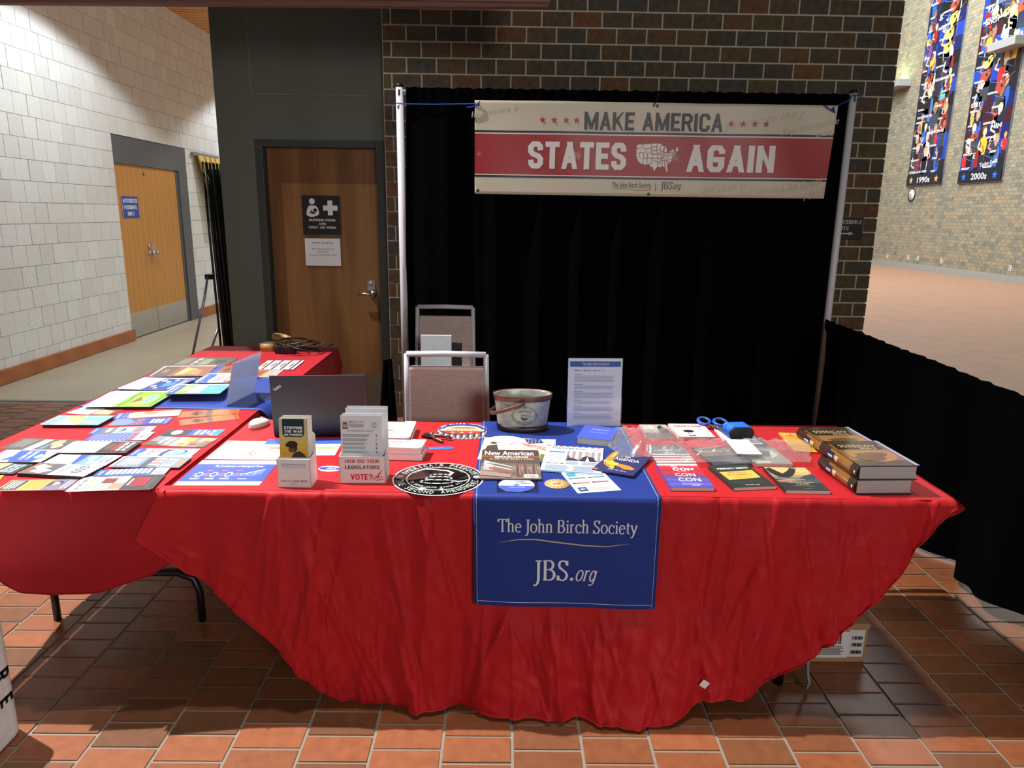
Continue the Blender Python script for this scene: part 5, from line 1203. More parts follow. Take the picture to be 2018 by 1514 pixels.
def d_am(p):
    p.rect(0, 0, 1, 1, (206, 204, 204)); jbs_foot(p, .30, (60, 92, 176)); p.rect(0, .80, 1, 1, (180, 60, 50)).text('~', .4, .84, .1, W, .9, bold=.03).rect(.3, .4, .9, .7, (150, 150, 156))
sheet('booklet', 'grey booklet with blue foot lying left of the clear stand', 'booklet', side((392.8, 753.2), (452, 754.7), (468, 737), (407.7, 737)), .002, W, d_am, z=ZR, group=PAM, under=3, udz=.004, ulabel='booklet stacked under the grey booklet beside the clear stand')
def d_rust(p):
    p.rect(0, 0, 1, 1, (150, 90, 54)); jbs_foot(p, .36, (48, 80, 166)); p.ell(.5, .7, .3, .14, (96, 56, 36))
sheet('booklet', 'rust brown booklet with blue foot behind the grey one', 'booklet', side((404.7, 735.4), (454, 735.4), (470, 722), (427, 722)), .006, W, d_rust, group=PAM)
def d_fist(p):
    p.rect(0, 0, 1, .3, (96, 80, 72)).rect(0, .3, 1, 1, (140, 92, 70)); p.greek(.3, .1, .7, .2, 2, (170, 150, 136)); p.poly([(.1, .45), (.9, .4), (.8, .62), (.3, .7)], (232, 166, 90)).poly([(.3, .6), (.8, .55), (.9, .85), (.4, .8)], (196, 130, 90)).greek(.35, .44, .75, .54, 3, (236, 210, 186))
sheet('booklet', 'brown booklet with clasped hands cover at the left table edge', 'booklet', side((293.7, 743.3), (403, 739.9), (430, 722), (328.4, 722.2)), .0015, W, d_fist, group=PAM, under=2, udz=.004, ulabel='booklet under the clasped hands booklet')
def d_grey(p):
    p.rect(0, 0, 1, 1, (90, 86, 76)).rect(.1, .05, .9, .25, (120, 116, 100)); p.text('~', .5, .32, .09, (200, 196, 180), .8, bold=.02).rect(.2, .45, .9, .62, (140, 136, 120)).ell(.5, .8, .25, .1, (60, 60, 56))
sheet('magazine', 'dark olive grey magazine at the far end of the pamphlet rows', 'magazine', side((334.6, 721), (438.9, 720.5), (476, 704.2), (361.6, 705.7)), .003, W, d_grey, group=PAM)
for k in range(4):
    dx = -18*k
    def d_card(p, k=k):
        p.rect(0, 0, 1, 1, (200, 200, 206)).rect(0, .55, 1, .75, (60, 66, 96)).ell(.5, .3, .25, .12, (150, 110, 90)).rect(.1, .8, .9, .95, (226, 226, 230))
    sheet('info_card', ('rightmost', 'second from right', 'third from right', 'leftmost')[k]+' white and navy card fanned beyond the clear stand', 'card', side((569.7+dx-3, 728), (584.6+dx, 728.7), (592.8+dx, 710.9), (577+dx-3, 710)), .001, W, d_card, z=Z0+.0012*(3-k), group='fanned info cards')
for k in range(6):
    sheet('brochure', ('lowest', 'second lowest', 'third', 'fourth', 'fifth', 'topmost')[k]+' brown covered brochure in the fan right of the clear stand', 'brochure', side((507-1.5*k, 742.8), (541.5-5*k, 744.3), (554.9-5*k, 729.5), (513-1.5*k, 728.5)), .0012, (236, 232, 228), (lambda p: p.rect(0, 0, 1, .93, (150, 92, 50)).ell(.5, .5, .3, .15, (110, 64, 36))), z=Z0+.0015*k, group='fanned brown brochures')
# clear stand on the left table
def acrylic(name, label, B0, B1, hgt, lean, foot, paper, rz_dir, backprint=None):
    d = (B1-B0); wd_ = d.length; an = atan2(d.y, d.x)
    o = thing(name, label, 'sign holder', tuple(B0), an)
    M = Matrix.Rotation(-lean, 4, 'X')
    def sl(x0, z0, x1, z1, y0, y1): return MB().box((x0, y0, z0), (x1, y1, z1)).xf(M)
    sl(-.004, 0, wd_+.004, hgt+.008, -.0035, -.0018).build('front_pane', CLEAR, o)
    sl(-.004, 0, wd_+.004, hgt, .0018, .0035).build('back_pane', CLEAR, o)
    sl(0, .004, wd_, hgt-.004, -.0007, .0007).build('paper_insert', paper, o)
    MB().box((-.004, min(0, foot), 0), (wd_+.004, max(0, foot), .003)).build('foot', CLEAR, o)
    if backprint:
        p = Pr(wd_, hgt, .0002); backprint(p); p.build(o, 'print', PRINT_MATTE, M @ Matrix.Translation((0, -.0012, 0)) @ Matrix.Rotation(pi/2, 4, 'X'))
    return o
acrylic('sign_holder', 'clear slanted sign holder showing its blank paper back on left table', PZ(502, 774, ZR), PZ(446.4, 800.8, ZR), .205, radians(13), .10, trans_mat('bluish_paper', (212, 218, 236), .55), 1)
# tape roll, adapter and cable heap
tp = PZ(530, 690, Z0)
o = thing('tape_roll', 'roll of tan packing tape at far end of the left table', 'tape roll', (tp.x, tp.y, Z0))
TAN = mat('tan_tape', (176, 140, 84), .5, .1, 20)
MB().lathe([(.040, 0), (.055, 0), (.055, .048), (.040, .048), (.040, 0)], 28, cap=False).build('roll', TAN, o); MB().lathe([(.037, .001), (.040, .001), (.040, .047), (.037, .047), (.037, .001)], 28, cap=False).build('core', mat('white_core', (220, 214, 206), .7), o)
o = thing('tape_roll', 'second tan tape roll tilted on the power adapter', 'tape roll', (tp.x+.05, tp.y+.10, Z0)); MB().lathe([(.036, 0), (.06, 0), (.06, .03), (.036, .03), (.036, 0)], 28, cap=False).xf(Matrix.Translation((0, 0, .045)) @ Matrix.Rotation(.25, 4, 'Y')).build('roll', TAN, o)
ad_ = PZ(563, 696, Z0)
o = thing('power_adapter', 'black laptop power adapter with tangled cable on left table end', 'adapter', (ad_.x, ad_.y, Z0))
MB().box((-.06, -.03, 0), (.06, .03, .045)).build('brick', BLACKP, o, bevel=.006)
random.seed(3); m = MB()
pts = []
for i in range(90):
    a = i*.37; r = .06+.045*sin(i*.23); pts.append((.09+r*cos(a)*1.3, r*sin(a)*.9, .012+.028*(1+sin(i*.31))*.9+.03*max(0, sin(i*.11))))
m.tube(pts, .004, 6); m.tube([(.19, 0, .03), (.23, .03, .06), (.26, .02, .045), (.28, .05, .05)], .004, 6).build('cable', BLACKP, o); random.seed(7)

# --- long table: papers
def d_arch(p):
    p.rect(0, 0, 1, 1, (244, 246, 250)).rect(.0, .14, 1, .84, (46, 74, 170)); p.text('The Architecture of Ideological Power', .55, .72, .07, W, .62, bold=.01, shear=.15)
    p.line([(.08, .44), (.85, .44)], .003, (190, 196, 220)).line([(.08, .38), (.85, .38)], .003, (190, 196, 220))
    for i, x in enumerate((.16, .34, .52)):
        p.poly([(x-.05, .41), (x-.025, .50), (x+.025, .50), (x+.05, .41), (x+.025, .32), (x-.025, .32)], (196, 200, 220)).poly([(x-.032, .41), (x-.016, .47), (x+.016, .47), (x+.032, .41), (x+.016, .35), (x-.016, .35)], (46, 74, 170))
        p.poly([(x+.07, .40), (x+.10, .40), (x+.085, .52)], (214, 60, 70)).greek(x+.05, .56, x+.13, .60, 1, (220, 120, 130)); p.greek(x-.06, .22, x+.06, .28, 2, (226, 228, 238))
    p.poly([(.66, .40), (.92, .62), (.92, .40)], (96, 116, 190)).line([(.66, .40), (.92, .62)], .003, W).line([(.74, .40), (.74, .47)], .002, W).line([(.83, .40), (.83, .54)], .002, W).greek(.68, .22, .8, .27, 1, (220, 224, 236))
sheet('chart_sheet', 'white edged blue sheet titled the architecture of ideological power', 'paper', front((340.4, 955.7), (516, 957.7), (545, 909), (401.9, 906.7)), .0006, W, d_arch)
def d_parch(p):
    p.rect(0, 0, 1, 1, (224, 220, 200)).greek(.1, .84, .5, .94, 2, (150, 140, 124)).line([(.08, .5), (.12, .76), (.42, .76), (.40, .5), (.08, .5)], .0012, (150, 140, 120)).greek(.16, .55, .38, .72, 4, (160, 150, 130))
    p.ring(.6, .36, .13, .2, .03, (160, 120, 110)).ring(.6, .36, .07, .1, .02, (150, 110, 100)).line([(.55, .5), (.62, .62), (.7, .55), (.78, .66), (.9, .5)], .0015, (130, 120, 104)).line([(.1, .2), (.2, .28), (.3, .2)], .001, (150, 140, 120)).greek(.7, .1, .95, .24, 3, (160, 150, 134))
sheet('map_sheet', 'cream parchment style sheet with sketched diagram behind the blue chart', 'paper', front((406.5, 904.2), (560, 907), (590, 871), (448.1, 868.1)), .0006, W, d_parch)
def d_flyer(p):
    p.rect(0, 0, 1, 1, (244, 245, 247)).rect(0, .66, 1, 1, (56, 92, 190)).rect(.12, .36, .45, .50, (200, 130, 120)).rect(.62, .36, .95, .50, (160, 186, 110)); p.greek(.14, .1, .44, .3, 4, (190, 190, 192)).greek(.62, .1, .92, .3, 4, (190, 190, 192))
sheet('flyer', 'white flyer with blue header lying behind the small brochure holder', 'flyer', front((500, 900), (660, 896), (678, 866), (530, 864)), .0006, W, d_flyer, z=Z0+.0008)
def d_tag(p):
    p.rect(0, 0, 1, 1, (66, 120, 216)); p.line([(.1, .5), (.5, .55)], .0015, (160, 190, 240))
q = PZ(868, 884, Z0); 
o = thing('arrow_tag', 'blue arrow shaped tag lying right of the white holders', 'tag', (q.x, q.y, Z0), .12)
MB().prism([(-.045, -.016), (.037, -.016), (.05, -.004), (.05, .006), (.037, .016), (-.045, .016)], 0, .0012).build('card', mat('bright_blue_card', (56, 108, 208), .5), o)
p = Pr(.1, .03); p.line([(-.4, 0), (.1, .1)], .0016, (170, 200, 245)); p.build(o, 'print', PRINT, Matrix.Translation((0, 0, .0014)))
q = PZ(650, 924, Z0)
o = thing('sticker', 'oval blue and white sticker between the two brochure holders', 'sticker', (q.x, q.y, Z0), -.1)
MB().prism([(.04*cos(a*pi/12), .028*sin(a*pi/12)) for a in range(24)], 0, .0006).build('sheet', PAPER, o)
p = Pr(1, 1, .0001)
for i in range(8): p.line([(-.03+i*.006, .012), (-.026+i*.006, .024)], .0015, NB)
p.poly([(-.038, .004), (-.02, .011), (.038, .010), (.036, -.008), (.0, -.014), (-.03, -.013)], (48, 80, 180)).text('JBS', .006, -.008, .013, W, .034, serif=True, shear=.2); p.build(o, 'print', PRINT, Matrix.Translation((0, 0, .0007)))

# laptop
lp = thing('laptop', 'open black laptop seen from behind on the red cloth', 'laptop', tuple(PZ(540, 862, Z0)), radians(5.5))
LIDM = mat('graphite_lid', (52, 50, 53), .38, .12, 5)
MB().box((0, .004, 0), (.358, .246, .018)).build('base', mat('laptop_base', (34, 34, 37), .4), lp, bevel=.004)
ld = MB().box((0, -.004, 0), (.358, .003, .238)).xf(Matrix.Translation((0, .004, .012)) @ Matrix.Rotation(radians(5), 4, 'X')).build('lid', LIDM, lp, bevel=.003)
p = Pr(1, 1, .0002); p.text('ThinkPad', .03, .185, .011, (225, 225, 228), .032, rot=.6, bold=.03)
p.build(ld, 'logo', PRINT, Matrix.Translation((0, .004, .012)) @ Matrix.Rotation(radians(5), 4, 'X') @ Matrix.Translation((0, -.0046, 0)) @ Matrix.Rotation(pi/2, 4, 'X'))
MB().box((.03, .020, .018), (.33, .13, .0195)).build('keyboard', BLACKP, lp)
MB().box((.012, .002, .02), (.346, .0045, .232)).xf(Matrix.Translation((0, .004, .012)) @ Matrix.Rotation(radians(5), 4, 'X')).build('screen', mat('dark_screen', (16, 18, 24), .15), lp)
# mouse
q = PZ(511, 840, Z0); o = thing('computer_mouse', 'white computer mouse beside the laptop', 'mouse', (q.x, q.y, Z0), -.25)
def mouse(u, v):
    a = u*2*pi; r = sin(v*pi/2); x = .031*cos(a)*min(1, r*1.12); y = .055*sin(a)*min(1, r*1.1); return (x, y, .004+.03*cos(v*pi/2)*(1-.25*sin(a)*r)) 
MB().grid(lambda u, v: mouse(u, max(.001, v)), 28, 10).build('shell', mat('mouse_white', (224, 216, 212), .35), o)
MB().prism([(.034*cos(a*pi/12), .057*sin(a*pi/12)) for a in range(24)], 0, .007).build('base', mat('mouse_base', (150, 138, 136), .5), o)
MB().tube([(0, .016, .033), (0, .044, .021)], .0035, 8).build('scroll_wheel', mat('pink_wheel', (206, 150, 140), .5), o)

# brochure holders
HW = mat('white_card_holder', (232, 226, 226), .5, .03, 8)
def holder(label, B, rz, w, d, hf, hb, front_draw):
    o = thing('brochure_holder', label, 'brochure holder', (B.x, B.y, Z0), rz, 'white card brochure holders')
    t = .002
    MB().box((0, 0, 0), (w, t, hf)).build('front_panel', HW, o)
    MB().prism([(0, 0), (0, hb)] if False else [(0, 0), (w, 0), (w, hb-.01), (w-.01, hb), (.01, hb), (0, hb-.01)], 0, t).xf(Matrix.Translation((0, d, 0)) @ Matrix.Rotation(pi/2, 4, 'X')).build('back_panel', HW, o)
    for x in (0, w-t):
        m = MB().prism([(0, 0), (d, 0), (d, hb*.60), (0, hf)], 0, t).xf(Matrix(((0, 0, 1, x), (1, 0, 0, 0), (0, 1, 0, 0), (0, 0, 0, 1)))); m.build('side_panel', HW, o, recalc=True)
    MB().box((0, 0, 0), (w, d, t)).build('floor_panel', HW, o)
    p = Pr(w, hf, .0001); front_draw(p); p.build(o, 'print', PRINT, Matrix.Translation((0, -.0003, 0)) @ Matrix.Rotation(pi/2, 4, 'X'))
    return o
def h1(p):
    p.text('The John Birch Society', .5, .78, .07, (60, 70, 130), .72, serif=True); p.line([(.14, .74), (.4, .71), (.7, .70), (.85, .74)], .0012, (120, 110, 140)); p.text('SCAN TO LEARN MORE', .5, .20, .072, (110, 40, 90), .82, bold=.012); p.text('JBS.org', .5, .12, .04, (120, 110, 140), .14)
B1 = PZ(548, 961, Z0); rz1 = -.01
holder('small white brochure holder reading scan to learn more at table front', B1, rz1, .105, .075, .095, .165, h1)
def card(name, label, B, x0, w, y, z0, z1, col, draw, lean, group):
    o = thing(name, label, 'brochure', (B.x+x0, B.y+y, Z0+z0), 0, group)
    M = Matrix.Rotation(-lean, 4, 'X')
    MB().box((0, 0, 0), (w, .0012, z1-z0)).xf(M).build('paper', mat(name+'_stock', col, .5, .03), o)
    if draw:
        hid = .088; p = Pr(w, z1-z0-hid, .0001); draw(p); p.build(o, 'print', PRINT, M @ Matrix.Translation((0, -.0002, hid)) @ Matrix.Rotation(pi/2, 4, 'X'))
    return o
def d_war(p):
    p.rect(0, 0, 1, 1, (206, 190, 150)).bands(0, 0, 1, .62, [(214, 160, 50), (222, 172, 62), (224, 184, 84), (220, 190, 110), (214, 192, 130)])
    TE = (24, 50, 60); p.rect(.12, .62, .88, 1, TE).poly([(.12, .63), (.14, .57), (.2, .535), (.8, .535), (.86, .57), (.88, .63)], TE)
    p.text('STOPPING', .5, .735, .07, W, .64, bold=.05).text('THE WAR', .5, .645, .07, W, .64, bold=.05).text('ON FARMERS', .5, .565, .055, W, .64, bold=.05)
    p.poly([(.40, .0), (.95, .0), (.84, .10), (.70, .17), (.56, .14), (.46, .08)], (50, 44, 48)).ell(.47, .235, .15, .105, (92, 62, 48)).poly([(.30, .20), (.34, .28), (.33, .16), (.40, .13), (.52, .14), (.56, .24)], (112, 76, 56)).ell(.44, .34, .20, .095, (44, 30, 26)).ell(.26, .32, .05, .04, (44, 30, 26)).poly([(.52, .34), (.62, .34), (.6, .2), (.55, .18)], (44, 30, 26))
for k in range(5):
    card('brochure', ('frontmost brochure on stopping the war on farmers in the small holder', 'second brochure in the small holder', 'third brochure in the small holder', 'fourth brochure in the small holder', 'rearmost brochure in the small holder')[k], B1, .0045+.0008*k, .090, .020+.010*k, .004, .218+.001*(k % 2), (230, 226, 218), d_war if k == 0 else None, .06, 'brochures in the small holder')
def h2(p):
    p.text('HOW DID YOUR', .5, .76, .13, (196, 40, 50), .74, bold=.02).text('LEGISLATORS', .5, .54, .13, (50, 20, 30), .75, bold=.02).text('VOTE?', .48, .14, .21, (206, 30, 56), .48, bold=.03)
    p.line([(.72, .20), (.92, .26), (.95, .17), (.80, .12), (.72, .20)], .0016, (60, 14, 24)).line([(.79, .30), (.83, .20), (.86, .36), (.94, .52)], [.004, .005, .004, .001], (206, 30, 46))
B2 = PZ(670, 953, Z0); rz2 = .02
holder('larger white brochure holder asking how did your legislators vote', B2, rz2, .147, .085, .092, .165, h2)
def d_score(p):
    g = (110, 110, 116)
    p.rect(.03, .655, .19, .845, (200, 186, 176)).ell(.11, .75, .055, .05, (206, 164, 140)).poly([(.03, .655), (.19, .655), (.16, .69), (.06, .69)], (70, 60, 66)).poly([(.06, .72), (.07, .81), (.11, .83), (.15, .81), (.16, .70), (.14, .78), (.08, .78)], (120, 80, 60))
    p.text('Mykala Voita', .21, .82, .035, (60, 60, 70), .36, al='l', bold=.01).greek(.21, .70, .60, .80, 4, g, .4).ring(.82, .76, .075, .07, .008, (120, 160, 220)).text('83', .82, .765, .045, (60, 100, 190), .08).greek(.77, .70, .87, .75, 2, (140, 160, 200)).line([(.2, .64), (.9, .64)], .0006, (190, 190, 196))
    p.text('2026 SD Legislative Scorecard', .47, .595, .03, (90, 90, 100), .62, bold=.01)
    for i in range(5):
        y = .50-i*.105; p.greek(.04, y-.04, .70, y+.03, 3, (130, 130, 136), .45, .25); p.greek(.84, y+.02, .88, y+.035, 1, g)
        if i == 1: p.text('x', .87, y-.03, .04, (200, 40, 50), .03)
        else: p.star(.87, y-.015, .0035, (40, 40, 44))
for k in range(5):
    card('scorecard', ('frontmost legislative scorecard with a portrait in the larger holder', 'second scorecard in the larger holder', 'third scorecard in the larger holder', 'fourth scorecard in the larger holder', 'rearmost tallest scorecard in the larger holder')[k], B2, .004+.003*k, .132, .018+.012*k, .004, (.222, .224, .223, .236, .24)[k], (232, 233, 238), d_score if k == 0 else None, .03, 'scorecards in the larger holder')
# two spare holders lying flat
def flat_holder(label, quad, hgt, txt):
    c, an, w, h = frame(quad, Z0+hgt)
    o = thing('spare_holder', label, 'brochure holder', (c.x, c.y, Z0), an, 'spare white holders lying flat')
    MB().box((-w/2, -h/2, 0), (w/2, h/2, hgt*.45)).build('lower_tray', HW, o, bevel=.004)
    MB().box((-w/2+.004, -h/2+.002, hgt*.45), (w/2-.004, h/2-.002, hgt*.8)).build('middle_tray', HW, o, bevel=.004)
    MB().prism([(-w/2, -h/2), (w/2-.012, -h/2), (w/2, -h/2+.012), (w/2, h/2), (w*.15, h/2), (w*.12, h/2-.012), (-w/2, h/2-.012)], hgt*.8, hgt).build('upper_tray', HW, o, bevel=.002)
    if txt:
        p = Pr(w, h, .0001); p.text('VOTE?', .3, .62, .12, (206, 60, 70), .3, rot=pi, bold=.02).text('LEGISLATORS', .3, .36, .1, (60, 40, 50), .36, rot=pi).text('HOW DID', .32, .2, .1, (196, 60, 70), .3, rot=pi).rect(.50, .62, .68, .80, (150, 170, 210)); p.build(o, 'print', PRINT, Matrix.Translation((-w/2, -h/2, hgt+.0003)))
flat_holder('nearer spare white holder lying flat with upside down red lettering', front((745, 882), (829, 881), (844, 866), (762, 864)), .05, True)
flat_holder('farther spare white holder lying flat behind the lettered one', front((748, 862), (806, 863), (822, 831), (752, 829)), .035, False)
# hole punch
q = PZ(858, 866, Z0); o = thing('hole_punch', 'dark metal hand hole punch lying on the red cloth', 'hole punch', (q.x, q.y, Z0), -.45)
DM = mat('bronze_metal', (120, 90, 80), .3, .2, 30, metal=.8)
MB().tube([(-.05, .012, .012), (-.02, .004, .014), (.02, .012, .013), (.062, .018, .010)], [.006, .008, .0065, .005], 8).build('handle', DM, o)
MB().tube([(-.02, .0, .012), (.01, -.018, .010), (.045, -.030, .008), (.055, -.030, .007)], [.007, .006, .006, .004], 8).build('handle', DM, o)
MB().box((-.058, -.010, 0), (-.02, .020, .012)).build('jaw', BLACKMETAL, o, bevel=.003); MB().lathe([(.007, .0), (.007, .024)], 12, (-.018, .002, 0)).build('pivot', CHROME, o)
# bottle cap sign
q = PZ(911, 851, Z0); o = thing('bottle_cap_sign', 'bottle cap shaped sign reading freedom lying on the red cloth', 'sign', (q.x, q.y, Z0), -.02)
R1, R2 = .098, .060
out = [(R1*cos(a*pi/16), .025+R2*sin(a*pi/16)*1.25) for a in range(17)]+[(-R1, -.02)]
fl_ = []
for i in range(13):
    x = -R1+i*2*R1/12; yb = -.055-.045*sqrt(max(0, 1-(x/R1)**2)); fl_ += [(x+.002, yb+.006), (min(R1, x+R1/12), yb-.006)]
cap_poly = out+fl_+[(R1, -.02)]
MB().prism(cap_poly, 0, .003).build('sheet', mat('cap_silver', (196, 192, 190), .35, .1, 30, metal=.3), o)
p = Pr(1, 1, .0001)
for i in range(24):
    x = -R1+(i+.5)*2*R1/24; yb = -.045-.045*sqrt(max(0, 1-(x/R1)**2)); c = ((60, 56, 58), (226, 222, 220), (130, 110, 108))[i % 3]; p.poly([(x-.003, -.01-.03*sqrt(max(0, 1-(x/R1)**2))), (x+.003, -.01-.03*sqrt(max(0, 1-(x/R1)**2))), (x+.004, yb), (x-.004, yb)], c)
p.ell(0, .02, R1*.98, .078, (48, 60, 140), 36).ell(0, .008, R1*.80, .055, (232, 216, 160), 30).poly([(R1*.9*cos(radians(a)), .012+.066*sin(radians(a))) for a in range(190, 351, 10)], (190, 60, 50)).rect(-.088, -.008, .088, .014, (236, 222, 170))
p.text('FREEDOM', 0, -.006, .016, (150, 90, 60), .12, bold=.02).poly([(-.045, .022), (.045, .022), (.06, .034), (.02, .044), (-.03, .04), (-.05, .032)], (200, 90, 60))
for x in (-.036, 0, .036): p.star(x, -.030, .010, (240, 220, 150))
for i, ch in enumerate('GOD BLESS AMERICA'):
    a = radians(164-i*148/16); p.text(ch, R1*.86*cos(a), .016+.066*sin(a), .013, W, rot=(a-pi/2)*.8, bold=.03)
p.build(o, 'print', PRINT, Matrix.Translation((0, 0, .0032)))
# round sign
q = PZ(863, 944, Z0); RS = .150
o = thing('round_sign', 'round black and white sign with coiled snake overhanging the table front', 'sign', (-.215, 2.226, Z0))
MB().lathe([(RS, 0), (RS, .002)], 72).build('disc', mat('gloss_black_disc', (18, 17, 18), .12, .1, 10), o)
p = Pr(1, 1, .00008); SI = (206, 212, 210)
p.ring(0, 0, RS, RS, .005, (226, 228, 226), 72).ring(0, 0, .105, .105, .004, SI, 60)
def arctext(t, r, a0, a1, h, inside=False, wd_=None):
    n = len(t)
    for i, ch in enumerate(t):
        if ch == ' ': continue
        a = radians(a0+(a1-a0)*(i+.5)/n); rot = a-pi/2 if not inside else a+pi/2
        p.text(ch, r*cos(a), r*sin(a), h, SI, (wd_*.3 if ch in 'I1' else wd_) if ch != "'" else None, rot=rot, bold=.015)
arctext("AMERICA'S FREEDOM", .114, 163, 17, .023, False, .0135)
arctext('THE SECOND AMENDMENT', .138, 190, 350, .023, True, .0125)
arctext('PRESERVING THE RIGHT', .088, 152, 28, .012, False, .0078)
arctext('TO BEAR ARMS SINCE 1791', .099, 205, 335, .012, True, .0068)
for s in (-1, 1): p.ell(s*.127, .006*0, .012, .012, SI, 16).ring(s*.127, 0, .008, .008, .002, K, 16)
for cx, cy, rx, ry, t_ in ((0, -.045, .056, .020, .007), (.004, -.018, .046, .018, .007), (.006, .006, .036, .015, .006)):
    p.ring(cx, cy, rx, ry, t_, SI, 30); 
    for i in range(10): p.ell(cx+(rx-.004)*cos(i*.628), cy+(ry-.004)*sin(i*.628), .004, .003, (60, 62, 62), 8)
p.line([(.035, .005), (.045, .03), (.025, .05), (.0, .055), (-.03, .062), (-.045, .058)], [.010, .012, .010, .009, .010, .003], SI).line([(-.045, .058), (-.058, .062)], .0015, SI).line([(.05, -.045), (.07, -.05), (.09, -.042), (.1, -.03)], [.010, .008, .006, .002], SI)
p.build(o, 'print', print_mat('printed_gloss', .15), Matrix.Translation((0, 0, .0022)))

# bucket
bk = thing('metal_bucket', 'oval galvanized vintage garden bucket with swing handle on blue runner', 'bucket', (.074, 2.795, RZ+.001), -.02)
def galv():
    m, nt, b = nodes('galvanized_steel')
    tc = N(nt, 'ShaderNodeTexCoord'); vo = N(nt, 'ShaderNodeTexVoronoi'); vo.inputs['Scale'].default_value = 45; nz = N(nt, 'ShaderNodeTexNoise'); nz.inputs['Scale'].default_value = 14; nz.inputs['Detail'].default_value = 6
    L(nt, tc.outputs['Object'], vo.inputs['Vector']); L(nt, tc.outputs['Object'], nz.inputs['Vector'])
    f = mix_color(nt, .55, vo.outputs['Color'], nz.outputs['Fac'])
    L(nt, mix_color(nt, f, rgba((120, 122, 118)), rgba((188, 190, 184))), b.inputs['Base Color']); b.inputs['Metallic'].default_value = .3; b.inputs['Roughness'].default_value = .42
    return m
GALV = galv(); BROWN = mat('rusty_band', (110, 76, 64), .45, .25, 20, metal=.5)
SXB, SYB = 1.0, .60
def oval(prof, m, name): return MB().lathe(prof, 48, sx=SXB, sy=SYB, cap=False).build(name, m, bk)
oval([(0, .002), (.097, .002), (.099, .012), (.112, .12), (.114, .148), (.1145, .149), (.1125, .147), (.110, .118), (.096, .014), (0, .006)], GALV, 'body')
oval([(.1125, .128), (.1165, .130), (.119, .147), (.120, .152), (.117, .152), (.1145, .146), (.1125, .128)], BROWN, 'rim_band')
oval([(.098, .0), (.102, .001), (.1045, .026), (.1005, .026), (.098, 0)], mat('dark_band', (70, 58, 56), .45, .2, 20, metal=.5), 'base_band')
m = MB(); hp_ = []
for i in range(15):
    t = i/14; a_ = -pi/2-t*pi; hp_.append((.010+.142*cos(a_), .080*sin(a_), .128-.058*sin(t*pi)))
vs_ = []
for q_ in hp_: vs_ += [(q_[0], q_[1], q_[2]+.008), (q_[0], q_[1], q_[2]-.008)]
m.add(vs_, [(2*i, 2*i+2, 2*i+3, 2*i+1) for i in range(14)], 0, True).build('handle', BROWN, bk, solid=.002)
p = Pr(1, 1, .0002); DK = (58, 60, 60)
p.ring(0, 0, .056, .038, .0016, DK, 40).ring(0, 0, .050, .033, .001, DK, 40).text('VINTAGE', 0, .010, .011, DK, .06, arch=.004).text('GARDEN', 0, .0, .006, DK, .034).ell(-.002, -.013, .010, .006, DK).ell(-.012, -.008, .004, .004, DK).poly([(.006, -.012), (.016, -.006), (.014, -.014)], DK).line([(-.03, -.022), (-.01, -.027), (.012, -.027), (.03, -.022)], .0022, (96, 98, 98))
for a in (0, 90, 180, 270): p.ell(.056*cos(radians(a)), .038*sin(radians(a)), .003, .003, DK, 8)
vv = []
for x, y, z in p.v:
    zz = .072+y; r = .100+(.112-.099)*(zz-.012)/.108+.0012+z; an = -pi/2+x/(.085*SXB)*.72+.08; vv.append((r*SXB*cos(an), r*SYB*sin(an), zz))
p.v = vv; p.build(bk, 'stamped_emblem', PRINT)
# upright sign holder
def d_info(p):
    p.rect(0, 0, 1, 1, (232, 233, 240)).rect(.03, .875, .97, .955, (70, 104, 168)); p.text('The John Birch Society', .5, .905, .03, W, .50, serif=True); p.line([(.3, .895), (.5, .885), (.7, .892)], .001, (200, 206, 220))
    p.text('~', .11, .815, .012, (90, 92, 110), .56, al='l')
    y = .775
    for n_, k_ in ((1, 5), (1, 3), (1, 4), (1, 2), (1, 3), (1, 4)):
        p.greek(.12, y-.012, .28, y, 1, (110, 112, 130)); y -= .03; p.greek(.12, y-.0195*k_+.01, .86, y+.01, k_, (176, 178, 194), .45, .08); y -= .0195*k_+.018
B3 = PZ(1117, 840, RZ); B4 = PZ(1222, 840, RZ)
acrylic('sign_holder', 'clear upright sign holder with a printed page standing on the runner', B3, B4, .285, radians(3), .07, trans_mat('white_page', (236, 237, 242), .45), 1, d_info)

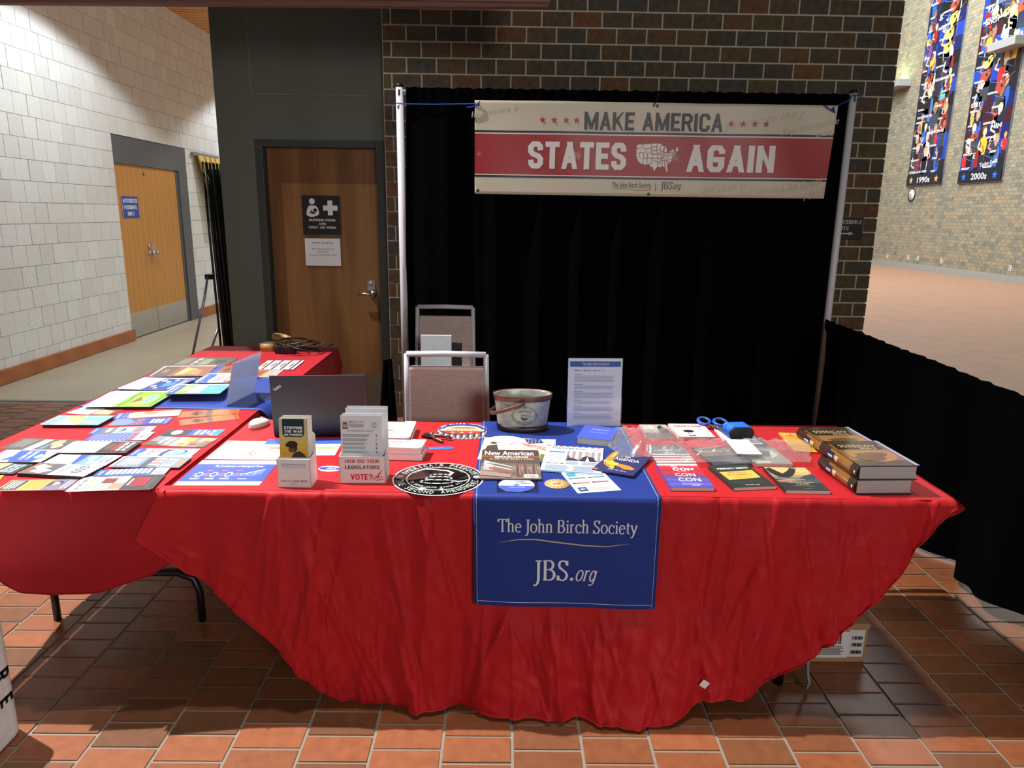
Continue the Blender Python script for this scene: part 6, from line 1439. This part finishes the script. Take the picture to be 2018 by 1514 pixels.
# --- books and magazines on the long table
RUN = RZ+.0012
def d_bluebook(p): p.rect(0, 0, 1, 1, (62, 84, 214)); p.text('The Blue Book', .52, .70, .07, (206, 212, 245), .52, shear=.1).text('of', .52, .60, .03, (206, 212, 245), .03).text('The John Birch Society', .52, .48, .04, (206, 212, 245), .55, serif=True)
o = sheet('book', 'thick blue paperback with pale page edges beside the clear bag', 'book', front((1134.6, 861.5), (1204.4, 868.5), (1218, 843.8), (1154.7, 838.6)), .026, (62, 84, 214), d_bluebook, z=RUN, pages=mat('cream_pages', (206, 200, 178), .8, .2, 160, stretch=(.3, .3, 6)))
def d_cal(p):
    p.rect(0, 0, 1, 1, (214, 204, 170)).ell(.3, .8, .3, .3, (246, 240, 214)).poly([(.05, .4), (.08, .62), (.2, .68), (.24, .40)], (74, 66, 56)).ell(.15, .74, .045, .06, (84, 70, 56)).rect(.06, .745, .24, .765, (90, 76, 60)).line([(.22, .62), (.36, .66), (.50, .88)], .004, (84, 70, 56))
    p.poly([(.46, .82), (.62, .97), (.82, .92), (.92, .6), (.80, .42), (.64, .62)], (226, 214, 206))
    for i in range(3): p.poly([(.50+.05*i, .78-.06*i), (.86, .62-.06*i), (.88, .58-.06*i), (.52+.05*i, .74-.06*i)], (176, 70, 60))
    p.poly([(.56, .97), (.78, 1.0), (.84, .80), (.62, .74)], (62, 62, 110))
    for i in range(12): p.star(.62+.05*(i % 4), .80+.06*(i//4), .0035, W)
    p.text('Freedom', .52, .52, .13, W, .42, shear=.35).rect(.86, .62, 1, 1, (176, 178, 180)); p.text('2026', .90, .84, .09, W, .17, bold=.02).greek(.82, .78, .98, .81, 1, W)
    p.rect(.80, 0, 1, .3, (110, 110, 70))
sheet('calendar', 'horizontal 2026 freedom calendar with flag under the magazine', 'calendar', front((941, 906), (1092, 910), (1097.8, 866.6), (955, 862)), .002, W, d_cal, z=RUN)
def d_mag(p):
    p.rect(0, 0, 1, 1, (88, 74, 68)).bands(0, 0, 1, .5, [(126, 110, 102), (104, 90, 84), (120, 106, 98), (136, 122, 112), (110, 98, 94)]).rect(0, .72, 1, .80, (140, 84, 62)).rect(0, .78, 1, 1, (74, 60, 58))
    p.text('New American', .48, .80, .145, (226, 220, 224), .86, bold=.045).text('ISRAEL/IRAN', .52, .70, .065, W, .58, bold=.03).text('IS THE WAR REALLY OVER?', .52, .63, .05, (226, 196, 160), .76, shear=.25)
    for i in range(5): p.poly([(.05, .60-.05*i), (.50, .40-.05*i), (.54, .36-.05*i), (.05, .56-.05*i)], ((206, 206, 200), (90, 100, 86), (216, 212, 206), (120, 110, 104), (200, 70, 66))[i])
    for x in (.63, .76, .90):
        p.poly([(x-.03, .06), (x-.035, .36), (x-.02, .46), (x, .49), (x+.02, .46), (x+.035, .36), (x+.05, .06)], (96, 72, 66)).poly([(x+.005, .47), (x+.02, .45), (x+.04, .10), (x+.02, .1)], (150, 116, 104))
    for y in (.50, .40, .30): p.text('~', .05, y, .04, W, .10, al='l', bold=.03).greek(.05, y-.04, .22, y-.01, 1, W)
    p.rect(.72, .02, .95, .13, W)
    for i in range(12): p.rect(.745+.013*i, .03, .750+.013*i+.002*(i % 3), .11, K)
    p.poly([(0, .10), (.5, .02), (.52, .12), (0, .24)], (150, 132, 122))
sheet('magazine', 'news magazine with missiles and israel iran headline on the runner', 'magazine', front((945.7, 942.4), (1068.7, 945.1), (1059.4, 887.4), (949.9, 886.5)), .005, (70, 60, 58), d_mag, z=RUN+.0022)
def d_index(p):
    p.rect(0, 0, 1, 1, (232, 236, 242))
    for i in range(9): p.rect(i/9, .965, i/9+.06, 1, ((190, 90, 90), (90, 110, 170))[i % 2])
    p.text('The Freedom', .08, .875, .07, (40, 44, 54), .60, al='l', bold=.02).text('Index', .70, .875, .07, (140, 144, 156), .24, al='l').rect(.06, .72, .34, .76, (70, 110, 190)).greek(.06, .34, .34, .70, 12, (176, 182, 190)).rect(.38, .42, .96, .80, (150, 140, 140))
    for i in range(5): p.rect(.42+i*.11, .48, .47+i*.11, .80, (214, 210, 206))
    p.poly([(.60, .42), (.66, .58), (.74, .62), (.84, .58), (.90, .42)], (40, 44, 62)).ell(.74, .70, .05, .07, (214, 150, 130)).poly([(.71, .42), (.74, .6), (.78, .42)], (200, 216, 236)).poly([(.38, .46), (.44, .54), (.6, .46), (.56, .42), (.38, .42)], (46, 52, 74)).ell(.41, .56, .03, .05, (120, 80, 60))
    p.text('~', .06, .28, .03, (70, 74, 84), .30, al='l').greek(.06, .04, .48, .24, 7, (180, 196, 214)).greek(.52, .04, .94, .24, 7, (180, 196, 214)).greek(.38, .28, .62, .40, 4, (190, 196, 204)).greek(.66, .28, .94, .40, 4, (190, 196, 204)).rect(0, 0, 1, .03, (150, 186, 220))
sheet('newsletter', 'white freedom index newsletter with a group photo on the runner', 'newsletter', front((1066.6, 926.9), (1186.8, 935.8), (1188, 884.1), (1077.4, 877)), .003, W, d_index, z=RUN+.0022)
def d_fly2(p):
    p.rect(0, 0, 1, 1, (238, 241, 242)).rect(.08, .78, .30, .96, (70, 150, 200)).greek(.34, .80, .9, .95, 4, (190, 194, 198))
    for x, y, c in ((.06, .66, (60, 120, 90)), (.52, .66, (60, 120, 170)), (.06, .42, (170, 96, 80)), (.52, .42, (180, 80, 80))): p.rect(x, y, x+.40, y+.055, c); p.rect(x, y, x+.06, y+.055, (50, 44, 44)); p.greek(x, y-.12, x+.4, y-.02, 3, (196, 200, 204))
    p.line([(.06, .04), (.94, .04), (.94, .26), (.06, .26), (.06, .04)], .0008, (180, 184, 188)).rect(.08, .06, .28, .24, (44, 64, 120)).text('JBS', .18, .13, .06, W, .12).greek(.34, .08, .90, .22, 4, (196, 200, 204))
sheet('flyer', 'white flyer with coloured bars at the front edge of the runner', 'flyer', front((1142.2, 973.3), (1224.2, 965), (1187, 929), (1102.3, 931.1)), .0008, W, d_fly2, z=RUN)
def d_agenda(p):
    p.rect(0, 0, 1, 1, (46, 48, 98)); GO = (224, 160, 50)
    p.poly([(.05, .92), (.12, .99), (.19, .97), (.20, .80), (.22, .62), (.26, .50), (.36, .44), (.52, .42), (.72, .40), (.90, .30), (.86, .22), (.66, .22), (.50, .30), (.40, .32), (.42, .20), (.36, .16), (.26, .22), (.14, .30), (.06, .44), (.04, .7)], (206, 134, 44))
    p.poly([(.10, .46), (.24, .52), (.34, .46), (.44, .44), (.46, .36), (.34, .30), (.20, .34)], (240, 190, 60)).poly([(.02, .47), (.12, .50), (.10, .43)], (240, 226, 180)).poly([(.12, .95), (.16, .95), (.15, .7), (.12, .6)], (236, 186, 90)).poly([(.30, .26), (.42, .26), (.44, .12), (.36, .18)], (240, 190, 60))
    p.text('~', .5, .77, .05, W, .14).text('AGENDA', .55, .60, .12, W, .62, shear=-.1, bold=.01).text('~', .46, .10, .035, (170, 170, 196), .26).text('JBS.org', .70, .10, .04, (220, 220, 230), .14)
    p.rect(0, 0, .12, .06, (200, 110, 100))
sheet('book', 'navy paperback with golden eagle titled agenda by the runner edge', 'book', front((1171.3, 923), (1249.8, 940.2), (1280.1, 900.2), (1204.6, 888.3)), .005, (46, 48, 98), d_agenda, z=RUN+.0056)
c_ = PZ(1097.6, 954.9, RUN)
o = thing('wooden_coaster', 'engraved round wooden coaster near the front of the runner', 'coaster', (c_.x, c_.y, RUN))
MB().lathe([(.0405, 0), (.0405, .003), (.0, .003)], 40).build('disc', mat('light_wood', (214, 174, 122), .6, .15, 30), o)
p = Pr(1, 1, .0001); BR = (130, 84, 48); p.ring(0, 0, .038, .038, .001, BR).ring(0, 0, .027, .027, .001, BR).poly([(-.016, -.002), (-.006, .006), (.006, .004), (.014, .010), (.012, -.004), (.0, -.010), (-.014, -.008)], (170, 120, 74)).ell(.008, .002, .005, .006, BR)
for i in range(16): a = i*2*pi/16; p.ell(.0325*cos(a), .0325*sin(a), .0022, .0022, BR, 6)
p.build(o, 'engraving', PRINT_MATTE, Matrix.Translation((0, 0, .0031)))
def d_cd(p): pass
o = sheet('disc_sleeve', 'clear plastic sleeve holding a blue printed disc on the runner', 'disc sleeve', front((978.5, 971.1), (1061.3, 970.2), (1060, 946), (979.9, 944.5)), .0008, W, None, z=RUN, m=clear_mat('clear_sleeve_film', (225, 230, 240), .15, .10))
c_ = PZ(1018, 957, RUN)
o = thing('compact_disc', 'blue and white printed disc inside the clear sleeve', 'disc', (c_.x, c_.y, RUN+.0011)); 
MB().lathe([(.0075, 0), (.059, 0), (.059, .0011), (.0075, .0011), (.0075, 0)], 48, cap=False).build('disc', mat('disc_silver', (170, 176, 190), .2, metal=.6), o)
p = Pr(1, 1, .0001); R_ = .0575
p.ell(0, 0, R_, R_, (190, 214, 234), 48).poly([(R_*cos(radians(a)), R_*sin(radians(a))) for a in range(188, 353, 6)], (70, 92, 190)).ell(0, .0, .010, .010, (110, 130, 180)).text('~', .014, .022, .008, (120, 70, 90), .03).text('~', .028, .006, .009, (200, 70, 70), .028, bold=.02).text('The John Birch Society', 0, -.026, .006, (226, 230, 245), .05, serif=True).rect(-.045, .010, -.012, .030, (200, 220, 230))
p.build(o, 'print', PRINT, Matrix.Translation((0, 0, .0013)))
# right end books
def d_con(p):
    p.bands(0, 0, 1, 1, [(84, 80, 176), (92, 92, 196), (82, 78, 168), (96, 88, 180), (88, 76, 160), (112, 70, 110), (150, 60, 80), (186, 50, 70), (176, 40, 60), (190, 48, 62), (196, 60, 70), (236, 226, 226)])
    p.text('The', .38, .83, .06, W, .14, bold=.02).text('CON', .56, .69, .12, W, .50, bold=.03, shear=.1).text('of the', .50, .62, .045, (236, 190, 190), .22).text('CON', .52, .44, .13, W, .48, bold=.019).text('CON', .54, .22, .15, W, .52, bold=.019).greek(.30, .10, .82, .16, 2, (190, 186, 226)).text('~', .6, .045, .03, (200, 196, 230), .2)
sheet('book', 'red and blue paperback titled the con of the con con', 'book', front((1321, 960.4), (1406.5, 960), (1373.6, 914.6), (1295, 914.6)), .014, (100, 80, 160), d_con, pages=PAGES)
def d_prop(p):
    p.rect(0, 0, 1, 1, (44, 50, 46)); p.text('PROPERTY RIGHTS', .5, .80, .07, W, .76, bold=.02, rot=.02).poly([(.06, .70), (.94, .74), (.92, .36), (.08, .30)], (60, 56, 40)).poly([(.08, .68), (.92, .72), (.90, .38), (.10, .32)], (216, 180, 84)).text('PRIVATE', .5, .60, .06, (110, 90, 40), .46).text('PROPERTY', .5, .50, .07, (110, 90, 40), .62).text('KEEP OUT', .5, .40, .05, (150, 110, 50), .4).greek(.1, .16, .9, .28, 2, (58, 68, 60)).text('~', .5, .07, .03, (210, 214, 210), .34)
sheet('book', 'dark green paperback titled property rights with yellow sign', 'book', front((1439.4, 962.6), (1521, 956.5), (1476, 913), (1407, 920.5)), .012, (44, 50, 46), d_prop, pages=PAGES)
def d_van(p):
    p.rect(0, 0, 1, 1, (42, 46, 48)).bands(.0, .45, 1, 1, [(110, 110, 104), (160, 140, 104), (206, 166, 108), (226, 184, 120), (222, 180, 118)]).poly([(.5, .42), (.72, .60), (1, .72), (1, .3), (.5, .3)], (56, 64, 74)).poly([(0, .3), (1, .3), (1, .5), (.6, .42), (0, .40)], (70, 78, 84)).poly([(.0, .92), (.12, .98), (.30, .70), (.48, .84), (.62, .97), (.70, .93), (.66, .80), (.50, .62), (.34, .52), (.14, .56), (.02, .74)], (38, 36, 40)).poly([(.0, .40), (.3, .46), (.5, .40), (.3, .34), (.05, .34)], (170, 120, 90))
    for i in range(4): p.line([(.54+.05*i, .86), (.60+.05*i, .99)], .003, (38, 36, 40))
    p.text('VANGUARD', .46, .42, .05, (206, 190, 150), .46).text('of the', .5, .365, .03, (206, 190, 150), .12).text('AMERICANIST', .52, .29, .05, (206, 190, 150), .58).text('CAUSE', .52, .22, .05, (206, 190, 150), .28).greek(.26, .16, .8, .19, 1, (120, 120, 116)).greek(.46, .06, .66, .08, 1, (150, 150, 146))
sheet('book', 'dark paperback with soaring eagle at sunset near the table front', 'book', front((1547, 966.3), (1633.7, 967), (1588, 921.5), (1507.5, 921.5)), .013, (40, 44, 46), d_van, pages=PAGES)
# flag book and those around it
def d_amer(p):
    p.rect(0, 0, 1, 1, (110, 104, 104)).bands(0, 0, 1, .5, [(160, 150, 152), (236, 232, 230), (160, 60, 60), (236, 232, 230), (160, 60, 60), (236, 232, 230), (150, 60, 62), (220, 216, 216)]); p.text('AMERICAN', .5, .64, .12, (206, 204, 200), .72, bold=.02).text('~', .5, .52, .06, (206, 204, 200), .3)
sheet('book', 'paperback with flag stripes and american title partly under clear bag', 'book', front((1294, 914), (1364.3, 912.5), (1350, 877), (1274, 879)), .013, (120, 100, 104), d_amer, pages=PAGES)
def d_shadow(p): p.rect(0, 0, 1, 1, (178, 172, 160)).rect(0, .0, 1, .3, (110, 96, 90)).poly([(.55, .3), (.6, .8), (.75, .95), (.85, .7), (.95, .6), (.95, .3)], (56, 52, 52)).rect(.1, .6, .45, .9, (206, 200, 188))
sheet('book', 'pale grey paperback with dark silhouette behind the clear bag', 'book', front((1274, 861), (1327, 860), (1314, 837), (1262, 837)), .013, (170, 164, 156), d_shadow, pages=PAGES)
def d_def(p):
    p.rect(0, 0, 1, 1, (232, 230, 228)); p.text('DEFECTOR', .5, .72, .15, (170, 36, 40), .78, bold=.05).greek(.22, .62, .8, .66, 1, (180, 176, 176)); p.ell(.40, .42, .15, .10, K).line([(.36, .36), (.34, .1)], .0025, K).line([(.44, .36), (.48, .1)], .0025, K).rect(.3, .04, .5, .10, K).rect(.36, .12, .46, .22, (232, 230, 228))
sheet('book', 'white paperback titled defector in red beside the scissors', 'book', front((1336, 861), (1410, 861), (1384, 835.5), (1319.2, 835.5)), .012, (232, 230, 228), d_def, pages=PAGES)
def d_pale(p): p.rect(0, 0, 1, 1, (226, 228, 230)).rect(0, .7, 1, 1, (60, 150, 214)); p.text('~', .3, .5, .12, (70, 80, 100), .2).text('~', .42, .3, .12, (70, 80, 100), .3)
sheet('book', 'white and sky blue paperback under the blue cord reel', 'book', front((1424, 868), (1490, 867), (1470, 840), (1409, 840)), .010, (226, 228, 230), d_pale, pages=PAGES)
def d_char(p): p.rect(0, 0, 1, 1, (62, 60, 62)).poly([(0, .0), (.3, .2), (.2, .6), (0, .7)], (130, 126, 122)).rect(.6, .2, .9, .3, (190, 190, 186)).greek(.6, .4, .92, .6, 2, (150, 150, 148))
sheet('book', 'charcoal paperback in front of the blue cord reel', 'book', front((1441, 881), (1512, 879), (1494, 857.5), (1421.5, 857.5)), .008, (60, 58, 60), d_char, pages=PAGES, z=Z0)
def d_g1(p): p.rect(0, 0, 1, 1, (72, 70, 74)).rect(0, .5, 1, .95, (128, 112, 100)); p.text('~', .5, .72, .09, (180, 172, 160), .8).rect(.5, .06, .9, .1, (120, 118, 118)).greek(.45, .14, .95, .3, 3, (110, 108, 110))
sheet('book', 'charcoal paperback under the clear bag behind the green book', 'book', front((1404, 920), (1472.8, 911), (1440, 880), (1374, 884)), .012, (60, 58, 62), d_g1, pages=mat('dark_page_edge', (70, 64, 62), .8))
def d_g2(p): p.rect(0, 0, 1, 1, (150, 146, 136)).ell(.5, .6, .25, .2, (90, 86, 80)).poly([(.6, .3), (.9, .5), (.85, .8), (.7, .6)], (196, 206, 186)).rect(.05, .06, .45, .14, (210, 208, 200)).rect(.0, .9, 1, 1, (110, 104, 96))
sheet('book', 'grey photo cover paperback under the receipt behind the eagle book', 'book', front((1489.5, 914.5), (1563.3, 914.5), (1520, 880), (1456, 881)), .013, (150, 146, 136), d_g2, pages=PAGES)
def d_rec(p): p.rect(0, 0, 1, 1, (232, 232, 240)); p.text('~', .5, .9, .06, (150, 150, 160), .45).greek(.08, .52, .9, .82, 4, (190, 190, 200), .4).text('INTERNET', .5, .38, .09, (150, 150, 164), .36)
sheet('receipt', 'white curled receipt lying on the clear bag', 'receipt', front((1445.6, 897.3), (1489, 894.2), (1482.7, 868.2), (1438.8, 869.5)), .0006, W, d_rec, z=Z0+.030, curl=.004)
def d_env(p): p.rect(0, 0, 1, 1, (206, 152, 50)).rect(0, .80, 1, 1, (226, 172, 66)).ell(.5, .91, .05, .035, (130, 70, 30)); p.text('~', .45, .80, .05, (70, 50, 30), .5, bold=.02)
sheet('envelope', 'yellow hanging card pouch beside the thick hardcovers', 'envelope', front((1559.5, 890), (1601, 890), (1582.5, 854), (1542.8, 854)), .006, (206, 152, 50), d_env)
# hardcovers
def hardcover(label, quad, z, t, group):
    c, an, w, h = frame(quad, z+t)
    o = thing('hardcover_book', label, 'book', (c.x, c.y, z), an, group)
    DKB = mat('navy_board', (28, 34, 56), .3, .1, 10); JK = wood_mat('sepia_jacket', (112, 70, 34), (150, 104, 56), 6, (3, 3, 3), .18, 4)
    MB().box((-w/2+.006, -h/2+.005, .003), (w/2-.006, h/2-.005, t-.003)).build('pages', mat('grey_pages', (176, 166, 164), .85, .2, 200, stretch=(.2, .2, 8)), o)
    for zz in (0, t-.003): MB().box((-w/2+.004, -h/2, zz), (w/2, h/2, zz+.003)).build('board', DKB, o)
    n = 8; vs = []; 
    m = MB(); m.grid(lambda u, v: (-w/2+.006-.014*sin(u*pi), -h/2+v*h, t*u), 10, 2).build('spine', JK, o)
    p = Pr(w, h, .0001); p.rect(0, 0, 1, 1, (122, 84, 46)).rect(0, 0, 1, .2, (60, 44, 30)).rect(0, .85, 1, 1, (60, 46, 32)); p.ell(.5, .45, .42, .3, (146, 106, 62)).rect(.06, .62, .86, .84, (40, 30, 22)); p.text('AMERICAN', .46, .77, .05, (206, 190, 150), .66).text("PATRIOT'S", .46, .705, .05, (206, 190, 150), .6).text('BIBLE', .62, .645, .045, (206, 190, 150), .3); p.ell(.4, .3, .25, .12, (98, 64, 34)).poly([(.2, .45), (.5, .5), (.8, .46), (.7, .36), (.3, .38)], (96, 70, 44)).rect(.93, 0, 1, 1, (150, 150, 190))
    p.build(o, 'jacket_print', print_mat('jacket_gloss', .12), Matrix.Translation((-w/2, -h/2, t+.0003)))
    def sp(nm, y0, y1, u0, u1, col, lift):
        p = Pr(1, 1, .0001); n_ = 6
        for i in range(n_+1):
            u = u0+(u1-u0)*i/n_
            for y in (y0, y1): p.v.append((-w/2+.0055-.014*sin(u*pi)-lift, -h/2+y*h, t*u))
        for i in range(n_): p.f.append((2*i, 2*i+1, 2*i+3, 2*i+2)); p.c.append(rgba(col))
        p.build(o, nm, PRINT)
    sp('spine_foot', 0, .16, 0, 1, (46, 34, 24), .0004); sp('spine_head', .74, 1, 0, 1, (56, 32, 28), .0004); sp('spine_title_label', .60, .76, .2, .8, (24, 28, 54), .0007); sp('spine_emblem', .48, .57, .3, .7, (196, 176, 140), .0007); sp('publisher_mark', .03, .06, .4, .6, (214, 206, 190), .0009); sp('spine_title', .62, .74, .42, .58, (190, 190, 210), .0010)
    return o
qf = front((1692, 919), (1808, 917.5), (1729, 868.3), (1625, 870.5))
hardcover('thick sepia hardcover lying at the bottom of the front pair', front((1690, 946), (1800, 945), (1722, 896), (1617, 897)), Z0, .050, 'thick sepia hardcovers')
hardcover('thick sepia hardcover lying on top of the front pair', qf, Z0+.0505, .048, 'thick sepia hardcovers')
hardcover('thick sepia hardcover lying alone behind the front pair', front((1640, 888), (1747, 886), (1672, 842), (1578, 843)), Z0, .046, 'thick sepia hardcovers')
# scissors
q = PZ(1413, 852, Z0); sc_ = thing('scissors', 'open scissors with blue and black handles behind the defector book', 'scissors', (q.x, q.y, Z0+.013), 0)
BH_ = mat('blue_grip', (40, 84, 190), .45, .05, 20); ST = mat('dull_blade', (140, 128, 120), .35, .1, 30, metal=.7)
def ringpts(cx, cy, rx, ry, z, tilt): return [(cx+rx*cos(a*pi/10), cy+ry*sin(a*pi/10), z+tilt*sin(a*pi/10)) for a in range(20)]
for cx, cy, rx in ((-.035, .075, .024), (.028, .06, .026)):
    g_ = MB().tube(ringpts(cx, cy, rx, .028, .012, .006), .0065, 8, close=True).build('handle', BH_, sc_); MB().tube(ringpts(cx, cy, rx-.006, .021, .012, .006), .004, 8, close=True).build('grip_liner', BLACKP, g_)
MB().prism([(-.03, .05), (-.006, .01), (.022, -.115), (.030, -.118), (.030, -.10), (.006, .02), (-.02, .055)], .004, .007).build('blade', ST, sc_); MB().prism([(.02, .04), (.0, .0), (.014, -.112), (.024, -.118), (.022, -.09), (.014, .0), (.03, .04)], .001, .004).build('blade', ST, sc_)
MB().lathe([(.004, 0), (.004, .010)], 12, (.004, .004, 0)).build('pivot_screw', CHROME, sc_)
# cord reel
q = PZ(1458, 866, Z0+.012); rl = thing('cord_reel', 'black reel wound with bright blue cord on the paperbacks', 'cord reel', (q.x, q.y+.028, Z0+.012), .1)
def stad(w_, h_, n_=10): return [(w_+h_*cos(radians(a)), h_*sin(radians(a))) for a in range(-90, 91, 18)]+[(-w_+h_*cos(radians(a)), h_*sin(radians(a))) for a in range(90, 271, 18)]
for y0 in (-.03, .045): MB().prism(stad(.026, .024), 0, .008).xf(Matrix.Translation((0, y0, .024)) @ Matrix.Rotation(pi/2, 4, 'X')).build('flange', BLACKP, rl, bevel=.002)
RB = mat('bright_blue_cord', (30, 110, 220), .5, .1, 60)
MB().prism(stad(.02, .016), 0, .072).xf(Matrix.Translation((0, .04, .024)) @ Matrix.Rotation(pi/2, 4, 'X')).build('core', BLACKP, rl)
m = MB()
for k in range(11):
    y = -.025+.0062*k; m.tube([(x*1.12+.001*sin(k*3), y+.002*sin(i*1.3+k), z*1.18+.026+.0012*sin(k*5+i)) for i, (x, z) in enumerate(stad(.022, .0195))], .0036, 6, close=True)
m.build('wound_cord', RB, rl)
# clear bags
def clear_bag(label, px0, px1, py0, py1, seed, z0, amp):
    A, B, C_, D_ = PZ(px0, py1, Z0+z0), PZ(px1, py1, Z0+z0), PZ(px1, py0, Z0+z0), PZ(px0, py0, Z0+z0)
    o = thing('clear_bag', label, 'plastic bag', tuple((A+B+C_+D_)/4), 0, 'clear plastic bags')
    cc = Vector(o.location)
    def fn(lift):
        def f_(u, v):
            q_ = (A*(1-u)+B*u)*(1-v)+(D_*(1-u)+C_*u)*v
            n1 = noise.noise(Vector((u*4+seed, v*3, lift))); n2 = abs(noise.noise(Vector((u*9, v*7+seed, lift*2)))); e = min(1, 6*min(u, 1-u, v, 1-v))
            jx = .018*noise.noise(Vector((v*4, seed, 3)))*(1 if .1 < u < .9 else 2.2)
            return (q_.x-cc.x+jx, q_.y-cc.y+.016*noise.noise(Vector((u*5, seed, 9))), lift*e*(.016+amp*(.5+n1)+.02*n2)+.002*(1-e))
        return f_
    MB().grid(fn(1.0), 44, 26).build('upper_film', BAG, o); MB().grid(fn(.12), 16, 10).build('lower_film', BAG, o)
clear_bag('crumpled clear plastic bag lying over the blue book corner and runner edge', 1206, 1345, 846, 902, 2.0, .016, .035)
clear_bag('crumpled clear plastic bag lying over the paperbacks by the receipt', 1340, 1598, 872, 912, 5.0, .016, .022)
